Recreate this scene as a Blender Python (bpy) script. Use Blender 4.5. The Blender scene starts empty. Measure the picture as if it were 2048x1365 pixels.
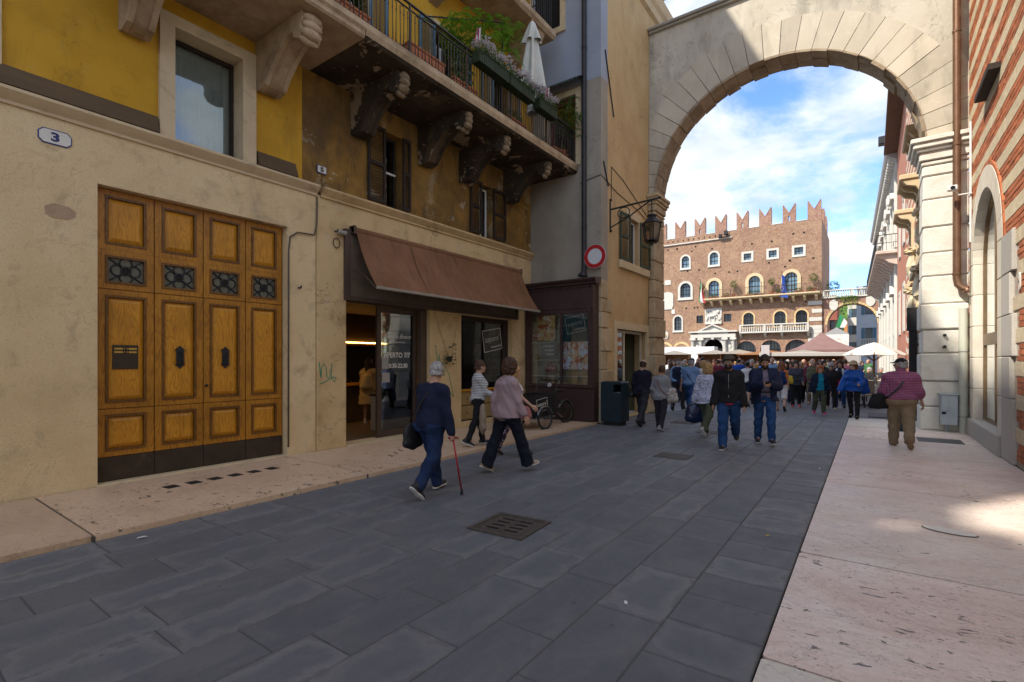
import bpy, bmesh, math, random
import numpy as np
from mathutils import Vector, Matrix, Euler
random.seed(7)
R = math.radians
scene = bpy.context.scene
C = scene.collection

# ---------------------------------------------------------------- camera
cam_d = bpy.data.cameras.new('camera')
cam_d.lens = 17.49; cam_d.sensor_width = 36.0
cam_d.shift_y = 0.0193
cam_d.clip_start = 0.05; cam_d.clip_end = 3000
cam = bpy.data.objects.new('camera', cam_d); C.objects.link(cam)
cam.location = (0, 0, 1.65); cam.rotation_euler = (R(90), 0, R(35.74))
scene.camera = cam

# ---------------------------------------------------------------- sky, sun, exposure
SUN = Vector((1.0, 1.6, -2.0)).normalized()
world = bpy.data.worlds.new('World'); scene.world = world; world.use_nodes = True
def build_world():
 nt = world.node_tree; nt.nodes.clear()
 N = lambda t: nt.nodes.new(t)
 L = nt.links.new
 out = N('ShaderNodeOutputWorld'); bg = N('ShaderNodeBackground')
 sky = N('ShaderNodeTexSky'); sky.sky_type = 'NISHITA'; sky.sun_disc = False
 sky.sun_elevation = math.asin(-SUN.z); sky.sun_rotation = math.atan2(-SUN.x, -SUN.y) % (2*math.pi)
 sky.air_density = 1.0; sky.dust_density = 0.6; sky.ozone_density = 1.6
 tc = N('ShaderNodeTexCoord'); sep = N('ShaderNodeSeparateXYZ'); L(tc.outputs['Generated'], sep.inputs[0])
 mx = N('ShaderNodeMath'); mx.operation = 'MAXIMUM'; L(sep.outputs['Z'], mx.inputs[0]); mx.inputs[1].default_value = 0.0
 ad = N('ShaderNodeMath'); ad.operation = 'ADD'; L(mx.outputs[0], ad.inputs[0]); ad.inputs[1].default_value = 0.22
 dv = N('ShaderNodeVectorMath'); dv.operation = 'DIVIDE'
 cb = N('ShaderNodeCombineXYZ')
 for i in range(3): L(ad.outputs[0], cb.inputs[i])
 L(tc.outputs['Generated'], dv.inputs[0]); L(cb.outputs[0], dv.inputs[1])
 mp = N('ShaderNodeMapping'); L(dv.outputs[0], mp.inputs[0]); mp.inputs['Location'].default_value = (2.35, 0.55, 0)
 mp.inputs['Scale'].default_value = (1.0, 1.0, 0.0)
 n1 = N('ShaderNodeTexNoise'); n1.inputs['Scale'].default_value = 1.9; n1.inputs['Detail'].default_value = 9; n1.inputs['Roughness'].default_value = 0.58; n1.inputs['Distortion'].default_value = 0.25
 L(mp.outputs[0], n1.inputs['Vector'])
 r1 = N('ShaderNodeValToRGB'); r1.color_ramp.elements[0].position = 0.37; r1.color_ramp.elements[1].position = 0.58
 r1.color_ramp.interpolation = 'EASE'
 L(n1.outputs['Fac'], r1.inputs[0])
 # tone inside the clouds
 n2 = N('ShaderNodeTexNoise'); n2.inputs['Scale'].default_value = 3.4; n2.inputs['Detail'].default_value = 6
 L(mp.outputs[0], n2.inputs['Vector'])
 r2 = N('ShaderNodeValToRGB'); r2.color_ramp.elements[0].color = (1.6, 1.85, 2.05, 1); r2.color_ramp.elements[1].color = (2.75, 2.8, 2.85, 1)
 r2.color_ramp.elements[0].position = 0.30; r2.color_ramp.elements[1].position = 0.62
 L(n2.outputs['Fac'], r2.inputs[0])
 # a veil of thin cloud towards the horizon
 mix = N('ShaderNodeMix'); mix.data_type = 'RGBA'
 tint = N('ShaderNodeMix'); tint.data_type = 'RGBA'; tint.blend_type = 'MULTIPLY'; tint.inputs['Factor'].default_value = 1.0; L(sky.outputs[0], tint.inputs['A']); tint.inputs['B'].default_value = (0.44, 0.57, 0.80, 1)
 L(r1.outputs[0], mix.inputs['Factor']); L(tint.outputs['Result'], mix.inputs['A']); L(r2.outputs[0], mix.inputs['B'])
 L(mix.outputs['Result'], bg.inputs['Color']); bg.inputs['Strength'].default_value = 0.125
 L(bg.outputs[0], out.inputs['Surface'])
build_world()
sun_d = bpy.data.lights.new('sun', 'SUN'); sun_d.energy = 2.0; sun_d.angle = R(0.9); sun_d.color = (1.0, 0.93, 0.82)
sun = bpy.data.objects.new('sun', sun_d); C.objects.link(sun); sun.location = (-20, -16, 40)
sun.rotation_euler = SUN.to_track_quat('-Z', 'Y').to_euler()
vs = scene.view_settings
vs.view_transform = 'Standard'; vs.look = 'None'; vs.exposure = 1.85; vs.gamma = 1.0; vs.use_curve_mapping = False
scene.cycles.max_bounces = 7; scene.cycles.diffuse_bounces = 4; scene.cycles.glossy_bounces = 3
scene.cycles.transmission_bounces = 4; scene.cycles.transparent_max_bounces = 12
scene.cycles.sample_clamp_indirect = 6.0

# ---------------------------------------------------------------- materials
MATS = {}
def _mat(name):
 m = bpy.data.materials.new(name); m.use_nodes = True
 nt = m.node_tree; b = nt.nodes['Principled BSDF']; MATS[name] = m
 return m, nt, b
def _coord(nt, coord, stretch):
 tc = nt.nodes.new('ShaderNodeTexCoord'); mp = nt.nodes.new('ShaderNodeMapping')
 nt.links.new(tc.outputs[coord], mp.inputs[0]); mp.inputs['Scale'].default_value = stretch
 return mp.outputs[0]
def _noise(nt, vec, scale, detail=5, rough=0.6, dist=0.0):
 n = nt.nodes.new('ShaderNodeTexNoise'); nt.links.new(vec, n.inputs['Vector'])
 n.inputs['Scale'].default_value = scale; n.inputs['Detail'].default_value = detail
 n.inputs['Roughness'].default_value = rough; n.inputs['Distortion'].default_value = dist
 return n.outputs['Fac']
def _ramp(nt, fac, stops, interp='LINEAR'):
 r = nt.nodes.new('ShaderNodeValToRGB'); r.color_ramp.interpolation = interp
 e = r.color_ramp.elements
 while len(e) < len(stops): e.new(0.5)
 for el, (p, c) in zip(e, stops):
  el.position = p; el.color = (c, c, c, 1) if isinstance(c, (int, float)) else (*c, 1)
 nt.links.new(fac, r.inputs[0]); return r.outputs[0]
def _mixc(nt, fac, a, b, mode='MIX'):
 m = nt.nodes.new('ShaderNodeMix'); m.data_type = 'RGBA'; m.blend_type = mode
 for sock, val in ((m.inputs['Factor'], fac), (m.inputs['A'], a), (m.inputs['B'], b)):
  if isinstance(val, (int, float)): sock.default_value = val
  elif isinstance(val, tuple): sock.default_value = (*val, 1)
  else: nt.links.new(val, sock)
 return m.outputs['Result']
def _math(nt, op, a, b=0.0):
 m = nt.nodes.new('ShaderNodeMath'); m.operation = op
 for i, v in ((0, a), (1, b)):
  if isinstance(v, (int, float)): m.inputs[i].default_value = v
  else: nt.links.new(v, m.inputs[i])
 return m.outputs[0]
def _rand(nt):
 g = nt.nodes.new('ShaderNodeNewGeometry'); o = nt.nodes.new('ShaderNodeObjectInfo')
 return _math(nt, 'FRACT', _math(nt, 'ADD', g.outputs['Random Per Island'], o.outputs['Random']))
def _bump(nt, b, h, strength, dist=0.02):
 bp = nt.nodes.new('ShaderNodeBump'); bp.inputs['Strength'].default_value = strength; bp.inputs['Distance'].default_value = dist
 nt.links.new(h, bp.inputs['Height']); nt.links.new(bp.outputs[0], b.inputs['Normal'])
def surf(name, cols, scale=2.0, rough=0.85, bump=0.25, bscale=40, bdist=0.01, layers=(), rnd=0.0, spec=0.3, metal=0.0, stretch=(1, 1, 1), coord='Object', rvar=0.0, crack=None):
 """cols: colours met along one noise; layers: (colour, scale, lo, hi, amount, stretch) patches of wear on top; rnd: tone of each piece"""
 if name in MATS: return MATS[name]
 m, nt, b = _mat(name)
 vec = _coord(nt, coord, stretch)
 if rnd:      # every piece takes another stretch of the noise
  rr = _rand(nt)
  av = nt.nodes.new('ShaderNodeVectorMath'); av.operation = 'ADD'
  cv = nt.nodes.new('ShaderNodeCombineXYZ')
  k = _math(nt, 'MULTIPLY', rr, 37.0)
  for i in range(3): nt.links.new(k, cv.inputs[i])
  nt.links.new(vec, av.inputs[0]); nt.links.new(cv.outputs[0], av.inputs[1]); vec = av.outputs[0]
 n = len(cols)
 if n == 1: col = cols[0]
 else:
  col = _ramp(nt, _noise(nt, vec, scale, 6, 0.62), [(0.28+0.44*i/(n-1), c) for i, c in enumerate(cols)])
 for ly in layers:
  lc, ls, lo, hi, am = ly[:5]
  lv = vec if len(ly) < 6 else _coord(nt, coord, ly[5])
  f = _ramp(nt, _noise(nt, lv, ls, 7, 0.65, 0.3), [(lo, 0.0), (hi, am)])
  col = _mixc(nt, f, col, lc)
 if crack:      # hairline cracks: (colour, scale, amount)
  q = _math(nt, 'ABSOLUTE', _math(nt, 'SUBTRACT', _noise(nt, vec, crack[1], 8, 0.6, 0.9), 0.5))
  g_ = _ramp(nt, _noise(nt, vec, crack[1]*0.7, 2), [(0.46, 0.0), (0.56, 1.0)])
  col = _mixc(nt, _math(nt, 'MULTIPLY', _ramp(nt, q, [(0.0, crack[2]), (0.006, 0.0)]), g_), col, crack[0])
 if rnd:
  k = _math(nt, 'ADD', _math(nt, 'MULTIPLY', rr, 2*rnd), 1-rnd)
  g = nt.nodes.new('ShaderNodeCombineColor')
  for i in range(3): nt.links.new(k, g.inputs[i])
  col = _mixc(nt, 1.0, col, g.outputs[0], 'MULTIPLY')
 if isinstance(col, tuple): b.inputs['Base Color'].default_value = (*col, 1)
 else: nt.links.new(col, b.inputs['Base Color'])
 b.inputs['Roughness'].default_value = rough; b.inputs['Metallic'].default_value = metal
 b.inputs['Specular IOR Level'].default_value = spec
 if rvar:
  nt.links.new(_ramp(nt, _noise(nt, vec, scale*2.3, 4), [(0.3, max(0.05, rough-rvar)), (0.7, min(1, rough+rvar))]), b.inputs['Roughness'])
 if bump:
  h = _noise(nt, vec, bscale, 6, 0.7)
  _bump(nt, b, h, bump, bdist)
 return m
def flat(name, col, rough=0.6, metal=0.0, spec=0.4, bump=0.08, bscale=60):
 c2 = tuple(x*0.86 for x in col)
 return surf(name, [c2, col], 9, rough, bump, bscale, 0.004, metal=metal, spec=spec)
def emit(name, col, strength):
 m, nt, b = _mat(name)
 b.inputs['Base Color'].default_value = (*col, 1)
 b.inputs['Emission Color'].default_value = (*col, 1); b.inputs['Emission Strength'].default_value = strength
 return m
def glass(name, tint=(0.85, 0.9, 0.9), see=0.7, rough=0.02):
 """a pane: part see-through, part mirror"""
 m, nt, b = _mat(name); nt.nodes.remove(b)
 out = nt.nodes['Material Output']
 tr = nt.nodes.new('ShaderNodeBsdfTransparent'); tr.inputs[0].default_value = (*[t*see for t in tint], 1)
 gl = nt.nodes.new('ShaderNodeBsdfGlossy'); gl.inputs['Roughness'].default_value = rough; gl.inputs['Color'].default_value = (0.9, 0.95, 1, 1)
 fr = nt.nodes.new('ShaderNodeFresnel'); fr.inputs['IOR'].default_value = 1.55
 k = _math(nt, 'ADD', fr.outputs[0], 0.06)
 mx = nt.nodes.new('ShaderNodeMixShader'); nt.links.new(k, mx.inputs[0]); nt.links.new(tr.outputs[0], mx.inputs[1]); nt.links.new(gl.outputs[0], mx.inputs[2])
 nt.links.new(mx.outputs[0], out.inputs['Surface'])
 return m

# ---------------------------------------------------------------- mesh helpers
OFF = {}
def root_off(p):
 while p is not None and p.parent is not None: p = p.parent
 return Vector(OFF.get(p.name, (0, 0, 0))) if p is not None else Vector((0, 0, 0))
def tag(o, label=None, cat=None, group=None, kind=None):
 if label: o['label'] = label
 if cat: o['category'] = cat
 if group: o['group'] = group
 if kind: o['kind'] = kind
 return o
def thing(name, loc, label, cat, group=None, rz=0.0, local=False):
 o = bpy.data.objects.new(name, None); C.objects.link(o); o.empty_display_size = 0.2
 o.location = loc; o.rotation_euler = (0, 0, rz)
 if not local: OFF[o.name] = tuple(loc)
 return tag(o, label, cat, group)
class MB:
 def __init__(s): s.v = []; s.f = []; s.m = []
 def add(s, vs, fs, mi=0):
  k = len(s.v); s.v += [tuple(x) for x in vs]; s.f += [tuple(i+k for i in f) for f in fs]; s.m += [mi]*len(fs); return s
 def box(s, x0, x1, y0, y1, z0, z1, mi=0):
  vs = [(x, y, z) for z in (z0, z1) for y in (y0, y1) for x in (x0, x1)]
  return s.add(vs, [(0, 2, 3, 1), (4, 5, 7, 6), (0, 1, 5, 4), (2, 6, 7, 3), (0, 4, 6, 2), (1, 3, 7, 5)], mi)
 def bbox(s, x0, x1, y0, y1, z0, z1, b=0.01, mi=0):
  """box with chamfered edges"""
  b = min(b, abs(x1-x0)*0.45, abs(y1-y0)*0.45, abs(z1-z0)*0.45)
  vs = []; idx = {}
  X = (x0, x1); Y = (y0, y1); Z = (z0, z1)
  for i in (0, 1):
   for j in (0, 1):
    for k in (0, 1):
     sx, sy, sz = (1, -1)[i], (1, -1)[j], (1, -1)[k]
     idx[i, j, k, 0] = len(vs); vs.append((X[i], Y[j]+sy*b, Z[k]+sz*b))
     idx[i, j, k, 1] = len(vs); vs.append((X[i]+sx*b, Y[j], Z[k]+sz*b))
     idx[i, j, k, 2] = len(vs); vs.append((X[i]+sx*b, Y[j]+sy*b, Z[k]))
  fs = []
  for i in (0, 1): fs.append([idx[i, 0, 0, 0], idx[i, 1, 0, 0], idx[i, 1, 1, 0], idx[i, 0, 1, 0]])
  for j in (0, 1): fs.append([idx[0, j, 0, 1], idx[1, j, 0, 1], idx[1, j, 1, 1], idx[0, j, 1, 1]])
  for k in (0, 1): fs.append([idx[0, 0, k, 2], idx[1, 0, k, 2], idx[1, 1, k, 2], idx[0, 1, k, 2]])
  for j in (0, 1):
   for k in (0, 1): fs.append([idx[0, j, k, 1], idx[1, j, k, 1], idx[1, j, k, 2], idx[0, j, k, 2]])
  for i in (0, 1):
   for k in (0, 1): fs.append([idx[i, 0, k, 0], idx[i, 1, k, 0], idx[i, 1, k, 2], idx[i, 0, k, 2]])
   for j in (0, 1): fs.append([idx[i, j, 0, 0], idx[i, j, 1, 0], idx[i, j, 1, 1], idx[i, j, 0, 1]])
  for i in (0, 1):
   for j in (0, 1):
    for k in (0, 1): fs.append([idx[i, j, k, 0], idx[i, j, k, 1], idx[i, j, k, 2]])
  c = Vector(((x0+x1)/2, (y0+y1)/2, (z0+z1)/2)); out = []
  for f in fs:      # outward winding
   p = [Vector(vs[i]) for i in f]; nrm = (p[1]-p[0]).cross(p[2]-p[0])
   ce = sum(p, Vector())/len(p)
   out.append(tuple(f) if nrm.dot(ce-c) > 0 else tuple(reversed(f)))
  return s.add(vs, out, mi)
 def prism(s, pts, fn, w0, w1, mi=0):
  """polygon pts (u,v) pushed from w0 to w1; fn(u,v,w) gives the point"""
  n = len(pts)
  vs = [fn(u, v, w0) for u, v in pts]+[fn(u, v, w1) for u, v in pts]
  fs = [tuple(range(n-1, -1, -1)), tuple(range(n, 2*n))]+[(i, (i+1) % n, n+(i+1) % n, n+i) for i in range(n)]
  return s.add(vs, fs, mi)
 def plate(s, outer, holes, fn, w0, w1, mi=0):
  """flat plate with holes, pushed from w0 to w1"""
  cu = bpy.data.curves.new('tmp', 'CURVE'); cu.dimensions = '2D'; cu.fill_mode = 'BOTH'; cu.extrude = 0.5
  for lp in [outer]+list(holes):
   sp = cu.splines.new('POLY'); sp.points.add(len(lp)-1); sp.use_cyclic_u = True
   for p, (u, v) in zip(sp.points, lp): p.co = (u, v, 0, 1)
  o = bpy.data.objects.new('tmp', cu); me = o.to_mesh()
  vs = [fn(v.co.x, v.co.y, w0 if v.co.z < 0 else w1) for v in me.vertices]
  fs = [tuple(p.vertices) for p in me.polygons]
  o.to_mesh_clear(); bpy.data.objects.remove(o); bpy.data.curves.remove(cu)
  return s.add(vs, fs, mi)
 def text(s, txt, fn, size=1.0, ext=0.002, align='LEFT', shear=0.0, mi=0, bold=0.0):
  cu = bpy.data.curves.new('tmp', 'FONT'); cu.body = txt; cu.size = size; cu.extrude = ext; cu.align_x = align; cu.shear = shear; cu.resolution_u = 3
  cu.offset = bold
  o = bpy.data.objects.new('tmp', cu); me = o.to_mesh()
  vs = [fn(v.co.x, v.co.y, v.co.z) for v in me.vertices]; fs = [tuple(p.vertices) for p in me.polygons]
  o.to_mesh_clear(); bpy.data.objects.remove(o); bpy.data.curves.remove(cu)
  return s.add(vs, fs, mi)
 def tube(s, path, r, n=8, mi=0, cap=True, closed=False):
  P = [Vector(p) for p in path]; m = len(P)
  rr = r if isinstance(r, (list, tuple)) else [r]*m
  vs = []; up = Vector((0.13, 0.21, 0.97)); prev = None
  for i, p in enumerate(P):
   if closed: t = P[(i+1) % m]-P[i-1]
   else: t = P[min(i+1, m-1)]-P[max(i-1, 0)]
   if t.length < 1e-9: t = Vector((0, 0, 1))
   t.normalize()
   a = (prev-t*prev.dot(t)) if prev is not None else t.cross(up if abs(t.dot(up)) < 0.95 else Vector((1, 0, 0)))
   if a.length < 1e-6: a = t.cross(Vector((1, 0, 0)))
   a.normalize(); prev = a; b = t.cross(a)
   for k in range(n):
    an = 2*math.pi*k/n; vs.append(p+(a*math.cos(an)+b*math.sin(an))*rr[i])
  fs = []
  for i in range(m if closed else m-1):
   j = (i+1) % m
   for k in range(n): fs.append((i*n+k, i*n+(k+1) % n, j*n+(k+1) % n, j*n+k))
  if cap and not closed: fs += [tuple(range(n-1, -1, -1)), tuple(range((m-1)*n, m*n))]
  return s.add(vs, fs, mi)
 def lathe(s, prof, c, n=16, axis='z', mi=0):
  vs = []
  for r, h in prof:
   for k in range(n):
    a = 2*math.pi*k/n; x, y = r*math.cos(a), r*math.sin(a)
    if axis == 'z': vs.append((c[0]+x, c[1]+y, c[2]+h))
    elif axis == 'y': vs.append((c[0]+x, c[1]+h, c[2]+y))
    else: vs.append((c[0]+h, c[1]+x, c[2]+y))
  fs = [(i*n+k, i*n+(k+1) % n, (i+1)*n+(k+1) % n, (i+1)*n+k) for i in range(len(prof)-1) for k in range(n)]
  fs += [tuple(range(n-1, -1, -1)), tuple(range((len(prof)-1)*n, len(prof)*n))]
  return s.add(vs, fs, mi)
 def ball(s, c, r, n=10, mi=0, jit=0.0):
  rx, ry, rz = (r, r, r) if isinstance(r, (int, float)) else r
  m = max(4, n//2+1); vs = [(c[0], c[1], c[2]-rz)]
  for i in range(1, m):
   ph = -math.pi/2+math.pi*i/m
   for k in range(n):
    a = 2*math.pi*k/n; q = 1+random.uniform(-jit, jit)
    vs.append((c[0]+rx*q*math.cos(ph)*math.cos(a), c[1]+ry*q*math.cos(ph)*math.sin(a), c[2]+rz*q*math.sin(ph)))
  vs.append((c[0], c[1], c[2]+rz)); fs = []
  for k in range(n): fs.append((0, 1+(k+1) % n, 1+k))
  for i in range(m-2):
   for k in range(n): fs.append((1+i*n+k, 1+i*n+(k+1) % n, 1+(i+1)*n+(k+1) % n, 1+(i+1)*n+k))
  t = len(vs)-1
  for k in range(n): fs.append((1+(m-2)*n+k, 1+(m-2)*n+(k+1) % n, t))
  return s.add(vs, fs, mi)
 def mesh(s, name, mats, off=(0, 0, 0), smooth=False, fix=True):
  me = bpy.data.meshes.new(name)
  ox, oy, oz = off
  me.from_pydata([(x-ox, y-oy, z-oz) for x, y, z in s.v], [], s.f)
  for m in (mats if isinstance(mats, (list, tuple)) else [mats]): me.materials.append(m)
  if any(s.m): me.polygons.foreach_set('material_index', s.m)
  if fix:
   bm = bmesh.new(); bm.from_mesh(me); bmesh.ops.recalc_face_normals(bm, faces=bm.faces); bm.to_mesh(me); bm.free()
  if smooth is True: me.polygons.foreach_set('use_smooth', [True]*len(me.polygons))
  elif smooth:
   me.polygons.foreach_set('use_smooth', [True]*len(me.polygons)); me.set_sharp_from_angle(angle=R(smooth))
  me.update(); return me
 def build(s, name, mats, parent=None, smooth=False, loc=None, fix=True):
  """link as one mesh object; its origin is the root's base (or loc)"""
  off = root_off(parent) if parent is not None else Vector(loc or (0, 0, 0))
  o = bpy.data.objects.new(name, s.mesh(name, mats, off, smooth, fix)); C.objects.link(o)
  if parent is not None: o.parent = parent
  else: o.location = off
  return o
def place(name, me, parent, loc, rot=(0, 0, 0), scale=(1, 1, 1), m=None):
 """one more piece that shares mesh data; loc in world when the root is not local"""
 o = bpy.data.objects.new(name, me); C.objects.link(o); o.parent = parent
 o.location = Vector(loc)-root_off(parent) if parent is not None else loc
 o.rotation_euler = rot; o.scale = scale
 if m: o.material_slots[0].link = 'OBJECT'; o.material_slots[0].material = m
 return o
def copy_tree(o, parent=None):
 c = o.copy(); C.objects.link(c); c.parent = parent
 for ch in list(o.children): copy_tree(ch, c)
 return c
FX = lambda X: (lambda u, v, w: (X+w, u, v))       # wall that faces +x / -x: u along y, w out along +x
FY = lambda Y: (lambda u, v, w: (u, Y+w, v))       # wall that faces -y: u along x
def arc(cx, cz, r, a0, a1, n):
 return [(cx+r*math.cos(a0+(a1-a0)*i/n), cz+r*math.sin(a0+(a1-a0)*i/n)) for i in range(n+1)]
def arched(u0, u1, z0, zs, n=14, rise=None):
 """outline of an opening with a round head"""
 c = (u0+u1)/2; r = (u1-u0)/2; k = 1.0 if rise is None else rise/r
 return [(u0, z0), (u1, z0)]+[(c+r*math.cos(math.pi*i/n), zs+k*r*math.sin(math.pi*i/n)) for i in range(n+1)]
def rect(u0, u1, z0, z1): return [(u0, z0), (u1, z0), (u1, z1), (u0, z1)]
def slab_mesh(name, mat, b=0.012, wob=0.0):
 mb = MB(); mb.bbox(-0.5, 0.5, -0.5, 0.5, -0.5, 0.5, b)
 return mb.mesh(name, mat)
# ================================================================ materials of the place
def make_slate():
 m, nt, b = _mat('slate'); L = nt.links.new
 g = _coord(nt, 'Generated', (1, 1, 1)); ob = _coord(nt, 'Object', (1, 1, 1))
 rr = _rand(nt)
 geo = nt.nodes.new('ShaderNodeNewGeometry')
 wpos = geo.outputs['Position']
 sep = nt.nodes.new('ShaderNodeSeparateXYZ'); L(g, sep.inputs[0])
 so = nt.nodes.new('ShaderNodeSeparateXYZ'); L(ob, so.inputs[0])
 def edge(i):      # metres to the nearest edge of this slab
  c = _math(nt, 'ABSOLUTE', _math(nt, 'SUBTRACT', sep.outputs[i], 0.5))
  size = _math(nt, 'DIVIDE', _math(nt, 'ABSOLUTE', so.outputs[i]), _math(nt, 'MAXIMUM', c, 0.01))
  return _math(nt, 'MULTIPLY', _math(nt, 'SUBTRACT', 0.5, c), size)
 e = _math(nt, 'MINIMUM', edge(0), edge(1))
 n1 = _noise(nt, wpos, 3.4, 7, 0.68, 0.4)
 k = _math(nt, 'ADD', e, _math(nt, 'MULTIPLY', _math(nt, 'SUBTRACT', n1, 0.5), 0.46))
 halo = _ramp(nt, k, [(0.0, (0.112, 0.113, 0.116)), (0.03, (0.172, 0.172, 0.172)), (0.07, (0.146, 0.149, 0.154)), (0.13, (0.104, 0.112, 0.125)), (0.30, (0.110, 0.118, 0.131))], 'EASE')
 smv = nt.nodes.new('ShaderNodeMapping'); L(wpos, smv.inputs[0]); smv.inputs['Scale'].default_value = (1.0, 0.45, 1); smv.inputs['Rotation'].default_value = (0, 0, R(18))
 flatc = _ramp(nt, _noise(nt, smv.outputs[0], 2.6, 9, 0.74, 0.8), [(0.34, (0.102, 0.110, 0.122)), (0.50, (0.124, 0.130, 0.140)), (0.58, (0.150, 0.153, 0.158)), (0.70, (0.128, 0.133, 0.142))])
 worn = _mixc(nt, _ramp(nt, rr, [(0.30, 0.10), (0.90, 0.78)]), flatc, halo)
 pale = _ramp(nt, _noise(nt, wpos, 1.1, 5, 0.7), [(0.45, 0.0), (0.75, 0.55)])
 col = _mixc(nt, pale, worn, (0.125, 0.127, 0.130))
 spk = _ramp(nt, _noise(nt, wpos, 55, 4, 0.8), [(0.62, 0.0), (0.74, 0.55)])
 col = _mixc(nt, spk, col, (0.22, 0.22, 0.22))
 vo = nt.nodes.new('ShaderNodeTexVoronoi'); L(wpos, vo.inputs['Vector']); vo.inputs['Scale'].default_value = 2.6
 drk = _ramp(nt, _math(nt, 'ADD', vo.outputs['Distance'], _math(nt, 'MULTIPLY', _noise(nt, wpos, 60, 3), 0.03)), [(0.055, 0.6), (0.065, 0.0)])
 col = _mixc(nt, drk, col, (0.06, 0.06, 0.063))
 t = _math(nt, 'ADD', _math(nt, 'MULTIPLY', rr, 0.24), 0.90)
 gc = nt.nodes.new('ShaderNodeCombineColor')
 for i in range(3): L(t, gc.inputs[i])
 col = _mixc(nt, 1.0, col, gc.outputs[0], 'MULTIPLY')
 L(col, b.inputs['Base Color']); b.inputs['Specular IOR Level'].default_value = 0.35
 L(_ramp(nt, _noise(nt, wpos, 3.0, 4), [(0.3, 0.50), (0.7, 0.72)]), b.inputs['Roughness'])
 h = _math(nt, 'ADD', _noise(nt, wpos, 38, 8, 0.75), _math(nt, 'MULTIPLY', _noise(nt, wpos, 5, 3), 1.6))
 _bump(nt, b, h, 0.5, 0.014)
 return m
SLATE = make_slate()
def marble(name, cols, pit, vein=(0.44, 0.32, 0.26), rnd=0.10):
 """worn ammonite marble: cloudy, with dark stretched pits"""
 m, nt, b = _mat(name); L = nt.links.new
 geo = nt.nodes.new('ShaderNodeNewGeometry'); mp = nt.nodes.new('ShaderNodeMapping'); L(geo.outputs['Position'], mp.inputs[0])
 mp.inputs['Rotation'].default_value = (0, 0, R(12)); mp.inputs['Scale'].default_value = (0.55, 1.0, 1)
 w = mp.outputs[0]; rr = _rand(nt)
 n = len(cols)
 col = _ramp(nt, _noise(nt, w, 1.7, 7, 0.68, 0.6), [(0.30+0.4*i/(n-1), c) for i, c in enumerate(cols)])
 fine = _ramp(nt, _noise(nt, w, 26, 6, 0.75, 0.4), [(0.38, 0.0), (0.64, 0.36)])
 col = _mixc(nt, fine, col, vein)
 zone = _ramp(nt, _math(nt, 'ADD', _noise(nt, geo.outputs['Position'], 0.7, 3, 0.6), _math(nt, 'MULTIPLY', _math(nt, 'SUBTRACT', rr, 0.5), 0.30)), [(0.40, 0.0), (0.66, 1.0)])
 pn = _noise(nt, w, 15, 5, 0.62, 0.7)
 big = _ramp(nt, _math(nt, 'ADD', pn, _math(nt, 'MULTIPLY', zone, 0.085)), [(pit+0.03, 0.0), (pit+0.05, 0.9)])
 sm = _ramp(nt, _math(nt, 'ADD', _noise(nt, w, 70, 3, 0.6, 0.5), _math(nt, 'MULTIPLY', zone, 0.05)), [(pit+0.02, 0.0), (pit+0.05, 0.7)])
 pits = _math(nt, 'MAXIMUM', big, sm)
 col = _mixc(nt, pits, col, (0.075, 0.068, 0.062))
 crk = _ramp(nt, _math(nt, 'ABSOLUTE', _math(nt, 'SUBTRACT', _noise(nt, w, 2.6, 8, 0.7, 0.8), 0.5)), [(0.0, 0.55), (0.006, 0.0)])
 col = _mixc(nt, crk, col, (0.12, 0.09, 0.075))
 t = _math(nt, 'ADD', _math(nt, 'MULTIPLY', rr, 2*rnd), 1-rnd); gc = nt.nodes.new('ShaderNodeCombineColor')
 for i in range(3): L(t, gc.inputs[i])
 col = _mixc(nt, 1.0, col, gc.outputs[0], 'MULTIPLY')
 L(col, b.inputs['Base Color'])
 L(_ramp(nt, _noise(nt, w, 2.2, 4), [(0.3, 0.34), (0.7, 0.6)]), b.inputs['Roughness']); b.inputs['Specular IOR Level'].default_value = 0.35
 h = _math(nt, 'SUBTRACT', _math(nt, 'MULTIPLY', _noise(nt, w, 30, 5, 0.7), 0.35), pits)
 _bump(nt, b, h, 0.5, 0.006)
 return m
M_WARM = marble('marble_warm', [(0.52, 0.36, 0.23), (0.60, 0.42, 0.27), (0.64, 0.47, 0.32)], 0.665)
M_PINK = marble('marble_pink', [(0.60, 0.44, 0.36), (0.70, 0.56, 0.48), (0.77, 0.67, 0.59)], 0.668)
M_PALE = marble('marble_pale', [(0.64, 0.50, 0.43), (0.72, 0.60, 0.52), (0.78, 0.70, 0.62)], 0.655)
M_WHITE = marble('marble_white', [(0.68, 0.62, 0.52), (0.74, 0.70, 0.60)], 0.72)
M_JOINT = surf('joint', [(0.075, 0.072, 0.07), (0.11, 0.105, 0.10)], 8, 0.95, 0.4, 60)
IRON = surf('cast_iron', [(0.07, 0.06, 0.053), (0.11, 0.092, 0.08)], 14, 0.55, 0.3, 60, metal=0.2, layers=[((0.14, 0.085, 0.055), 9, 0.55, 0.75, 0.5)])
BLACK_IRON = surf('black_iron', [(0.02, 0.02, 0.022), (0.035, 0.034, 0.035)], 20, 0.5, 0.2, 80, metal=0.3)
DARK = surf('dark_void', [(0.010, 0.009, 0.008), (0.016, 0.014, 0.012)], 4, 0.9, 0)

# ================================================================ ground
mb = MB(); mb.add([(-600, -300, -0.09), (600, -300, -0.09), (600, 900, -0.09), (-600, 900, -0.09)], [(0, 1, 2, 3)])
tag(mb.build('ground', surf('far_ground', [(0.13, 0.12, 0.11), (0.18, 0.17, 0.15)], 0.3)), kind='structure')
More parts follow.
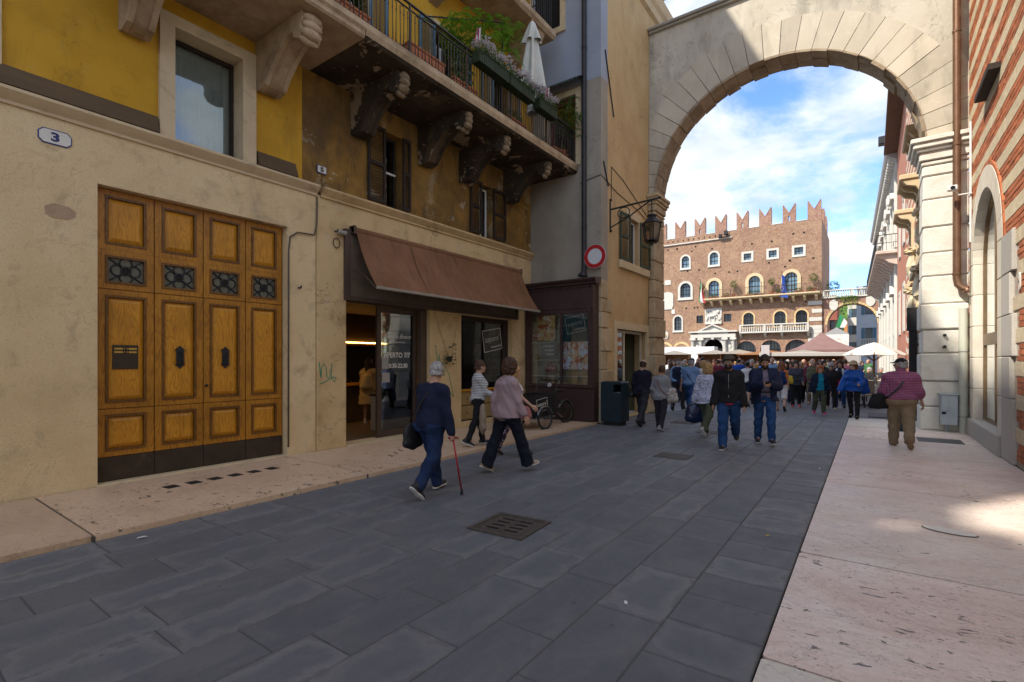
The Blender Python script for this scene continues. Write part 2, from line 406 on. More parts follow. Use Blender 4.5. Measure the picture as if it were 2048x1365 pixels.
# roadway: mortar bed, slabs on top
road = tag(MB().box(-5.75, -0.5, -3, 17.0, -0.06, -0.006).build('roadway', M_JOINT, loc=(-3, 0, 0)), kind='structure')
OFF[road.name] = (-3, 0, 0)
rs = random.Random(3)
SLAB = None
def slab(x0, x1, y0, y1, parent, me, top=0.0, th=0.05, gap=0.004, tilt=0.0016):
 sx, sy = x1-x0-gap*2, y1-y0-gap*2
 me = MB().bbox(-sx/2, sx/2, -sy/2, sy/2, -th/2, th/2, 0.006).mesh('paving_slab', SLATE)
 return place('paving_slab', me, parent, ((x0+x1)/2, (y0+y1)/2, top-th/2+rs.uniform(-0.0022, 0.0022)), (rs.uniform(-tilt, tilt), rs.uniform(-tilt, tilt), rs.uniform(-0.003, 0.003)))
y = -0.35;
while y < 17.0:                                   # narrow cross slabs along the marble
 h = rs.uniform(0.41, 0.46);
 if y > 0.4: slab(-1.06, -0.5, y, min(y+h, 17.0), road, SLAB)
 y += h
xs = [-5.75]
while xs[-1] < -1.55: xs.append(xs[-1]+rs.uniform(0.36, 0.45))
k = (-1.06+5.75)/(xs[-1]+5.75); xs = [-5.75+(x+5.75)*k for x in xs]
DRAIN1 = (-3.20, -2.60, 3.70, 4.30)
for x0, x1 in zip(xs, xs[1:]):
 y = -1.2+rs.uniform(0, 0.8)
 while y < 17.0:
  h = rs.uniform(0.70, 1.02); y1 = min(y+h, 17.0)
  if y1 > 0.15 and y1-y > 0.1:
   if not (x0 > -1.6 and y1 < 1.0): slab(x0, x1, y, y1, road, SLAB)
  y = y1
# piazza beyond the archway
def make_piazza():
 m, nt, b = _mat('piazza_slabs'); L = nt.links.new
 geo = nt.nodes.new('ShaderNodeNewGeometry')
 br = nt.nodes.new('ShaderNodeTexBrick'); L(geo.outputs['Position'], br.inputs['Vector'])
 br.inputs['Scale'].default_value = 1.0; br.inputs['Brick Width'].default_value = 1.1; br.inputs['Row Height'].default_value = 0.55; br.inputs['Mortar Size'].default_value = 0.012
 br.inputs['Color1'].default_value = (0.085, 0.088, 0.094, 1); br.inputs['Color2'].default_value = (0.12, 0.12, 0.122, 1); br.inputs['Mortar'].default_value = (0.05, 0.048, 0.045, 1)
 col = _mixc(nt, _ramp(nt, _noise(nt, geo.outputs['Position'], 2, 6), [(0.4, 0.0), (0.7, 0.5)]), br.outputs['Color'], (0.15, 0.145, 0.14))
 L(col, b.inputs['Base Color']); b.inputs['Roughness'].default_value = 0.6
 _bump(nt, b, _math(nt, 'ADD', br.outputs['Fac'], _noise(nt, geo.outputs['Position'], 30, 5)), -0.3, 0.01)
 return m
mb = MB(); mb.box(-40, 1.40, 17.002, 76, -0.06, -0.004)
tag(mb.build('piazza', make_piazza(), loc=(-15, 40, 0)), kind='structure')
# left pavement of long marble slabs, 5 cm above the road
lp = tag(MB().box(-7.93, -5.78, -3, 11.85, -0.06, 0.035).build('pavement_left', M_JOINT, loc=(-6.8, 0, 0)), kind='structure')
OFF[lp.name] = (-6.8, 0, 0)
SW = slab_mesh('marble_slab_warm', M_WARM, 0.010)
def mslab(x0, x1, y0, y1, parent, me, top, th=0.06, gap=0.011):
 o = place('marble_slab', me, parent, ((x0+x1)/2, (y0+y1)/2, top-th/2), (rs.uniform(-0.0012, 0.0012), rs.uniform(-0.0008, 0.0008), rs.uniform(-0.002, 0.002)), (x1-x0-2*gap, y1-y0-2*gap, th)); return o
ly = [-2.2, 1.46, 4.53, 7.55, 10.0, 11.84]
for y0, y1 in zip(ly, ly[1:]): mslab(-7.94, -5.75, y0, y1, lp, SW, 0.052, 0.11)
# right pavement, flush with the road
rp = tag(MB().box(-0.49, 1.86, -3, 17.4, -0.06, -0.014).build('pavement_right', M_JOINT, loc=(0.7, 0, 0)), kind='structure')
OFF[rp.name] = (0.7, 0, 0)
MP = {k: slab_mesh('marble_slab_'+k, m, 0.008) for k, m in (('pink', M_PINK), ('pale', M_PALE), ('white', M_WHITE))}
for y0, y1, k in ((-1.5, 1.3, 'pink'), (1.3, 3.06, 'white'), (3.06, 4.93, 'pink'), (4.93, 8.0, 'pale'), (8.0, 10.7, 'pink'), (10.7, 13.0, 'pale'), (13.0, 15.2, 'pale'), (15.2, 17.4, 'white')):
 mslab(-0.50, 1.86, y0, y1, rp, MP[k], 0.004, 0.05)
# inlaid ovals, chips and the faded paint line in the marble
OVAL = surf('oval_inlay', [(0.70, 0.68, 0.62), (0.62, 0.58, 0.52)], 6, 0.5, 0.2, 40, layers=[((0.25, 0.18, 0.12), 7, 0.55, 0.7, 0.7)])
def oval(x, y, rx, ry, rz):
 mb = MB(); n = 28
 ring = lambda s, z: [(x+s*(rx*math.cos(a)*math.cos(rz)-ry*math.sin(a)*math.sin(rz)), y+s*(rx*math.cos(a)*math.sin(rz)+ry*math.sin(a)*math.cos(rz)), z) for a in [2*math.pi*i/n for i in range(n)]]
 mb.add(ring(1, 0.0085), [tuple(range(n))], 1); mb.add(ring(0.95, 0.0125), [tuple(range(n))], 0)
 mb.build('oval_inlay', [OVAL, M_JOINT], rp, fix=False)
oval(0.62, 6.35, 0.21, 0.10, R(-12)); oval(1.45, 6.6, 0.2, 0.09, R(-10)); oval(1.55, 6.15, 0.2, 0.08, R(-10)); oval(1.62, 5.8, 0.2, 0.08, R(-10))
mb = MB(); mb.add([(-0.46, 2.63, 0.0085), (-0.46, 2.57, 0.0085), (0.5, 2.16, 0.0085), (0.5, 2.22, 0.0085)], [(0, 1, 2, 3)])
mb.build('painted_line', surf('yellow_paint', [(0.62, 0.47, 0.24), (0.66, 0.56, 0.36)], 18, 0.7, 0.2), rp, fix=False)
# vent slots in the left pavement
VENT = MB().box(-0.085, 0.085, -0.055, 0.055, -0.01, 0.003).mesh('vent_slot', surf('vent_rubber', [(0.018, 0.015, 0.013), (0.028, 0.023, 0.02)], 12, 0.8))
for i in range(6): place('vent_slot', VENT, lp, (-7.20+0.01*rs.uniform(-1, 1), 2.60+i*0.262, 0.0525), (0, 0, R(8)), (1.0, 1.35, 1))
for i in range(3): place('vent_slot', VENT, lp, (-6.55-0.12*i, 5.6+0.22*i, 0.0525), (0, 0, R(-20)), (1.1, 0.18, 1))

# drains and covers
def drain(loc, sx, sy, rz, label, nb=4, rows=2, simple=False):
 t = thing('storm_drain', loc, label, 'drain', None, rz, local=True)
 mb = MB(); hx, hy = sx/2, sy/2; holes = []
 if not simple:
  mb.plate(rect(-hx, hx, -hy, hy), [rect(-hx+0.045, hx-0.045, -hy+0.045, hy-0.045)], lambda u, v, w: (u, v, w), -0.03, 0.012)
  mb.build('frame', IRON, t)
  ix, iy = hx-0.052, hy-0.052
  for r_ in range(rows):
   for c_ in range(nb):
    cx = -ix+0.05+(2*ix-0.10)*(r_+0.5)/rows; cy = -iy+0.05+(2*iy-0.10)*(c_+0.5)/nb
    w, h = (2*ix-0.1)/rows*0.36, (2*iy-0.1)/nb*0.26
    holes.append([(cx+w*math.copysign(1, math.cos(a))*0.72+h*math.cos(a), cy+h*math.sin(a)) for a in [math.pi*2*(q+0.5)/12 for q in range(12)]])
  mb = MB(); mb.plate(rect(-ix, ix, -iy, iy), holes, lambda u, v, w: (u, v, w), 0.0, 0.006); mb.build('grate', IRON, t)
  g = MB()
  for s in (-1, 1):
   g.box(-ix+0.02, ix-0.02, s*(iy-0.03)-0.006, s*(iy-0.03)+0.006, 0.006, 0.010); g.box(s*(ix-0.03)-0.006, s*(ix-0.03)+0.006, -iy+0.04, iy-0.04, 0.006, 0.010)
  g.box(-0.006, 0.006, -iy+0.04, iy-0.04, 0.0065, 0.0105); g.build('raised_rim', IRON, t)
 else:
  mb.box(-hx, hx, -hy, hy, -0.02, 0.006); mb.build('plate', IRON, t)
  for c_ in range(nb):
   g = MB(); cx = -hx+sx*(c_+0.5)/nb; g.box(cx-0.012, cx+0.012, -hy*0.86, hy*0.86, 0.006, 0.012); g.build('bar', IRON, t)
 mb = MB(); mb.box(-hx+0.01, hx-0.01, -hy+0.01, hy-0.01, -0.004, -0.002) if simple else mb.box(-hx+0.03, hx-0.03, -hy+0.03, hy-0.03, -0.03, -0.0008)
 mb.build('pit', DARK, t)
 return t
drain((-2.92, 4.02, 0.004), 0.62, 0.60, R(4), 'rusty cast iron storm drain with eight slots, nearest in the roadway')
drain((-2.76, 8.62, 0.002), 0.56, 0.50, 0, 'small dark slotted drain in the slate before the man in cap', nb=10, simple=True)
drain((-4.02, 13.45, 0.002), 0.60, 0.55, 0, 'dark drain cover in the roadway beyond the couple with bags', nb=10, simple=True)
drain((-3.0, 12.0, 0.002), 0.55, 0.5, 0, 'dark drain cover at the feet of the woman in green trousers', nb=10, simple=True)
t = thing('inspection_hatch', (1.16, 13.45, 0.004), 'flat grey metal hatch set in the marble before the arch pier', 'hatch')
MB().box(0.80, 1.52, 13.1, 13.8, -0.02, 0.010).build('plate', surf('hatch_metal', [(0.07, 0.07, 0.072), (0.10, 0.10, 0.10)], 10, 0.5, 0.4, 120, metal=0.4), t)
# litter: pale scraps and leaves on the slabs
for i, (x, y, rz, lab, col) in enumerate([(-5.62, 0.6, 0.4, 'white paper scrap lying on the slate at far left', (0.7, 0.7, 0.72)), (-5.5, 1.75, 1.0, 'pale scrap of paper lying against the marble kerb', (0.62, 0.6, 0.55)),
  (-0.78, 5.2, 0.6, 'small yellow leaf on the slate beside the marble strip', (0.55, 0.40, 0.05)), (-1.35, 3.2, 2.0, 'tiny white scrap on the slate in the foreground', (0.7, 0.7, 0.7)), (-0.62, 8.9, 1.0, 'torn white ticket on slate near the marble edge', (0.66, 0.66, 0.68))]):
 mb = MB(); w, h = (0.045, 0.02) if i < 2 else (0.024, 0.011)
 mb.add([(-w, -h, 0.0), (w*0.2, -h*1.1, 0.006), (w, 0.0, 0.002), (w*0.3, h, 0.008), (-w*0.8, h*0.8, 0.002), (-w, -h, -0.001), (w*0.2, -h*1.1, 0.005), (w, 0.0, 0.001), (w*0.3, h, 0.007), (-w*0.8, h*0.8, 0.001)], [(0, 1, 2, 3, 4), (9, 8, 7, 6, 5)]+[(q, 5+q, 5+(q+1) % 5, (q+1) % 5) for q in range(5)])
 o = mb.build('paper_scrap' if 'leaf' not in lab else 'fallen_leaf', flat('litter_%d' % i, col), None); o.location = (x, y, 0.006); o.rotation_euler = (0, 0, rz); tag(o, lab, 'litter' if 'leaf' not in lab else 'leaf')
# ================================================================ left side of the street
XL = -7.95
STONE_L = surf('limestone_wall', [(0.56, 0.415, 0.225), (0.66, 0.50, 0.285), (0.70, 0.555, 0.335)], 1.1, 0.85, 0.6, 26, 0.015, layers=[((0.33, 0.235, 0.14), 55, 0.57, 0.63, 0.55), ((0.66, 0.53, 0.36), 40, 0.60, 0.66, 0.4), ((0.25, 0.185, 0.115), 1.5, 0.585, 0.70, 0.55), ((0.30, 0.22, 0.14), 2.6, 0.55, 0.72, 0.55), ((0.23, 0.18, 0.12), 30, 0.64, 0.72, 0.6, (1, 1, 2.2)), ((0.60, 0.50, 0.36), 1.7, 0.62, 0.75, 0.5), ((0.20, 0.155, 0.105), 0.8, 0.56, 0.70, 0.55, (1, 1, 0.35))], crack=((0.20, 0.15, 0.095), 1.4, 0.4))
STONE_C = surf('cornice_stone', [(0.50, 0.385, 0.23), (0.60, 0.475, 0.30)], 3, 0.8, 0.3, 40, layers=[((0.17, 0.13, 0.09), 5, 0.56, 0.74, 0.6, (1, 0.5, 1))])
STONE_D = surf('shop_stone', [(0.44, 0.305, 0.145), (0.56, 0.405, 0.21), (0.62, 0.46, 0.255)], 1.6, 0.85, 0.4, 26, 0.015, layers=[((0.17, 0.12, 0.075), 1.4, 0.54, 0.72, 0.65), ((0.13, 0.10, 0.07), 14, 0.66, 0.72, 0.7), ((0.53, 0.42, 0.28), 2.1, 0.60, 0.66, 0.5)], crack=((0.10, 0.07, 0.045), 1.7, 0.9))
YELLOW = surf('yellow_plaster', [(0.43, 0.222, 0.014), (0.51, 0.278, 0.022), (0.54, 0.30, 0.03)], 1.3, 0.85, 0.18, 30, 0.006, layers=[((0.30, 0.17, 0.025), 0.8, 0.52, 0.75, 0.45), ((0.50, 0.33, 0.08), 5, 0.58, 0.70, 0.35), ((0.24, 0.135, 0.025), 1.6, 0.56, 0.66, 0.4, (1, 1, 0.25))], crack=((0.20, 0.11, 0.02), 1.0, 0.6))
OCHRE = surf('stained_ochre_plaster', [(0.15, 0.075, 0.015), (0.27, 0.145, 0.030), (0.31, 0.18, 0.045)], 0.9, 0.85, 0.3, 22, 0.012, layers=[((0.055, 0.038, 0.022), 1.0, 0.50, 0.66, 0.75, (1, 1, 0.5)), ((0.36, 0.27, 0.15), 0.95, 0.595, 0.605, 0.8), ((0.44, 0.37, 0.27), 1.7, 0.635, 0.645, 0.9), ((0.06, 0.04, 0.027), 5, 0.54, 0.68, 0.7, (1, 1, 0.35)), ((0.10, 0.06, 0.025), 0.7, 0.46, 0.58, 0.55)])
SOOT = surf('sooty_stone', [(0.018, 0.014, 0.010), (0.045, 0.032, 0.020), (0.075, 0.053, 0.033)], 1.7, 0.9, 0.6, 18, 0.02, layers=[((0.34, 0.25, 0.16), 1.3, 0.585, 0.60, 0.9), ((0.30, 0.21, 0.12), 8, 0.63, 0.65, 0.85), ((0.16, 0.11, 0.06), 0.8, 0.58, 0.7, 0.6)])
STONE_R = surf('rough_balcony_stone', [(0.26, 0.18, 0.10), (0.40, 0.29, 0.18), (0.48, 0.36, 0.23)], 3, 0.9, 0.8, 22, 0.02, layers=[((0.13, 0.09, 0.05), 2.2, 0.52, 0.68, 0.6)])
GREYP = surf('grey_plaster', [(0.26, 0.225, 0.175), (0.34, 0.30, 0.24)], 0.9, 0.85, 0.25, 25, 0.008, layers=[((0.17, 0.15, 0.12), 0.8, 0.52, 0.74, 0.6, (1, 1, 0.35)), ((0.42, 0.38, 0.30), 1.6, 0.60, 0.70, 0.5)], crack=((0.13, 0.11, 0.09), 1.2, 0.7))
BLUEP = surf('blue_grey_paint', [(0.26, 0.28, 0.33), (0.32, 0.345, 0.40)], 1.0, 0.8, 0.15, 25, 0.006, layers=[((0.40, 0.42, 0.47), 1.3, 0.56, 0.72, 0.5, (1, 1, 0.45)), ((0.22, 0.23, 0.26), 2.5, 0.6, 0.75, 0.4)])
TANP = surf('tan_plaster', [(0.42, 0.27, 0.125), (0.50, 0.34, 0.165), (0.54, 0.38, 0.20)], 0.9, 0.85, 0.2, 25, 0.008, layers=[((0.25, 0.165, 0.085), 0.7, 0.54, 0.74, 0.6, (1, 1, 0.4)), ((0.19, 0.15, 0.10), 1.1, 0.57, 0.70, 0.5, (1, 1, 0.3))], crack=((0.17, 0.11, 0.06), 1.2, 0.7))
def make_wood(name, c0, c1, c2):
 m, nt, b = _mat(name); L = nt.links.new
 geo = nt.nodes.new('ShaderNodeNewGeometry'); mp = nt.nodes.new('ShaderNodeMapping'); oi = _rand(nt)
 cx = nt.nodes.new('ShaderNodeCombineXYZ'); k = _math(nt, 'MULTIPLY', oi, 61.0); L(k, cx.inputs[1]); L(k, cx.inputs[2])
 ad = nt.nodes.new('ShaderNodeVectorMath'); ad.operation = 'ADD'; L(geo.outputs['Position'], ad.inputs[0]); L(cx.outputs[0], ad.inputs[1])
 L(ad.outputs[0], mp.inputs[0]); mp.inputs['Scale'].default_value = (1, 1, 0.16)
 big = _noise(nt, mp.outputs[0], 4.6, 3, 0.5, 0.3)
 saw = _math(nt, 'FRACT', _math(nt, 'MULTIPLY', big, 19.0))
 fine = _noise(nt, mp.outputs[0], 60, 4, 0.7)
 ring = _ramp(nt, saw, [(0.0, c0), (0.18, c1), (0.7, c2), (1.0, c0)])
 col = _mixc(nt, _ramp(nt, fine, [(0.4, 0.0), (0.7, 0.5)]), ring, c0)
 dirt = _ramp(nt, _noise(nt, geo.outputs['Position'], 1.6, 5), [(0.45, 0.0), (0.75, 0.5)])
 col = _mixc(nt, dirt, col, tuple(x*0.45 for x in c0))
 L(col, b.inputs['Base Color']); b.inputs['Roughness'].default_value = 0.42; b.inputs['Specular IOR Level'].default_value = 0.4
 _bump(nt, b, fine, 0.12, 0.004); return m
WOOD = make_wood('door_wood', (0.38, 0.155, 0.010), (0.52, 0.225, 0.014), (0.60, 0.275, 0.02))
WOOD_F = make_wood('door_frame_wood', (0.26, 0.10, 0.008), (0.38, 0.16, 0.012), (0.46, 0.205, 0.017))
WOOD_D = make_wood('moulding_wood', (0.09, 0.036, 0.006), (0.15, 0.062, 0.010), (0.20, 0.085, 0.014))
BROWN_METAL = surf('brown_metal', [(0.055, 0.036, 0.026), (0.085, 0.055, 0.040)], 3, 0.5, 0.1, 60)
DARKWOOD = surf('dark_wood', [(0.018, 0.012, 0.009), (0.04, 0.027, 0.019)], 6, 0.7, 0.3, 30, stretch=(1, 1, 6))
KICK = surf('kick_plate', [(0.028, 0.019, 0.012), (0.055, 0.036, 0.022)], 5, 0.55, 0.3, 30, layers=[((0.10, 0.07, 0.045), 3, 0.58, 0.75, 0.5)])
TERRA = surf('terracotta', [(0.34, 0.11, 0.045), (0.44, 0.17, 0.08)], 8, 0.85, 0.3)
ROOFT = surf('roof_tiles', [(0.24, 0.10, 0.055), (0.36, 0.17, 0.09)], 4, 0.9, 0.5, 20)
PANE = glass('pane', see=0.92)
PANE_D = glass('pane_dim', (0.8, 0.85, 0.85), 0.5)
WHITE_P = flat('white_paint', (0.72, 0.70, 0.66))
MORT = surf('mortar', [(0.36, 0.31, 0.25), (0.45, 0.39, 0.32)], 6, 0.95, 0.5, 40)

# ---------------------------------------------------------------- yellow house, left
yh = thing('yellow_house', (XL, 2.0, 0), 'ochre yellow house with limestone ground floor and big wooden double door', 'house')
DY0, DY1, DZ = 2.05, 4.58, 3.90
MB().plate(rect(-14, 5.10, 0.0, 4.60), [rect(DY0, DY1, 0.06, DZ)], FX(XL), -0.45, 0).build('lower_wall', STONE_L, yh)
MB().plate([(-14, 4.60), (4.86, 4.60), (4.86, 19.2), (-6.7, 19.2), (-6.7, 14.8), (-9.4, 14.8), (-9.4, 19.2), (-14, 19.2)], [rect(2.90, 3.84, 4.72, 6.34)], FX(XL), -0.45, -0.02).build('upper_wall', YELLOW, yh)  # notch in the unseen roofline added to let a sun patch through
def cornice(y0, y1, z, m, parent, prof=((0, -0.06), (0.03, -0.055), (0.035, -0.02), (0.075, 0.015), (0.12, 0.06), (0.135, 0.075), (0.135, 0.11), (0.0, 0.125))):
 mb = MB(); mb.prism([(a, z+b) for a, b in prof], lambda u, v, w: (XL+u, w, v), y0, y1); return mb.build('cornice', m, parent, smooth=40)
cornice(-14, 5.12, 4.62, STONE_C, yh)
# wooden boards above the cornice
for a, b in ((-3, 2.70), (4.07, 4.72)):
 mb = MB(); mb.prism([(0, 4.755), (0.115, 4.755), (0.105, 4.79), (0.02, 5.0), (0, 5.0)], lambda u, v, w: (XL-0.005+u, w, v), a, b); mb.build('ledge_board', surf('weathered_board', [(0.085, 0.055, 0.03), (0.13, 0.085, 0.045)], 6, 0.85, 0.4, 30, stretch=(1, 0.15, 1)), yh)
# stone window surround, window and curtain
wf = MB().plate(rect(2.72, 4.04, 4.75, 6.50), [rect(2.905, 3.835, 4.75, 6.335)], FX(XL), -0.40, 0.045).build('window_surround', STONE_C, yh)
w = MB().plate(rect(2.90, 3.84, 4.76, 6.34), [rect(2.95, 3.79, 4.82, 6.28)], FX(XL-0.26), -0.05, 0).build('window', DARKWOOD, yh)
MB().box(XL-0.29, XL-0.283, 2.95, 3.79, 4.82, 6.28).build('pane', PANE, w)
mb = MB(); n = 60; pts = []
for i in range(n+1):
 yy = 2.93+0.88*i/n; pts.append((XL-0.36+0.018*math.sin(i*1.15)+0.008*math.sin(i*2.9), yy))
for z0, z1 in ((4.76, 6.30),):
 vs = [(x, yy, z0) for x, yy in pts]+[(x+0.006*math.sin(i), yy, z1) for i, (x, yy) in enumerate(pts)]
 mb.add(vs, [(i, i+1, n+2+i, n+1+i) for i in range(n)])
mb.build('curtain', flat('curtain_cloth', (0.62, 0.60, 0.54), 0.9), w, smooth=True, fix=False)
MB().box(XL-0.46, XL-0.44, 2.6, 4.1, 4.6, 6.5).build('room_dark', DARK, w)
MB().plate(rect(1.08, 1.19, 4.75, 19.0), [], FX(XL), -0.02, 0.02).build('plaster_pilaster', STONE_C, yh)
# roof: eaves, and above the frame a gap with bars, added to shape sun patches
mb = MB(); mb.box(XL-6, XL+0.75, -14, -9.4, 19.2, 19.55); mb.box(XL-6, XL+0.75, -6.7, 5.1, 19.2, 19.55); mb.build('eaves', ROOFT, yh)
mb = MB(); mb.box(XL-0.5, XL+0.05, -9.4, -6.7, 14.8, 15.0); mb.box(XL-0.5, XL+0.05, -8.25, -7.95, 15.0, 18.2); mb.box(XL-0.45, XL, -9.4, -6.7, 17.4, 17.55); mb.build('sun_gap_bars', STONE_C, yh)  # unseen sill, post and beam added to break up the sun patch
# ---- the great door
dx = XL-0.16
door = MB()
cols = [2.07, 2.71, 3.335, 3.955, 4.56]
door.box(dx-0.05, dx, 2.05, 4.58, 0.06, 3.90)
door = door.build('door', WOOD_F, yh)
rows_z = [(0.42, 0.99), (1.05, 2.56), (2.62, 3.08), (3.13, 3.86)]
M_FRAME = WOOD_F
def moulding(y0, y1, z0, z1, wd=0.035, out=0.035):
 return MB().plate(rect(y0, y1, z0, z1), [rect(y0+wd, y1-wd, z0+wd, z1-wd)], FX(dx), 0.0, out)
for ci in range(4):
 y0, y1 = cols[ci]+0.015, cols[ci+1]-0.015
 for ri, (z0, z1) in enumerate(rows_z):
  # stiles and rails: a framed field with a raised panel
  MB().plate(rect(y0-0.009, y1+0.009, z0-0.024, z1+0.024), [rect(y0+0.075, y1-0.075, z0+0.045, z1-0.045)], FX(dx), 0.0, 0.030).build('door_rail', WOOD_F, door)
  mo = moulding(y0+0.077, y1-0.077, z0+0.047, z1-0.047, 0.03, 0.040).build('moulding', WOOD_D, door)
  a0, a1, b0, b1 = y0+0.112, y1-0.112, z0+0.085, z1-0.085
  if ri != 2:
   mb = MB(); q = 0.05
   vs = [(dx+0.006, a0, b0), (dx+0.006, a1, b0), (dx+0.006, a1, b1), (dx+0.006, a0, b1), (dx+0.030, a0+q, b0+q), (dx+0.030, a1-q, b0+q), (dx+0.030, a1-q, b1-q), (dx+0.030, a0+q, b1-q)]
   mb.add(vs, [(0, 1, 5, 4), (1, 2, 6, 5), (2, 3, 7, 6), (3, 0, 4, 7), (4, 5, 6, 7), (3, 2, 1, 0)]); mb.build('door_panel', WOOD, door)
  else:
   MB().box(dx+0.003, dx+0.006, a0-0.03, a1+0.03, b0-0.035, b1+0.035).build('glass_light', surf('old_glass', [(0.06, 0.065, 0.05), (0.12, 0.13, 0.10)], 7, 0.25, 0.3, 30, spec=0.6), door)
   g = MB(); cy, cz = (a0+a1)/2, (b0+b1)/2; rr_ = 0.088
   for an in range(4):
    ox, oz = rr_*1.05*math.cos(an*math.pi/2), rr_*1.05*math.sin(an*math.pi/2)
    g.tube([(dx+0.02, cy+ox+rr_*0.82*math.cos(t), cz+oz+rr_*0.82*math.sin(t)) for t in [2*math.pi*i/18 for i in range(18)]], 0.009, 6, closed=True)
    s1, s2 = (1, 1, -1, -1)[an], (1, -1, 1, -1)[an]
    g.tube([(dx+0.02, cy+s1*0.055, cz+s2*0.05), (dx+0.02, cy+s1*(a1-a0+0.06)/2, cz+s2*(b1-b0+0.06)/2)], 0.009, 6)
   g.tube([(dx+0.022, cy+0.05*math.cos(t), cz+0.05*math.sin(t)) for t in [2*math.pi*i/16 for i in range(16)]], 0.012, 6, closed=True)
   for q in (-0.02, 0, 0.02): g.tube([(dx+0.026, cy-0.035, cz+q), (dx+0.026, cy+0.035, cz+q)], 0.006, 5)
   g.build('grille', BLACK_IRON, door, smooth=True)
 MB().bbox(dx-0.0, dx+0.036, y0-0.012, y1+0.012, 0.075, 0.385, 0.004).build('kick_plate', KICK, door)
for y_ in (cols[1]-0.012+0.012, cols[2], cols[3]):
 MB().box(dx+0.0005, dx+0.008, y_-0.006, y_+0.006, 0.07, 3.88).build('leaf_gap', DARK, door)
for cy in ((cols[1]+cols[2])/2, (cols[2]+cols[3])/2):      # iron door knockers
 h = MB(); zc = 1.70
 h.bbox(dx+0.03, dx+0.05, cy-0.045, cy+0.045, zc-0.10, zc+0.10, 0.006)
 h.prism([(cy-0.07, zc+0.10), (cy+0.07, zc+0.10), (cy+0.03, zc+0.135), (cy, zc+0.165), (cy-0.03, zc+0.135)], FX(dx), 0.03, 0.05)
 h.prism([(cy-0.07, zc-0.10), (cy-0.03, zc-0.135), (cy, zc-0.165), (cy+0.03, zc-0.135), (cy+0.07, zc-0.10)], FX(dx), 0.03, 0.05)
 for q in range(7): h.tube([(dx+0.058, cy-0.05, zc-0.085+q*0.028), (dx+0.072, cy, zc-0.085+q*0.028), (dx+0.058, cy+0.05, zc-0.085+q*0.028)], 0.010, 6)
 h.build('knocker', BLACK_IRON, door, smooth=40)
ip = MB().bbox(dx+0.032, dx+0.046, 2.235, 2.52, 1.54, 1.86, 0.004).build('intercom_plate', surf('bronze_plate', [(0.035, 0.024, 0.015), (0.05, 0.034, 0.02)], 8, 0.5, 0.1), door)
g = MB()
for q in (1.765, 1.81):
 g.box(dx+0.046, dx+0.050, 2.255, 2.345, q-0.012, q+0.012); g.box(dx+0.046, dx+0.050, 2.41, 2.50, q-0.012, q+0.012)
 for c_ in (2.362, 2.393): g.ball((dx+0.050, c_, q), 0.010, 8)
g.build('brass_button', flat('brass', (0.55, 0.38, 0.10), 0.35, 0.8), door)
MB().lathe([(0.0, 0.05), (0.018, 0.045), (0.022, 0.03), (0.016, 0.0)], (dx+0.02, cols[2]+0.04, 1.28), 12, 'x').build('door_knob', BLACK_IRON, door, smooth=True)
MB().box(dx+0.0, dx+0.045, 2.058, 2.078, 1.5, 1.95).build('hinge', BLACK_IRON, door)
MB().bbox(XL-0.45, XL+0.02, 2.02, 4.62, 0.0, 0.072, 0.01).build('threshold', STONE_C, yh)
# balcony slab and brackets (left part)
def bracket(yc, wd, m, parent, zt=6.72, m2=None, deep=1.30, drop=0.75):
 prof = [(0, zt), (deep, zt), (deep+0.02, zt-0.10), (deep-0.03, zt-0.16), (deep+0.0, zt-0.26), (deep-0.10, zt-0.36), (deep-0.19, zt-0.33), (deep-0.24, zt-0.22), (deep-0.40, zt-0.24), (deep-0.62, zt-0.36), (deep-0.85, zt-0.55), (0.30, zt-drop+0.02), (0.12, zt-drop-0.03), (0, zt-drop)]
 mb = MB(); mb.prism([(a, b) for a, b in prof], lambda u, v, w: (XL-0.02+u, w, v), yc-wd/2, yc+wd/2)
 for s in (-1, 1):      # scroll edges
  mb.prism([(a+(0.018 if 0.2 < a else 0), b-0.016) for a, b in prof[7:13]]+[(a, b+0.05) for a, b in reversed(prof[7:13])], lambda u, v, w: (XL-0.02+u, w, v), yc+s*(wd/2-0.03)-0.035, yc+s*(wd/2-0.03)+0.035)
 o = mb.build('bracket', [m], parent, smooth=35)
 n = MB(); wd = wd*(0.8 if m2 else 1)
 for q, (a, b, r) in enumerate(((deep+0.0, zt-0.07, 0.075), (deep+0.005, zt-0.17, 0.07), (deep-0.03, zt-0.27, 0.08), (deep-0.10, zt-0.35, 0.06))):
  n.ball((XL+a, yc, b), (r, wd*0.46, r), 14, jit=0.13 if m2 else 0.05)
 n.build('bracket_scroll', m2 or m, parent, smooth=True); return o
bal = MB(); bal.prism([(0, 6.73), (1.50, 6.73), (1.53, 6.76), (1.53, 6.82), (1.57, 6.86), (1.57, 6.95), (0, 6.95)], lambda u, v, w: (XL-0.02+u, w, v), 1.4, 5.0)
balY = bal.build('balcony', STONE_R, yh)
bracket(2.42, 0.30, STONE_R, balY); bracket(4.22, 0.34, STONE_R, balY)
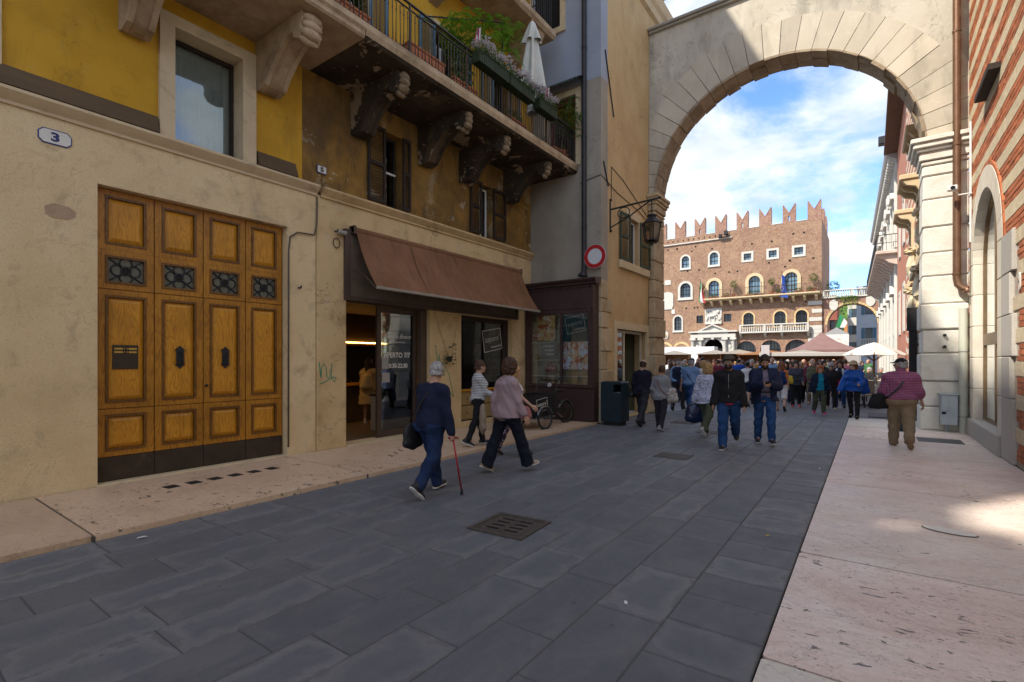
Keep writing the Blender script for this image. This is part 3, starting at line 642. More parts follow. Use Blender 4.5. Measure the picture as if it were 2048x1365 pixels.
# number plates
DIGIT = flat('digit_blue', (0.03, 0.035, 0.13))
PLATE = flat('plate_enamel', (0.66, 0.62, 0.55), 0.35)
def plate_sign(y0, y1, z0, z1, txt, label, cut, edge, skew=0.0, dig=DIGIT):
 t = thing('number_plate', (XL, (y0+y1)/2, z0), label, 'number plate'); c = cut
 o8 = lambda e: [(y0+c+e*0.4, z0+e), (y1-c-e*0.4, z0+e), (y1-e, z0+c+e*0.4), (y1-e, z1-c-e*0.4), (y1-c-e*0.4, z1-e), (y0+c+e*0.4, z1-e), (y0+e, z1-c-e*0.4), (y0+e, z0+c+e*0.4)]
 MB().prism(o8(0), FX(XL), 0.0, 0.012).build('border', flat('plate_edge', edge), t)
 MB().prism(o8(0.012), FX(XL), 0.012, 0.016).build('face', PLATE, t)
 h = (z1-z0)*0.78
 mb = MB(); mb.text(txt, lambda u, v, w: (XL+0.0165+w, (y0+y1)/2+u*1.25, z0+(z1-z0)*0.24+v), h, 0.0015, 'CENTER', bold=0.006); mb.build('digit', dig, t, fix=False)
plate_sign(1.49, 1.80, 4.24, 4.42, '3', 'white octagonal house number 3 with blue edge on limestone wall', 0.045, (0.03, 0.05, 0.18))
plate_sign(5.13, 5.32, 4.99, 5.13, '5', 'small white house number 5 on the peeling ochre wall', 0.012, (0.5, 0.48, 0.42), dig=flat('digit_black', (0.015, 0.015, 0.02)))
# bare patch left by an old oval plate
mb = MB(); mb.prism([(1.56, 3.40), (1.62, 3.37), (1.76, 3.37), (1.83, 3.42), (1.84, 3.48), (1.77, 3.53), (1.63, 3.54), (1.55, 3.49)], FX(XL), 0.0, 0.006); mb.build('bare_patch', surf('bare_mortar', [(0.36, 0.25, 0.16), (0.44, 0.32, 0.21)], 9, 0.95, 0.7, 40), yh)
MB().tube([(XL+0.0, 5.13, 4.55), (XL+0.03, 5.12, 4.4), (XL+0.03, 5.11, 4.05), (XL+0.03, 5.06, 3.86), (XL+0.03, 4.75, 3.84), (XL+0.025, 4.62, 3.74), (XL+0.01, 4.60, 3.5), (XL+0.01, 4.595, 0.2)], 0.014, 6).build('cable', flat('old_cable', (0.10, 0.08, 0.06)), yh, smooth=True)

# ---------------------------------------------------------------- shop house
sh = thing('shop_house', (XL, 8.5, 0), 'stained ochre house over the pizza shop with long balcony', 'house')
SY0, SY1, SZ = 5.74, 7.92, 2.86
WY0, WY1, WZ0, WZ1 = 8.97, 11.05, 0.17, 2.76
MB().plate(rect(5.10, 12.0, 0.0, 4.60), [rect(SY0, SY1, 0.06, SZ), rect(WY0, WY1, WZ0, WZ1)], FX(XL), -0.42, -0.004).build('lower_wall', STONE_D, sh)
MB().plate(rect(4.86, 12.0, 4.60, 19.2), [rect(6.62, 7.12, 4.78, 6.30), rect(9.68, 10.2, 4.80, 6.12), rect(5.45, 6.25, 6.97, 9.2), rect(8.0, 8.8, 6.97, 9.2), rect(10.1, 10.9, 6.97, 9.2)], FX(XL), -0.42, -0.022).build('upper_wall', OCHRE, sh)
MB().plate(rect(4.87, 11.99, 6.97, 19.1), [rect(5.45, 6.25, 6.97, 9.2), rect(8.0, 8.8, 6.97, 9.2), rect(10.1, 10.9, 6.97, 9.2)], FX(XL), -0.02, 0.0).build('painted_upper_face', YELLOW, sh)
MB().box(XL-6, XL+0.75, 5.1, 12.6, 19.2, 19.55).build('eaves', ROOFT, sh)
cornice(5.20, 11.98, 4.62, STONE_D, sh)
MB().bbox(XL, XL+0.03, 5.12, 5.72, 0.05, 4.0, 0.01).build('pilaster', STONE_D, sh)
# balcony of the shop house
bal = MB(); bal.prism([(0, 6.73), (1.48, 6.73), (1.53, 6.77), (1.53, 6.83), (1.56, 6.86), (1.56, 6.95), (0, 6.95)], lambda u, v, w: (XL-0.02+u, w, v), 5.002, 11.99)
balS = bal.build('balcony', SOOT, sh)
MB().prism([(1.535, 6.772), (1.565, 6.855), (1.565, 6.953), (1.45, 6.956), (1.45, 6.95), (1.561, 6.95), (1.561, 6.86), (1.531, 6.776)], lambda u, v, w: (XL-0.02+u, w, v), 5.004, 11.98).build('balcony_edge', STONE_R, balS)
WORN = surf('worn_scroll', [(0.07, 0.05, 0.03), (0.22, 0.155, 0.09), (0.33, 0.24, 0.15)], 6, 0.9, 0.9, 24, 0.03)
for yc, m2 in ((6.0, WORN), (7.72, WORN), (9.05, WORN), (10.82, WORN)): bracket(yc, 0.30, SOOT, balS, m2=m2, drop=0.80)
# railing: rails, posts and hairpin bars
RAILM = surf('rail_iron', [(0.045, 0.035, 0.030), (0.08, 0.06, 0.05)], 10, 0.6, 0.2, 60, metal=0.2)
rx = XL+1.44; rz0, rz1 = 7.02, 7.86
rail = MB(); rail.box(rx-0.022, rx+0.022, 3.0, 11.95, rz1, rz1+0.022); rail.box(rx-0.015, rx+0.015, 3.0, 11.95, rz1-0.10, rz1-0.085); rail.box(rx-0.018, rx+0.018, 3.0, 11.95, rz0-0.012, rz0+0.01)
rail = rail.build('railing', RAILM, sh)
hp = MB(); pth = []
for i in range(9): a = math.pi*i/8; pth.append((0, 0.046*math.cos(a), rz1-0.17+0.05*math.sin(a)))
hp.tube([(0, 0.030, rz0+0.03)]+[(0, 0.040, rz0+0.35)]+pth+[(0, -0.040, rz0+0.35), (0, -0.030, rz0+0.03)], 0.0075, 5)
for i in (-1, 1): hp.ball((0, i*0.040, rz1-0.26), 0.015, 6)
lo = []
for i in range(9): a = math.pi+math.pi*i/8; lo.append((0, 0.085+0.046*math.cos(a), rz0+0.075+0.055*math.sin(a)))
hp.tube([(0, 0.04, rz1-0.15)]+lo+[(0, 0.132, rz1-0.15)], 0.0065, 5)
HP = hp.mesh('railing_bar', RAILM, smooth=True)
y = 3.1
while y < 11.85:
 place('railing_bar', HP, rail, (rx, y, 0)); y += 0.17
PO = MB().box(-0.014, 0.014, -0.014, 0.014, 6.95, rz1+0.01).mesh('railing_post', RAILM)
for y in (3.0, 4.5, 6.0, 7.5, 9.0, 10.5, 11.93): place('railing_post', PO, rail, (rx, y, 0))
# shuttered windows of the first floor
def shutter_mesh(name, wd, h, m, nsl=18):
 mb = MB(); mb.plate(rect(0, wd, 0, h), [rect(0.05, wd-0.05, 0.07, h*0.48), rect(0.05, wd-0.05, h*0.53, h-0.07)], FX(0), 0, 0.035)
 return mb.mesh(name, m)
def slats(wd, h, m, parent, loc, rz, n=22, sy=1):
 sl = MB().add([(0.004, 0.05, -0.012), (0.004, wd-0.05, -0.012), (0.03, wd-0.05, -0.03), (0.03, 0.05, -0.03), (0.004, 0.05, -0.004), (0.004, wd-0.05, -0.004), (0.03, wd-0.05, -0.022), (0.03, 0.05, -0.022)], [(0, 1, 2, 3), (7, 6, 5, 4), (0, 4, 5, 1), (1, 5, 6, 2), (2, 6, 7, 3), (3, 7, 4, 0)]).mesh('slat', m)
 for i in range(n):
  z = 0.09+(h-0.16)*(i+0.5)/n
  if abs(z-h*0.505) < 0.05: continue
  o = bpy.data.objects.new('slat', sl); C.objects.link(o); o.parent = parent; o.location = (0, 0, z)
def shutter(parent, loc, wd, h, m, rz=0.0, mirror=False, n=22):
 me = shutter_mesh('shutter', wd, h, m); o = bpy.data.objects.new('shutter', me); C.objects.link(o); o.parent = parent
 o.location = Vector(loc)-root_off(parent); o.rotation_euler = (0, 0, rz)
 slats(wd, h, m, o, None, 0, n); return o
def window_in(parent, y0, y1, z0, z1, X, fm, pm, mullion=True, depth=0.2, bar=0.045):
 wn = MB(); holes = [rect(y0+bar, y1-bar, z0+bar, z1-bar)]
 if mullion:
  c_ = (y0+y1)/2; holes = [rect(y0+bar, c_-bar*0.5, z0+bar, z1-bar), rect(c_+bar*0.5, y1-bar, z0+bar, z1-bar)]
 wn.plate(rect(y0, y1, z0, z1), holes, FX(X-depth), -0.05, 0); wn = wn.build('window', fm, parent)
 MB().box(X-depth-0.03, X-depth-0.024, y0+bar*0.5, y1-bar*0.5, z0+bar*0.5, z1-bar*0.5).build('pane', pm, wn)
 MB().box(X-depth-0.16, X-depth-0.14, y0-0.1, y1+0.1, z0-0.1, z1+0.1).build('room_dark', DARK, wn)
 return wn
w1 = window_in(sh, 6.64, 7.10, 4.80, 6.28, XL, DARKWOOD, PANE_D, False); MB().box(XL-0.19, XL-0.17, 6.66, 7.08, 5.52, 5.56).build('sash_bar', WHITE_P, w1)
mb = MB(); mb.bbox(XL-0.34, XL-0.27, 6.70, 7.0, 4.82, 5.45, 0.02); mb.build('boiler_box', flat('boiler_white', (0.45, 0.45, 0.44)), w1)
window_in(sh, 9.70, 10.18, 4.82, 6.10, XL, WHITE_P, PANE_D, True)
shutter(sh, (XL+0.01, 6.22, 4.80), 0.41, 1.50, DARKWOOD, R(-3)); shutter(sh, (XL+0.01, 7.11, 4.80), 0.21, 1.50, DARKWOOD, R(-2))
shutter(sh, (XL+0.01, 9.28, 4.82), 0.41, 1.30, DARKWOOD, R(-3)); shutter(sh, (XL+0.01, 10.19, 4.82), 0.52, 1.30, DARKWOOD, R(-2))
# balcony doors with blue shutters
BLUESH = surf('blue_shutter', [(0.05, 0.11, 0.16), (0.09, 0.17, 0.22)], 5, 0.65, 0.2, 40)
for y0 in (5.45, 8.0, 10.1):
 window_in(sh, y0+0.02, y0+0.78, 6.98, 9.18, XL, DARKWOOD, PANE_D, True)
 shutter(sh, (XL+0.02, y0-0.42, 6.98), 0.41, 2.2, BLUESH, R(-9), n=34); shutter(sh, (XL+0.02, y0+0.80, 6.98), 0.41, 2.2, BLUESH, R(-8), n=34)
 MB().plate(rect(y0-0.10, y0+0.90, 6.96, 9.34), [rect(y0+0.005, y0+0.795, 6.96, 9.195)], FX(XL), -0.03, 0.018).build('door_surround', STONE_C, sh)
# upper balcony
ub = MB(); ub.prism([(0, 10.25), (1.05, 10.25), (1.12, 10.32), (1.12, 10.45), (0, 10.45)], lambda u, v, w: (XL+u, w, v), 7.6, 11.5); ub = ub.build('upper_balcony', STONE_R, sh)
for yc in (8.0, 11.0):
 MB().prism([(0, 10.25), (1.0, 10.25), (0.9, 10.05), (0.55, 9.98), (0.25, 9.7), (0, 9.62)], lambda u, v, w: (XL+u, w, v), yc-0.14, yc+0.14).build('bracket', STONE_R, ub)
ur = MB(); ur.box(XL+1.0, XL+1.03, 7.62, 11.48, 11.4, 11.43); ur.box(XL+1.0, XL+1.03, 7.62, 11.48, 10.53, 10.55); ur.box(XL, XL+1.03, 11.46, 11.48, 11.4, 11.43); ur = ur.build('upper_railing', BLACK_IRON, sh)
UB = MB().tube([(0, 0, 10.45), (0, 0, 11.4)], 0.009, 5).mesh('railing_bar', BLACK_IRON)
for i in range(40): place('railing_bar', UB, ur, (XL+1.015, 7.66+i*0.097, 0))
for i in range(10): place('railing_bar', UB, ur, (XL+0.1+i*0.097, 11.47, 0))
# ---- shop front
fas = MB().bbox(XL, XL+0.055, 5.72, 11.18, 2.84, 4.06, 0.01).build('fascia_panel', surf('fascia_stone', [(0.10, 0.075, 0.05), (0.15, 0.115, 0.08)], 4, 0.8, 0.3, 30), sh)
MB().plate(rect(5.66, 11.24, 2.78, 4.10), [rect(5.78, 11.13, 2.86, 4.04)], FX(XL), 0.0, 0.085).build('fascia_frame', BROWN_METAL, sh)
AWN = surf('awning_cloth', [(0.15, 0.068, 0.032), (0.20, 0.095, 0.047), (0.235, 0.118, 0.062)], 1.6, 0.85, 0.12, 120, 0.002, layers=[((0.10, 0.048, 0.034), 2.2, 0.52, 0.72, 0.55, (1, 3, 0.5)), ((0.30, 0.16, 0.11), 6, 0.66, 0.74, 0.5)])
aw = thing('shop_awning', (XL, 8.5, 3), 'faded brown sloping fabric awning over the pizza shop door', 'awning')
mb = MB(); n = 36; top = []; bot = []
for i in range(n+1):
 y = 5.86+(11.28-5.86)*i/n; sag = 0.016*math.sin(i*1.9)+0.01*math.sin(i*0.7)
 top.append((XL+0.13, y, 4.10)); bot.append((XL+0.74, y, 2.985))
rows = []
for j in range(9):
 t_ = j/8; rows.append([(a[0]+(b[0]-a[0])*t_-0.05*math.sin(math.pi*t_)+(0.010*math.sin(i*1.7+j*0.5)+0.012*math.sin(i*0.55-j*0.3))*math.sin(math.pi*t_)**0.6, a[1], a[2]+(b[2]-a[2])*t_-0.03*math.sin(math.pi*t_)) for i, (a, b) in enumerate(zip(top, bot))])
vs = [p for r_ in rows for p in r_]; q = n+1
mb.add(vs, [(j*q+i, j*q+i+1, (j+1)*q+i+1, (j+1)*q+i) for j in range(8) for i in range(n)])
mb.build('canopy', AWN, aw, smooth=True, fix=False)
MB().bbox(XL+0.715, XL+0.765, 5.84, 11.30, 2.945, 3.0, 0.01).build('front_bar', surf('awning_bar', [(0.24, 0.21, 0.17), (0.30, 0.27, 0.22)], 6, 0.6), aw)
MB().tube([(XL+0.10, 5.80, 4.10), (XL+0.10, 11.32, 4.10)], 0.06, 12).build('roller', AWN, aw, smooth=40)
for k in range(1, 4):
 y = 5.86+k*1.355; MB().add([(XL+0.135+0.605*q/6-0.05*math.sin(math.pi*q/6)+0.006, y+s_, 4.105-1.115*q/6-0.03*math.sin(math.pi*q/6)) for q in range(7) for s_ in (-0.018, 0.018)], [(2*q, 2*q+1, 2*q+3, 2*q+2) for q in range(6)]).build('seam', AWN, aw, fix=False)
for y in (5.83, 11.30):
 MB().bbox(XL+0.0, XL+0.16, y-0.03, y+0.03, 4.02, 4.18, 0.01).build('end_bracket', BROWN_METAL, aw)
 MB().tube([(XL+0.10, y, 3.35), (XL+0.45, y, 3.2), (XL+0.73, y, 2.97)], 0.014, 6).build('arm', BROWN_METAL, aw)
# doorway frame, sliding glass leaf
FR = BROWN_METAL
df = MB().plate(rect(5.74, 7.92, 0.06, 2.86), [rect(5.80, 7.74, 0.06, 2.76)], FX(XL-0.20), 0, 0.10).build('door_frame', FR, sh)
lf = MB().plate(rect(6.66, 7.74, 0.07, 2.75), [rect(6.76, 7.66, 0.20, 2.65)], FX(XL-0.30), 0, 0.06).build('sliding_door', FR, sh)
MB().box(XL-0.275, XL-0.268, 6.75, 7.67, 0.19, 2.66).build('glass', PANE, lf)
LET = flat('white_lettering', (0.68, 0.66, 0.60))
def lettering(txt, X, yc, z, size, parent, align='CENTER', bold=0.0, shear=0.0, m=LET, rot=0.0, sx=1.0):
 ca, sa = math.cos(rot), math.sin(rot)
 mb = MB(); mb.text(txt, lambda u, v, w: (X+w, yc+u*sx*ca-v*sa, z+u*sx*sa+v*ca), size, 0.0008, align, bold=bold, shear=shear); return mb.build('lettering', m, parent, fix=False)
lettering('APERTO 7/7', XL-0.2662, 7.21, 1.72, 0.15, lf, bold=0.003, sx=0.92)
lettering('10:30-22:30', XL-0.2662, 7.21, 1.50, 0.132, lf, bold=0.003, sx=0.92)
lettering('Renato Bosco', XL-0.2662, 7.22, 2.13, 0.13, lf, shear=0.45)
lettering('PIZZA PANE PASTICCI', XL-0.2662, 7.22, 2.03, 0.045, lf)
mb = MB(); mb.box(XL-0.264, XL-0.262, 6.80, 6.97, 1.48, 1.72); mb.box(XL-0.264, XL-0.262, 6.80, 7.0, 1.20, 1.40); mb.build('notice', flat('notice_paper', (0.33, 0.31, 0.28)), lf)
MB().bbox(XL-0.42, XL+0.05, 5.72, 7.94, 0.0, 0.066, 0.008).build('threshold', STONE_C, sh)
# shop window with frame
wn = MB().plate(rect(WY0, WY1, WZ0, WZ1), [rect(WY0+0.12, WY1-0.20, 0.95, WZ1-0.12)], FX(XL-0.20), -0.03, 0.06).build('shop_window', DARKWOOD, sh)
MB().box(XL-0.20, XL-0.194, WY0+0.10, WY1-0.16, 0.93, WZ1-0.10).build('glass', PANE, wn)
def sapore(parent, fn, s=1.0, m=LET):
 """tilted frame with the looping shop name inside"""
 ca, sa = math.cos(0.17), math.sin(0.17)
 T = lambda u, v, w: fn((u*ca-v*sa)*s, (u*sa+v*ca)*s, w)
 mb = MB(); mb.plate(rect(-0.43, 0.43, -0.33, 0.33), [rect(-0.412, 0.412, -0.312, 0.312)], T, 0, 0.001)
 mb.text("sapore'", lambda u, v, w: T(u*0.9, v-0.04, w), 0.27, 0.0006, 'CENTER', shear=0.1, bold=-0.004)
 mb.text('PIZZA&STAND', lambda u, v, w: T(u+0.14, v-0.24, w), 0.075, 0.0006, 'CENTER', bold=0.001)
 return mb.build('lettering', m, parent, fix=False)
sapore(wn, lambda u, v, w: (XL-0.19+w, 10.42+u*1.05, 2.20+v), 0.86)
# drawers under the window, ledge with things
for y0 in (8.9+0.22, 9.72):
 for z0 in (0.20, 0.56):
  MB().bbox(XL-0.24, XL-0.13, y0, y0+0.78, z0, z0+0.34, 0.01).build('crate_drawer', surf('crate_wood', [(0.24, 0.16, 0.06), (0.32, 0.22, 0.09)], 6, 0.8), wn)
  lettering('A', XL-0.129, y0+0.22, z0+0.12, 0.12, wn, m=flat('stencil_black', (0.02, 0.02, 0.02)))
MB().bbox(XL-0.30, XL-0.08, WY0+0.10, WY1-0.14, 0.90, 0.95, 0.008).build('window_ledge', WOOD, wn)
# ---- inside of the shop
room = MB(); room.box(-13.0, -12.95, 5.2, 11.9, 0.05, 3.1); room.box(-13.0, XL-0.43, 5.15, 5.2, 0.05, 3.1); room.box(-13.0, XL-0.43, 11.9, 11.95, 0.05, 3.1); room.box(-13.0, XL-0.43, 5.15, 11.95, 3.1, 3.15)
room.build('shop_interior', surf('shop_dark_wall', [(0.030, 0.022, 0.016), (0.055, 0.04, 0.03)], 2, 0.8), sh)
MB().box(-13.0, XL-0.42, 5.15, 11.95, 0.0, 0.055).build('shop_floor', surf('shop_floor_tiles', [(0.10, 0.075, 0.055), (0.14, 0.11, 0.08)], 3, 0.45), sh)
cnt = thing('shop_counter', (-11.0, 8.0, 0.055), 'dark shop counter with lit wooden top inside the pizza shop', 'counter')
MB().bbox(-11.5, -10.9, 5.6, 10.8, 0.06, 1.0, 0.01).build('front', surf('counter_dark', [(0.05, 0.035, 0.022), (0.08, 0.055, 0.035)], 3, 0.6), cnt)
MB().bbox(-11.55, -10.82, 5.55, 10.85, 1.0, 1.06, 0.01).build('top', WOOD, cnt)
shf = thing('wall_shelf', (-12.7, 8.0, 1.9), 'long back shelf with warm light strip inside the pizza shop', 'shelf')
MB().bbox(-12.95, -12.6, 5.4, 11.0, 2.10, 2.15, 0.005).build('board', WOOD, shf)
MB().box(-12.94, -12.92, 5.4, 11.0, 2.20, 2.225).build('light_strip', emit('warm_strip', (1.0, 0.50, 0.10), 8), shf)
for yb, lb in ((6.15, 'red drinks can standing on the shop shelf at left'), (7.35, 'red drinks can on the shop shelf further right')):
 t = thing('drinks_can', (-12.7, yb, 2.155), lb, 'can'); MB().lathe([(0.055, 0), (0.065, 0.03), (0.065, 0.30), (0.055, 0.33)], (-12.7, yb, 2.155), 14).build('body', flat('can_red', (0.30, 0.03, 0.02), 0.35), t, smooth=40); MB().lathe([(0.05, 0), (0.045, 0.012)], (-12.7, yb, 2.486), 14).build('lid', flat('can_lid', (0.5, 0.5, 0.5), 0.3, 0.8), t)
for yb, xb, lb in ((6.05, -10.6, 'black dome pendant lamp in the shop doorway at left'), (7.15, -10.6, 'black dome pendant lamp behind the glass shop door'), (9.35, -9.6, 'small lit pendant lamp behind the shop window')):
 t = thing('pendant_lamp', (xb, yb, 2.0), lb, 'lamp', 'pendant lamps in the shop')
 z0 = 1.98 if xb < -10 else 2.42; s_ = 1.0 if xb < -10 else 0.62
 MB().lathe([(0.30*s_, 0), (0.29*s_, 0.05*s_), (0.22*s_, 0.17*s_), (0.10*s_, 0.25*s_), (0.04*s_, 0.30*s_)], (xb, yb, z0), 20).build('shade', BLACK_IRON, t, smooth=True)
 MB().tube([(xb, yb, z0+0.28*s_), (xb, yb, 3.1)], 0.008, 5).build('cord', BLACK_IRON, t)
 MB().lathe([(0.26*s_, 0), (0.25*s_, 0.01)], (xb, yb, z0-0.012), 16).build('bulb', emit('bulb_%d' % int(yb*10), (1.0, 0.55, 0.16), 2.4 if xb < -10 else 8.0), t)
ch = thing('chalkboard', (-8.6, 7.1, 0.055), 'chalk menu board in orange wood frame leaning inside the glass door', 'chalkboard')
MB().plate(rect(6.88, 7.60, 0.10, 1.22), [rect(6.92, 7.56, 0.14, 1.18)], FX(-8.40), 0, 0.03).build('frame', surf('orange_wood', [(0.36, 0.17, 0.03), (0.44, 0.22, 0.05)], 8, 0.6), ch)
MB().box(-8.395, -8.385, 6.92, 7.56, 0.14, 1.18).build('slate', flat('chalk_slate', (0.022, 0.022, 0.024)), ch)
CH = flat('chalk', (0.42, 0.42, 0.40), 0.95)
for i, tx in enumerate(('Pan B', '#DOP', 'PIZZA', 'caffe', 'vino')): lettering(tx, -8.383, 6.95, 1.0-i*0.20, 0.17, ch, 'LEFT', shear=0.2, m=CH, rot=0.05)
bn = thing('waste_bin', (-9.0, 7.5, 0.055), 'pale grey waste bin inside the shop behind the glass door', 'bin')
MB().bbox(-9.2, -8.75, 7.28, 7.72, 0.06, 0.86, 0.02).build('body', flat('bin_grey', (0.40, 0.39, 0.37)), bn); MB().bbox(-9.22, -8.73, 7.26, 7.74, 0.86, 0.91, 0.01).build('lid', BLACK_IRON, bn)
# little ivy pot on cords between door and window
pot = thing('hanging_pot', (XL+0.1, 8.45, 1.7), 'small dark pot of trailing ivy hung on cords between shop door and window', 'plant pot')
MB().lathe([(0.045, 0), (0.065, 0.08), (0.07, 0.13), (0.06, 0.135)], (XL+0.10, 8.45, 1.62), 12).build('pot', flat('pot_black', (0.02, 0.02, 0.02)), pot, smooth=40)
for s in (-0.42, 0.42): MB().tube([(XL+0.10, 8.45+s*0.15, 1.75), (XL+0.02, 8.45+s, 2.80)], 0.005, 4).build('cord', flat('jute', (0.22, 0.15, 0.07)), pot)
# ---------------------------------------------------------------- foliage
def leafmat(name, a, b_, tr=0.25):
 m, nt, b = _mat(name); rr = _rand(nt)
 col = _ramp(nt, rr, [(0.0, a), (1.0, b_)])
 nt.links.new(col, b.inputs['Base Color']); b.inputs['Roughness'].default_value = 0.55
 b.inputs['Specular IOR Level'].default_value = 0.3
 tl = nt.nodes.new('ShaderNodeBsdfTranslucent'); nt.links.new(col, tl.inputs[0]); mx = nt.nodes.new('ShaderNodeMixShader'); mx.inputs[0].default_value = tr
 out = nt.nodes['Material Output']; nt.links.new(b.outputs[0], mx.inputs[1]); nt.links.new(tl.outputs[0], mx.inputs[2]); nt.links.new(mx.outputs[0], out.inputs['Surface'])
 return m
LEAF = leafmat('leaf_green', (0.03, 0.07, 0.012), (0.10, 0.19, 0.03))
LEAF_B = leafmat('leaf_bright', (0.10, 0.22, 0.015), (0.24, 0.42, 0.04), 0.4)
LEAF_D = leafmat('leaf_dark', (0.015, 0.035, 0.010), (0.045, 0.085, 0.02))
PETAL = leafmat('white_petals', (0.55, 0.48, 0.52), (0.82, 0.78, 0.80), 0.2)
STEM = flat('stem', (0.10, 0.08, 0.03))
def leaf(mb, p, d, ln, wd, mi=0, droop=0.3):
 d = Vector(d).normalized(); side = d.cross(Vector((0, 0, 1)))
 if side.length < 0.05: side = Vector((1, 0, 0))
 side.normalize(); p = Vector(p); n = side.cross(d)
 a = p+d*ln*0.45+side*wd*0.5-n*0.0; b = p+d*ln*0.45-side*wd*0.5; t = p+d*ln-Vector((0, 0, droop*ln))
 m_ = p+d*ln*0.5+n*wd*0.12
 mb.add([p, a, t, b, m_], [(0, 1, 4), (1, 2, 4), (2, 3, 4), (3, 0, 4)], mi)
def rdir(rg, up=0.0):
 while True:
  v = Vector((rg.uniform(-1, 1), rg.uniform(-1, 1), rg.uniform(-1, 1)+up))
  if 0.1 < v.length < 1.2: return v.normalized()
def bush(parent, name, c, r, n, ln, m, rg, wd=0.4, up=0.3, shell=0.45):
 mb = MB(); rx, ry, rz = (r, r, r) if isinstance(r, (int, float)) else r
 for i in range(n):
  d = rdir(rg, 0.0); k = shell+(1-shell)*rg.random()**0.5
  lump = 0.78+0.22*math.sin(d.x*5+c[0]*3)*math.cos(d.y*4+d.z*5)
  p = (c[0]+d.x*rx*k*lump, c[1]+d.y*ry*k*lump, c[2]+d.z*rz*k*lump)
  leaf(mb, p, rdir(rg, up)+d*0.6, ln*rg.uniform(0.6, 1.2), ln*wd)
 return mb.build(name, m, parent, fix=False)
rg = random.Random(11)
# ivy leaves in the hanging pot
mb = MB()
for i in range(46):
 a = rg.uniform(0, 6.28); z = rg.uniform(-0.16, 0.34); q = 0.07+0.05*rg.random()
 leaf(mb, (XL+0.11+q*math.cos(a)*0.8, 8.45+q*math.sin(a)*1.1, 1.72+z), (math.cos(a), math.sin(a), -0.3), 0.07, 0.05)
mb.build('ivy', LEAF_D, pot, fix=False)
# flower boxes hung outside the railing
BOXG = surf('planter_green', [(0.014, 0.022, 0.010), (0.028, 0.040, 0.016)], 5, 0.6, 0.2)
def flower_box(y0, y1, label):
 t = thing('flower_box', (rx+0.13, (y0+y1)/2, 7.60), label, 'flower box', 'flower boxes on the balcony railing')
 x0, x1, z0, z1 = rx+0.035, rx+0.24, 7.60, 7.84
 mb = MB(); mb.plate(rect(y0, y1, x0, x1), [rect(y0+0.015, y1-0.015, x0+0.015, x1-0.015)], lambda u, v, w: (v, u, w), z0+0.015, z1); mb.box(x0, x1, y0, y1, z0, z0+0.014); mb.build('trough', BOXG, t)
 g = MB()
 for i in range(int((y1-y0)/0.06)): g.box(x1, x1+0.006, y0+0.03+i*0.06, y0+0.042+i*0.06, z0+0.02, z1-0.03)
 g.box(x1, x1+0.012, y0-0.005, y1+0.005, z1-0.03, z1+0.004); g.build('trough_rim', BOXG, t)
 MB().box(x0+0.016, x1-0.016, y0+0.016, y1-0.016, z0+0.02, z1-0.03).build('soil', flat('soil', (0.03, 0.02, 0.012)), t)
 L_ = y1-y0; mb = MB()
 for i in range(int(L_*520)):
  yy = rg.uniform(y0-0.02, y1+0.03); h = rg.random(); xx = rg.uniform(x0, x1+0.05)
  leaf(mb, (xx, yy, z1-0.05+0.20*h), rdir(rg, 0.2), 0.06, 0.028)
 mb.build('foliage', LEAF, t, fix=False)
 fl = MB()
 for i in range(int(L_*380)):
  yy = rg.uniform(y0-0.02, y1+0.03); p = Vector((rg.uniform(x0-0.02, x1+0.08), yy, z1+0.10+0.16*rg.random()+0.05*math.sin(yy*9)))
  a0 = rg.uniform(0, 6)
  for q in range(5):
   a = a0+q*1.257; d = Vector((math.cos(a), math.sin(a), 0.25*rg.uniform(-1, 1)))
   leaf(fl, p, d, 0.027, 0.021)
 fl.build('blossoms', PETAL, t, fix=False)
flower_box(7.62, 8.62, 'dark green flower box with white blossoms, nearest on the balcony railing')
flower_box(8.66, 9.62, 'middle dark green flower box with white blossoms on the railing')
flower_box(9.85, 10.62, 'dark green flower box below the closed parasol, farthest along the railing')
# little stars and stripes flags in the boxes
def small_flag(y, label, z=7.95):
 t = thing('small_flag', (rx+0.12, y, z), label, 'flag')
 MB().tube([(rx+0.12, y, 7.75), (rx+0.13, y+0.01, z+0.42)], 0.005, 5).build('stick', flat('stick_wood', (0.4, 0.28, 0.14)), t)
 mb = MB(); n = 7; W, H = 0.20, 0.30
 for i in range(n):      # hangs limp: stripes run down the cloth
  u0, u1 = i/n, (i+1)/n
  f_ = lambda u, v: (rx+0.13+0.02*math.sin(u*9), y-0.01-W*u*(0.55+0.45*v), z+0.38-H*v-0.06*u)
  q = [(u0, 0), (u1, 0), (u1, 1), (u0, 1)]
  mb.add([f_(*p) for p in q], [(0, 1, 2, 3)], i % 2)
 mb.add([(x+0.004, yy, zz) for x, yy, zz in [f_(0, 0), f_(0.57, 0), f_(0.57, 0.5), f_(0, 0.5)]], [(0, 1, 2, 3)], 2)
 mb.build('cloth', [flat('flag_red', (0.30, 0.03, 0.04)), flat('flag_white', (0.62, 0.60, 0.58)), flat('flag_blue', (0.03, 0.04, 0.13))], t, fix=False)
small_flag(7.78, 'small striped American flag in the nearest flower box', 7.98); small_flag(10.42, 'small striped American flag hanging at the farthest flower box', 7.95)
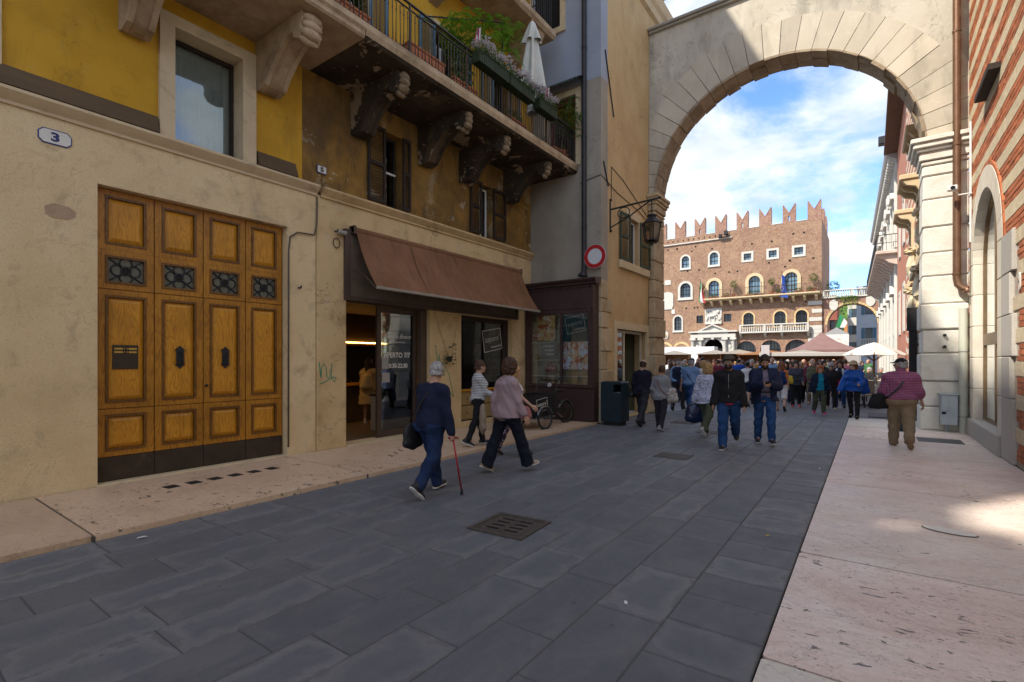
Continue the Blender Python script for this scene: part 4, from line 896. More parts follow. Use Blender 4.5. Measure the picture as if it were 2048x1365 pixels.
# troughs and pots on the balcony floor
def trough(y0, y1, label, h=0.26, plant=0.5, m=None, n=420, ln=0.10):
 t = thing('terracotta_trough', (rx-0.2, (y0+y1)/2, 6.96), label, 'planter', 'terracotta planters on the balcony floor')
 MB().bbox(rx-0.30, rx-0.06, y0, y1, 6.955, 6.955+h-0.05, 0.015).build('body', TERRA, t); MB().bbox(rx-0.315, rx-0.045, y0-0.015, y1+0.015, 6.955+h-0.05, 6.955+h, 0.012).build('rim', TERRA, t)
 if plant: bush(t, 'foliage', (rx-0.18, (y0+y1)/2, 6.96+h+plant*0.42), (0.17, (y1-y0)*0.52, plant*0.6), n, ln, m or LEAF, rg, 0.35)
trough(4.55, 5.2, 'terracotta trough with dark leaves at the left of the long balcony', m=LEAF_D); trough(6.05, 6.95, 'big terracotta trough standing by the blue balcony shutters', 0.34, 0); trough(7.2, 7.9, 'terracotta trough with tall climbing greenery behind the railing', 0.25, 1.1, LEAF, 620)
trough(9.0, 9.7, 'low terracotta trough under the flower boxes', 0.22, 0.25, LEAF, 160); trough(11.0, 11.7, 'low terracotta trough at the far end of the balcony', 0.22, 0.1, LEAF_D, 60)
# wisteria-like climber on a pole frame
t = thing('climbing_plant', (rx-0.4, 8.9, 6.96), 'bright green feathery climber on a metal frame behind the flower boxes', 'plant')
MB().tube([(rx-0.5, 9.3, 6.96), (rx-0.45, 9.3, 9.55)], 0.018, 6).build('support_pole', BLACK_IRON, t); MB().tube([(rx-0.45, 9.3, 9.55), (rx-0.9, 7.3, 8.75)], 0.015, 6).build('support_rail', BLACK_IRON, t)
mb = MB()
for i in range(210):
 u = rg.random(); p = Vector((rx-0.45-0.40*(1-u)+rg.uniform(-0.25, 0.3), 7.75+1.65*u+rg.uniform(-0.2, 0.3), 8.78+0.55*u+rg.uniform(-0.42, 0.32)))
 d = rdir(rg, 0.1); d.z *= 0.5
 for k in range(9):      # feathered leaf: leaflets along a rib
  q = p+d*0.035*k-Vector((0, 0, 0.003*k*k)); s = d.cross(Vector((0, 0, 1)))
  for sg in (-1, 1): leaf(mb, q, s*sg+d*0.5, 0.085, 0.026)
mb.build('foliage', LEAF_B, t, fix=False)
t = thing('balcony_shrub', (rx-0.3, 11.6, 6.96), 'green feathery shrub at the far end of the balcony by the downpipe', 'plant')
MB().lathe([(0.11, 0), (0.15, 0.28), (0.16, 0.3)], (rx-0.2, 11.55, 6.955), 14).build('pot', TERRA, t, smooth=40)
MB().tube([(rx-0.2, 11.55, 7.2), (rx-0.12, 11.6, 7.9), (rx-0.02, 11.62, 8.5)], 0.015, 5).build('trunk', STEM, t)
mb = MB()
for i in range(80):
 p = Vector((rx-0.02+rg.gauss(0, 0.20), 11.55+rg.gauss(0, 0.17), 8.12+rg.gauss(0, 0.27))); d = rdir(rg, -0.1)
 for k in range(7):
  q = p+d*0.03*k-Vector((0, 0, 0.003*k*k)); s = d.cross(Vector((0, 0, 1)))
  for sg in (-1, 1): leaf(mb, q, s*sg+d*0.5, 0.075, 0.024)
mb.build('foliage', LEAF, t, fix=False)
# closed parasol
t = thing('closed_parasol', (rx-0.25, 10.25, 6.96), 'closed cream parasol standing on the balcony', 'parasol')
px_, py_ = rx-0.22, 10.2
MB().tube([(px_, py_, 6.96), (px_, py_, 9.95)], 0.025, 8).build('pole', surf('parasol_pole', [(0.22, 0.10, 0.04), (0.30, 0.15, 0.06)], 5, 0.5), t)
MB().lathe([(0.025, 0), (0.045, 0.03), (0.035, 0.08), (0.01, 0.10)], (px_, py_, 9.93), 10).build('finial', surf('finial_wood', [(0.30, 0.15, 0.06), (0.36, 0.19, 0.08)], 5, 0.5), t, smooth=True)
def folds(z0, z1, r0, r1, nf, ph, lower=0.0):
 mb = MB(); n = 64; rows = 12; vs = []
 for j in range(rows+1):
  t_ = j/rows; r_ = r0+(r1-r0)*t_**0.8; am = 0.34*t_**0.6
  for i in range(n):
   a = 2*math.pi*i/n; q = r_*(1+am*math.sin(nf*a+ph+1.2*t_)+0.12*t_*math.sin(2*a+ph))
   vs.append((px_+q*math.cos(a), py_+q*math.sin(a), z0+(z1-z0)*t_-(lower*t_*math.sin(3*a+ph))))
 mb.add(vs, [(j*n+i, j*n+(i+1) % n, (j+1)*n+(i+1) % n, (j+1)*n+i) for j in range(rows) for i in range(n)]); return mb
CREAM = surf('cream_cloth', [(0.46, 0.44, 0.38), (0.56, 0.54, 0.47)], 3, 0.9, 0.1, 80)
folds(9.93, 8.25, 0.05, 0.29, 6, 0.4, 0.10).build('canopy', CREAM, t, smooth=True, fix=False); folds(9.95, 9.45, 0.055, 0.20, 5, 1.2, 0.04).build('top_flap', CREAM, t, smooth=True, fix=False)
mb = folds(8.3, 7.7, 0.10, 0.13, 4, 2.0, 0.05); mb.build('loose_cloth', CREAM, t, smooth=True, fix=False)
# ================================================================ corner house with the lantern
XC, YC = -5.75, 12.0
co = thing('corner_house', (XC, 14, 0), 'tan plastered corner house with green shutters beside the arch', 'house')
MB().plate(rect(YC, 16.4, 0, 14.0), [rect(13.80, 14.62, 4.52, 5.86), rect(12.95, 15.30, 0.02, 2.56)], FX(XC), -0.40, 0).build('street_wall', TANP, co)
MB().plate(rect(-14.0, XC+0.004, 0, 9.15), [rect(-7.35, -6.48, 6.97, 8.9)], FY(YC), -0.006, 0.40).build('end_wall', GREYP, co)
MB().plate(rect(-14.0, XC+0.004, 9.15, 14.0), [rect(-7.9, -6.95, 10.9, 12.6)], FY(YC), -0.010, 0.40).build('painted_end_wall', BLUEP, co)
mb = MB(); mb.box(-14, XC+0.35, YC-0.3, 16.9, 14.0, 14.2); mb.build('eaves', ROOFT, co)
mb = MB(); mb.prism([(0, 12.75), (0.10, 12.8), (0.14, 13.0), (0.22, 13.1), (0.30, 13.35), (0, 13.4)], lambda u, v, w: (XC+u, w, v), YC, 17.2); mb.build('eaves_cornice', STONE_C, co)
window = window_in(co, 13.82, 14.60, 4.54, 5.84, XC, WHITE_P, PANE_D, True, 0.12)
MB().plate(rect(13.66, 14.76, 4.50, 6.08), [rect(13.805, 14.615, 4.50, 5.855)], FX(XC), -0.02, 0.03).build('window_surround', STONE_C, co)
MB().bbox(XC, XC+0.10, 13.10, 15.34, 4.28, 4.50, 0.012).build('window_sill', STONE_C, co)
GREENSH = surf('green_shutter', [(0.025, 0.045, 0.028), (0.05, 0.075, 0.045)], 6, 0.65, 0.25, 40)
shutter(co, (XC+0.035, 13.14, 4.52), 0.64, 1.36, GREENSH, R(-3), n=24); shutter(co, (XC+0.035, 14.64, 4.52), 0.70, 1.36, GREENSH, R(-4), n=24)
# glazed shop door in a stone frame
MB().plate(rect(12.80, 15.46, 0, 2.76), [rect(12.97, 15.28, 0, 2.55)], FX(XC), -0.05, 0.035).build('door_surround', STONE_C, co)
dr = MB().plate(rect(12.97, 15.28, 0.02, 2.55), [rect(13.04, 13.86, 0.10, 2.47), rect(13.94, 15.21, 0.03, 2.47)], FX(XC-0.16), -0.05, 0).build('glazed_door', surf('cream_frame', [(0.50, 0.45, 0.34), (0.58, 0.53, 0.41)], 6, 0.5), co)
MB().box(XC-0.19, XC-0.184, 13.02, 13.88, 0.08, 2.49).build('glass', PANE, dr)
MB().plate(rect(14.02, 15.15, 0.06, 2.44), [rect(14.12, 15.06, 0.20, 2.34)], FX(XC-0.85), 0, 0.05).build('inner_leaf', surf('inner_frame', [(0.42, 0.38, 0.29), (0.48, 0.44, 0.34)], 6, 0.5), dr)
MB().box(XC-0.83, XC-0.825, 14.10, 15.08, 0.18, 2.36).build('inner_glass', PANE_D, dr)
mb = MB(); mb.box(XC-2.5, XC-2.45, 12.4, 15.9, 0.02, 2.7); mb.box(XC-2.5, XC-0.41, 15.5, 15.55, 0.02, 2.7); mb.box(XC-2.5, XC-0.41, 12.5, 12.55, 0.02, 2.7); mb.box(XC-2.5, XC-0.41, 12.4, 15.6, 2.7, 2.75)
mb.build('lobby_walls', surf('lobby_green', [(0.14, 0.13, 0.07), (0.19, 0.175, 0.10)], 2, 0.8), dr)
MB().box(XC-0.30, XC-0.292, 13.55, 13.85, 1.35, 1.62).build('notice', flat('lobby_notice', (0.6, 0.58, 0.5)), dr)
# quoin stones at the corner
QS = surf('quoin_stone', [(0.33, 0.235, 0.13), (0.44, 0.33, 0.195), (0.50, 0.39, 0.25)], 3, 0.9, 0.7, 22, 0.02, rnd=0.12, layers=[((0.17, 0.125, 0.08), 2.4, 0.54, 0.72, 0.6)])
z = 0.0; i = 0
while z < 3.75:
 h = (0.62, 0.42, 0.36, 0.5)[i % 4]; wd = (0.62, 0.36)[i % 2]
 MB().bbox(XC-0.08, XC+0.035+0.01*(i % 3), YC-0.03, YC+wd, z+0.006, min(z+h, 3.78)-0.006, 0.02).build('quoin', QS, co); z += h; i += 1
# upper window with a little canopy on the end wall
wn2 = MB().plate(rect(-7.35, -6.48, 6.97, 8.9), [rect(-7.22, -6.60, 7.05, 8.76)], FY(YC+0.12), 0, 0.06).build('window', surf('maroon_frame', [(0.10, 0.03, 0.025), (0.14, 0.045, 0.035)], 5, 0.5), co)
MB().box(-7.24, -6.58, YC+0.14, YC+0.146, 7.03, 8.78).build('pane', PANE_D, wn2); MB().box(-7.4, -6.4, YC+0.36, YC+0.38, 6.9, 9.0).build('room_dark', DARK, wn2)
MB().plate(rect(-7.50, -6.33, 6.96, 9.05), [rect(-7.345, -6.485, 6.96, 8.895)], FY(YC), -0.035, 0.02).build('window_surround', STONE_C, co)
cn = MB(); cn.add([(-7.7, YC-0.01, 9.35), (-6.2, YC-0.01, 9.35), (-6.2, YC-0.42, 9.12), (-7.7, YC-0.42, 9.12), (-7.7, YC-0.01, 9.33), (-6.2, YC-0.01, 9.33), (-6.2, YC-0.42, 9.10), (-7.7, YC-0.42, 9.10)], [(0, 1, 2, 3), (7, 6, 5, 4), (0, 4, 5, 1), (1, 5, 6, 2), (2, 6, 7, 3), (3, 7, 4, 0)])
for i in range(14): cn.prism([(-7.7+i*0.107, 9.105), (-7.7+(i+1)*0.107, 9.105), (-7.7+(i+0.5)*0.107, 9.05)], FY(YC-0.425), 0, 0.006)
cn.build('window_canopy', surf('canopy_lead', [(0.05, 0.075, 0.07), (0.09, 0.11, 0.10)], 6, 0.6), co)
MB().plate(rect(-8.05, -6.80, 10.75, 12.75), [rect(-7.895, -6.955, 10.905, 12.595)], FY(YC-0.01), -0.06, 0.02).build('window_surround', STONE_C, co)
MB().box(-7.9, -6.95, YC+0.15, YC+0.18, 10.9, 12.6).build('dark_window', DARK, co)
# downpipe and cables
PIPEM = surf('dark_pipe', [(0.025, 0.023, 0.024), (0.045, 0.04, 0.04)], 8, 0.5, 0.2, metal=0.3, layers=[((0.5, 0.5, 0.48), 6, 0.73, 0.75, 0.8)])
dp = thing('downpipe', (-6.20, 11.9, 3.9), 'dark rainwater downpipe on the grey end wall above the showcase', 'pipe')
MB().tube([(-6.20, 11.91, 14.0), (-6.20, 11.91, 4.1), (-6.20, 11.86, 3.98), (-6.20, 11.80, 3.93)], 0.065, 12).build('pipe', PIPEM, dp, smooth=40)
for z in (5.2, 7.6, 10.0, 12.4): MB().lathe([(0.075, 0), (0.075, 0.04)], (-6.20, 11.91, z), 12).build('clip', PIPEM, dp)
MB().lathe([(0.13, 0), (0.12, 0.05), (0.07, 0.10)], (-6.20, 11.84, 3.90), 12).build('foot', PIPEM, dp, smooth=40)
CAB = flat('black_cable', (0.03, 0.028, 0.026))
cb = thing('wall_cable', (XC, 13, 6), 'thin black cable looping over the tan wall above the lantern', 'cable')
MB().tube([(XC-0.6, 11.97, 6.42), (XC-0.3, 11.97, 6.5), (XC+0.01, 11.98, 6.55), (XC+0.015, 12.2, 6.5), (XC+0.015, 13.0, 6.35), (XC+0.015, 14.6, 6.22), (XC+0.02, 15.4, 6.05)], 0.010, 5).build('lower_run', CAB, cb); MB().tube([(XC+0.015, 12.62, 6.1), (XC+0.015, 12.62, 6.95), (XC+0.015, 13.4, 6.82), (XC+0.015, 14.4, 6.5), (XC+0.02, 15.4, 6.2)], 0.010, 5).build('upper_run', CAB, cb)
tr = thing('tie_rod', (XC, 12.4, 8), 'long thin iron wall tie high on the tan corner house', 'tie rod'); MB().tube([(XC+0.02, 12.22, 9.95), (XC+0.03, 12.75, 8.35)], 0.018, 6).build('bar', BLACK_IRON, tr)
tr = thing('tie_rod', (XC, 12.2, 6.5), 'short iron wall tie just above the lantern bracket', 'tie rod'); MB().tube([(XC+0.02, 12.12, 6.95), (XC+0.03, 12.4, 6.35)], 0.018, 6).build('bar', BLACK_IRON, tr)

# ---------------------------------------------------------------- street lantern on its bracket
ln = thing('street_lantern', (XC, 12.55, 5.7), 'black iron street lantern hanging from a scrolled wall bracket', 'lantern')
lx, ly = -4.58, 12.55
br = MB(); br.bbox(XC, XC+0.03, ly-0.03, ly+0.03, 5.22, 5.98, 0.008); br.tube([(XC+0.02, ly, 5.76), (-4.38, ly, 5.83)], 0.025, 8); br.tube([(XC+0.02, ly, 5.27), (XC+0.5, ly, 5.46), (-4.62, ly, 5.80)], 0.018, 8)
br.tube([(XC+0.40+0.17*math.cos(a), ly, 5.615+0.14*math.sin(a)) for a in [2*math.pi*i/20 for i in range(20)]], 0.014, 6, closed=True)
br.ball((XC+0.03, ly, 5.18), 0.04, 10); br.ball((XC+0.03, ly, 6.02), 0.04, 10); br.ball((-4.36, ly, 5.83), 0.035, 10); br.build('bracket', BLACK_IRON, ln, smooth=40)
chn = MB()
for i in range(6):
 z = 5.76-i*0.055; rot = i % 2
 chn.tube([(lx+(0.018*math.cos(a) if rot else 0), ly+(0 if rot else 0.018*math.cos(a)), z+0.036*math.sin(a)) for a in [2*math.pi*k/10 for k in range(10)]], 0.007, 5, closed=True)
chn.build('chain', BLACK_IRON, ln)
def frust(mb, r0, r1, z0, z1, n=6, mi=0):
 mb.lathe([(r0, z0), (r1, z1)], (lx, ly, 0), n, mi=mi)
lt = MB(); frust(lt, 0.26, 0.12, 5.20, 5.34, 6); frust(lt, 0.12, 0.10, 5.34, 5.40, 6); frust(lt, 0.14, 0.05, 5.40, 5.45, 6); frust(lt, 0.275, 0.275, 5.185, 5.20, 6); frust(lt, 0.19, 0.17, 4.74, 4.77, 6); frust(lt, 0.16, 0.05, 4.70, 4.74, 6); lt.ball((lx, ly, 4.66), 0.035, 8)
for k in range(6):
 a = 2*math.pi*k/6; lt.tube([(lx+0.18*math.cos(a), ly+0.18*math.sin(a), 4.76), (lx+0.245*math.cos(a), ly+0.245*math.sin(a), 5.19)], 0.014, 5)
lt.build('cage', BLACK_IRON, ln)
gl = MB(); gl.lathe([(0.165, 4.775), (0.228, 5.18)], (lx, ly, 0), 6); gl.build('glass', glass('lantern_glass', (0.75, 0.62, 0.5), 0.6, 0.15), ln)
MB().tube([(lx, ly, 4.78), (lx, ly, 4.95)], 0.03, 8).build('bulb', flat('frosted_bulb', (0.6, 0.58, 0.5)), ln)

# ---------------------------------------------------------------- round traffic sign
sg = thing('traffic_sign', (-5.82, 11.9, 4.39), 'round white traffic sign with red rim on the house corner', 'sign')
sx_, sz_, sy_ = -5.86, 4.39, 11.86
disc = lambda r, n=36: [(sx_+r*math.cos(2*math.pi*i/n), sz_+r*math.sin(2*math.pi*i/n)) for i in range(n)]
MB().prism(disc(0.315), FY(sy_), 0.0, 0.02).build('backing', flat('sign_back', (0.5, 0.5, 0.5), 0.4), sg)
MB().plate(disc(0.305), [disc(0.205)], FY(sy_), -0.004, 0.0).build('red_rim', flat('sign_red', (0.42, 0.012, 0.015), 0.4), sg)
MB().prism(disc(0.206), FY(sy_), -0.003, 0.0).build('white_face', flat('sign_white', (0.60, 0.60, 0.60), 0.4), sg)
mb = MB(); mb.box(sx_-0.03, sx_+0.03, sy_+0.02, YC, sz_+0.1, sz_+0.14); mb.box(sx_-0.03, sx_+0.03, sy_+0.02, YC, sz_-0.14, sz_-0.1); mb.build('mount', BLACK_IRON, sg)

# ---------------------------------------------------------------- showcase in the corner
VM = surf('vitrine_brown', [(0.040, 0.021, 0.019), (0.060, 0.033, 0.029)], 3, 0.55, 0.12, 50)
vt = thing('shop_showcase', (-6.8, 11.7, 0.05), 'dark brown glazed showcase with pizza posters in the corner by the shop', 'showcase')
VX0, VX1, VY = -7.92, -5.80, 11.66
MB().bbox(VX0, VX1, VY, 11.98, 0.052, 0.93, 0.012).build('base', VM, vt)
MB().plate(rect(VX0, VX1, 0.93, 3.02), [rect(VX0+0.17, -6.80, 1.02, 2.92), rect(-6.74, VX1-0.16, 1.02, 2.92)], FY(VY), 0.0, 0.07).build('window_frame', VM, vt)
MB().bbox(VX0, VX1+0.005, VY-0.035, 11.98, 0.93, 0.99, 0.01).build('sill', VM, vt)
MB().bbox(VX0, VX1, VY-0.01, 11.98, 3.02, 3.62, 0.012).build('fascia', VM, vt)
mb = MB(); mb.prism([(0.0, 3.62), (-0.06, 3.66), (-0.05, 3.70), (-0.13, 3.76), (-0.13, 3.80), (0.30, 3.84)], lambda u, v, w: (w, VY+u, v), VX0, VX1+0.10); mb.build('cornice', VM, vt, smooth=30)
for i in range(22): MB().bbox(VX0+0.05+i*0.096, VX0+0.10+i*0.096, VY-0.055, VY-0.01, 3.57, 3.625, 0.006).build('dentil', VM, vt)
MB().tube([(VX1-0.10, VY-0.03, 3.02), (VX1-0.10, VY-0.07, 2.95), (VX1-0.10, VY-0.03, 2.82), (VX1-0.10, VY-0.01, 2.74)], 0.03, 8).build('scroll_bracket', VM, vt, smooth=40)
MB().box(VX0+0.15, VX1-0.14, VY+0.03, VY+0.036, 1.0, 2.94).build('glass', glass('showcase_glass', (0.97, 0.98, 0.98), 1.0), vt)
MB().box(VX0+0.1, VX1-0.01, 11.93, 11.97, 0.95, 3.02).build('back_panel', surf('showcase_back', [(0.42, 0.38, 0.28), (0.50, 0.46, 0.35)], 2, 0.8), vt)
MB().box(VX1-0.02, VX1, VY+0.07, 11.98, 0.93, 3.02).build('side_panel', VM, vt)
for z in (2.15, 1.66, 1.22): MB().box(VX0+0.15, VX1-0.14, VY+0.08, 11.92, z, z+0.018).build('shelf', WHITE_P, vt)
def poster(x0, x1, z0, z1, m, d=0.06): return MB().box(x0, x1, VY+d, VY+d+0.006, z0, z1).build('poster', m, vt)
def foodmat(name, cols, sc, bg, lo):
 return surf(name, [bg], 1, 0.6, 0, layers=[(cols[0], sc, lo, lo+0.05, 1.0), (cols[1], sc*1.7, 0.50, 0.56, 0.9), (cols[2], sc*2.2, 0.58, 0.62, 0.9), (cols[3], sc*3.1, 0.62, 0.66, 0.8)])
poster(-7.55, -6.98, 2.20, 2.90, foodmat('poster_food', [(0.55, 0.36, 0.12), (0.40, 0.06, 0.02), (0.62, 0.52, 0.30), (0.10, 0.24, 0.03)], 4, (0.75, 0.70, 0.58), 0.42))
poster(-6.73, -5.97, 2.16, 2.91, flat('poster_teal', (0.02, 0.075, 0.08)))
sapore(vt, lambda u, v, w: (-6.36+u, VY+0.055-w, 2.62+v), 0.66)
poster(-6.73, -5.97, 1.42, 2.15, foodmat('poster_sandwich', [(0.60, 0.46, 0.28), (0.45, 0.08, 0.03), (0.72, 0.66, 0.55), (0.30, 0.14, 0.05)], 3.2, (0.62, 0.72, 0.80), 0.46))
poster(-7.5, -6.95, 1.72, 2.13, flat('poster_grey', (0.26, 0.24, 0.20)), 0.12)
for q in range(3): MB().box(-7.40+0.05*q, -7.05, VY+0.112, VY+0.118, 2.03-q*0.11, 2.07-q*0.11).build('print_line', LET, vt)
def pizza_disc(cx, cz, r):
 MB().prism([(cx+r*math.cos(2*math.pi*i/24), cz+r*math.sin(2*math.pi*i/24)) for i in range(24)], FY(VY+0.07), 0, 0.01).build('round_card', foodmat('pizza_card', [(0.20, 0.03, 0.03), (0.5, 0.45, 0.4), (0.35, 0.03, 0.04), (0.6, 0.5, 0.4)], 16, (0.10, 0.02, 0.03), 0.5), vt)
 MB().box(cx-r, cx+r, VY+0.062, VY+0.068, cz-r*0.35, cz+r*0.35).build('card_band', flat('card_red', (0.36, 0.02, 0.03)), vt)
 mb = MB(); mb.text('PIZZA!', lambda u, v, w: (cx+u, VY+0.06-w, cz-r*0.22+v), r*0.62, 0.0008, 'CENTER', bold=0.003); mb.build('lettering', LET, vt, fix=False)
pizza_disc(-7.56, 2.36, 0.155); pizza_disc(-7.13, 1.45, 0.165)
for i, (jx, jz, jc) in enumerate([(-7.62, 1.68, (0.28, 0.2, 0.03)), (-6.84, 2.18, (0.2, 0.25, 0.08)), (-6.85, 1.24, (0.3, 0.05, 0.03)), (-6.5, 1.03, (0.35, 0.28, 0.12)), (-7.3, 1.03, (0.4, 0.4, 0.4))]):
 o = MB().lathe([(0.05, 0), (0.058, 0.02), (0.058, 0.12), (0.04, 0.15), (0.04, 0.17)], (jx, VY+0.16, jz), 12); o.build('jar', flat('jar_%d' % i, jc, 0.2), vt, smooth=40)
for x0 in (-7.35, -6.62, -6.22): MB().prism([(x0, 1.04), (x0+0.30, 1.02), (x0+0.32, 1.36), (x0+0.03, 1.38)], FY(VY+0.10), 0, 0.05).build('paper_bag', surf('kraft', [(0.28, 0.2, 0.11), (0.36, 0.27, 0.16)], 6, 0.9), vt)

# ---------------------------------------------------------------- street bin
sb = thing('street_bin', (-5.36, 12.0, 0), 'tall dark teal street bin standing beside the corner house door', 'bin')
BINM = surf('bin_teal', [(0.008, 0.020, 0.028), (0.014, 0.030, 0.040)], 4, 0.4, 0.05, 60)
def prof_bin(z0, z1, x0, x1, r, n=6):
 p = [(x0, z0), (x1, z0)]
 p += [(x1-r+r*math.cos(math.pi/2*i/n), z1-r+r*math.sin(math.pi/2*i/n)) for i in range(n+1)]+[(x0+r-r*math.sin(math.pi/2*i/n), z1-r+r*math.cos(math.pi/2*i/n)) for i in range(n+1)]
 return p
MB().plate(prof_bin(0.10, 1.12, -5.62, -5.06, 0.05), [rect(-5.28, -5.07, 0.84, 1.05)], FY(11.72), 0, 0.50).build('body', BINM, sb, smooth=30)
MB().box(-5.27, -5.075, 11.74, 12.2, 0.842, 0.85).build('opening_shelf', flat('bin_steel', (0.35, 0.36, 0.36), 0.35, 0.6), sb)
MB().box(-5.56, -5.12, 11.78, 12.16, 0.0, 0.10).build('plinth', flat('bin_plinth', (0.015, 0.016, 0.017)), sb)
MB().box(-5.285, -5.07, 12.205, 12.215, 0.84, 1.05).build('opening_back', DARK, sb)

# ================================================================ the arch
AX, AZ, AR, AY0, AY1 = -2.23, 6.78, 3.30, 15.50, 16.32
ARCHP = surf('arch_plaster', [(0.40, 0.35, 0.27), (0.49, 0.44, 0.35), (0.55, 0.50, 0.41)], 0.9, 0.85, 0.5, 24, 0.012, layers=[((0.20, 0.18, 0.145), 0.9, 0.50, 0.68, 0.7, (1, 1, 0.25)), ((0.30, 0.26, 0.20), 4, 0.55, 0.66, 0.5), ((0.15, 0.15, 0.10), 1.3, 0.60, 0.72, 0.5, (1, 1, 0.4))], crack=((0.16, 0.14, 0.11), 1.1, 0.8))
RINGP = surf('voussoir_plaster', [(0.42, 0.365, 0.28), (0.50, 0.445, 0.35)], 1.2, 0.85, 0.25, 28, 0.01, rnd=0.13, layers=[((0.22, 0.20, 0.15), 1.1, 0.52, 0.70, 0.65, (1, 1, 0.3)), ((0.60, 0.54, 0.44), 8, 0.60, 0.68, 0.4), ((0.20, 0.22, 0.07), 1.8, 0.68, 0.76, 0.45)])
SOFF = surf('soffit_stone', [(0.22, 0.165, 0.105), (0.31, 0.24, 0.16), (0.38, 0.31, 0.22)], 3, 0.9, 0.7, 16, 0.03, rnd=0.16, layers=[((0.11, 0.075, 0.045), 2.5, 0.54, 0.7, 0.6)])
PIERW = surf('pier_white_stone', [(0.55, 0.51, 0.43), (0.66, 0.63, 0.55), (0.70, 0.67, 0.60)], 2.2, 0.85, 0.6, 16, 0.02, rnd=0.06, layers=[((0.40, 0.33, 0.22), 3.2, 0.60, 0.72, 0.45), ((0.28, 0.25, 0.20), 9, 0.66, 0.72, 0.5)])
ar = thing('stone_arch', (AX, AY0, 0), 'great round stone archway spanning the street', 'archway')
hole = [(AX+3.9*math.cos(math.pi*i/40), AZ+3.9*math.sin(math.pi*i/40)) for i in range(41)]
hole = [(min(1.86, max(-5.74, x)), z) for x, z in hole]
outer = [(-5.745, 6.95), (-5.745, 12.05), (1.865, 12.05), (1.865, 6.95)]
pts = [(-5.745, AZ+1.36)]+[(AX+3.9*math.cos(math.pi*(1-i/40)), AZ+3.9*math.sin(math.pi*i/40)) for i in range(41)]
arcin = [(x, z) for x, z in [(AX-3.9*math.cos(math.pi*i/60), AZ+3.9*math.sin(math.pi*i/60)) for i in range(61)] if -5.745 < x < 1.865]
za = AZ+math.sqrt(3.9**2-(5.745+AX)**2); zb = AZ+math.sqrt(max(0, 3.9**2-(1.865+2.10)**2)) if 3.965 < 3.9 else AZ
poly = [(-5.745, 12.05), (-5.745, za)]+arcin+[(1.865, AZ-0.0), (1.865, 12.05)]
MB().plate(poly, [], FY(AY0), 0, AY1-AY0).build('spandrel_wall', ARCHP, ar)
mb = MB(); mb.bbox(-5.74, 1.86, AY0-0.10, AY1+0.1, 12.05, 12.13, 0.02); mb.bbox(-5.74, 1.86, AY0-0.16, AY1+0.14, 12.13, 12.22, 0.02); mb.build('coping', surf('coping_stone', [(0.26, 0.24, 0.20), (0.36, 0.33, 0.28)], 3, 0.9, 0.6, 20), ar)
def clipx(poly, x, keep_gt):
 out = []
 for i, p in enumerate(poly):
  q = poly[(i+1) % len(poly)]; a = (p[0] >= x) == keep_gt; b = (q[0] >= x) == keep_gt
  if a: out.append(p)
  if a != b:
   t = (x-p[0])/(q[0]-p[0]); out.append((x, p[1]+t*(q[1]-p[1])))
 return out
NV = 27; ra = random.Random(5)
for i in range(NV):
 a0, a1 = math.pi*i/NV, math.pi*(i+1)/NV; mid = math.degrees((a0+a1)/2)
 ro = 4.28
 if 92 < mid < 132: ro = 4.36+0.10*(i % 2)
 if mid > 150 or mid < 30: ro = 4.45
 g = 0.0016
 ring = [(AX+(AR+0.05)*math.cos(t), AZ+(AR+0.05)*math.sin(t)) for t in (a0+g*1.5, (a0+a1)/2, a1-g*1.5)]
 if 92 < mid < 132:
  p0 = (AX+ro*math.cos(a0+g), AZ+ro*math.sin(a0+g)); p1 = (AX+ro*math.cos(a1-g), AZ+ro*math.sin(a1-g)+0.0)
  outp = [p1, p0]
 else: outp = [(AX+ro*math.cos(t), AZ+ro*math.sin(t)) for t in (a1-g, (a0+a1)/2, a0+g)]
 pl = clipx(clipx(ring+outp, -5.742, True), 1.862, False)
 if len(pl) >= 3:
  pr = 0.030+ra.uniform(-0.006, 0.008)
  MB().prism(pl, FY(AY0), -pr, 0.25).build('voussoir', RINGP, ar)
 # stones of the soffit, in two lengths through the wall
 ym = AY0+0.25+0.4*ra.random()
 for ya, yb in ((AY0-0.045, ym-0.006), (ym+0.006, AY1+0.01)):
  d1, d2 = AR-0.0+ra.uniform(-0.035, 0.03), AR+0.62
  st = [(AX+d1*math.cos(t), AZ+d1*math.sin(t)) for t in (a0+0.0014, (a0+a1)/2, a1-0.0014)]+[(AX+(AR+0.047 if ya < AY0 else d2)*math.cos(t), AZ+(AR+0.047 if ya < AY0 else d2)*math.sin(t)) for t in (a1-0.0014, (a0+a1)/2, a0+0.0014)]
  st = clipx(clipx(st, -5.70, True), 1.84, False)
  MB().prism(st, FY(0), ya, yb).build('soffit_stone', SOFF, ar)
MB().plate([(-5.72, AZ)]+[(AX-(AR+0.045)*math.cos(math.pi*i/40), AZ+(AR+0.045)*math.sin(math.pi*i/40)) for i in range(41)]+[(1.85, AZ), (1.85, AZ+2.2)]+[p for p in [(AX+4.1*math.cos(math.pi*i/40), AZ+4.1*math.sin(math.pi*i/40)) for i in range(41)] if -5.7 < p[0] < 1.83 and p[1] > AZ+1.5]+[(-5.72, AZ+2.2)], [], FY(AY0), 0.26, AY1-AY0-0.02).build('arch_core', MORT, ar)
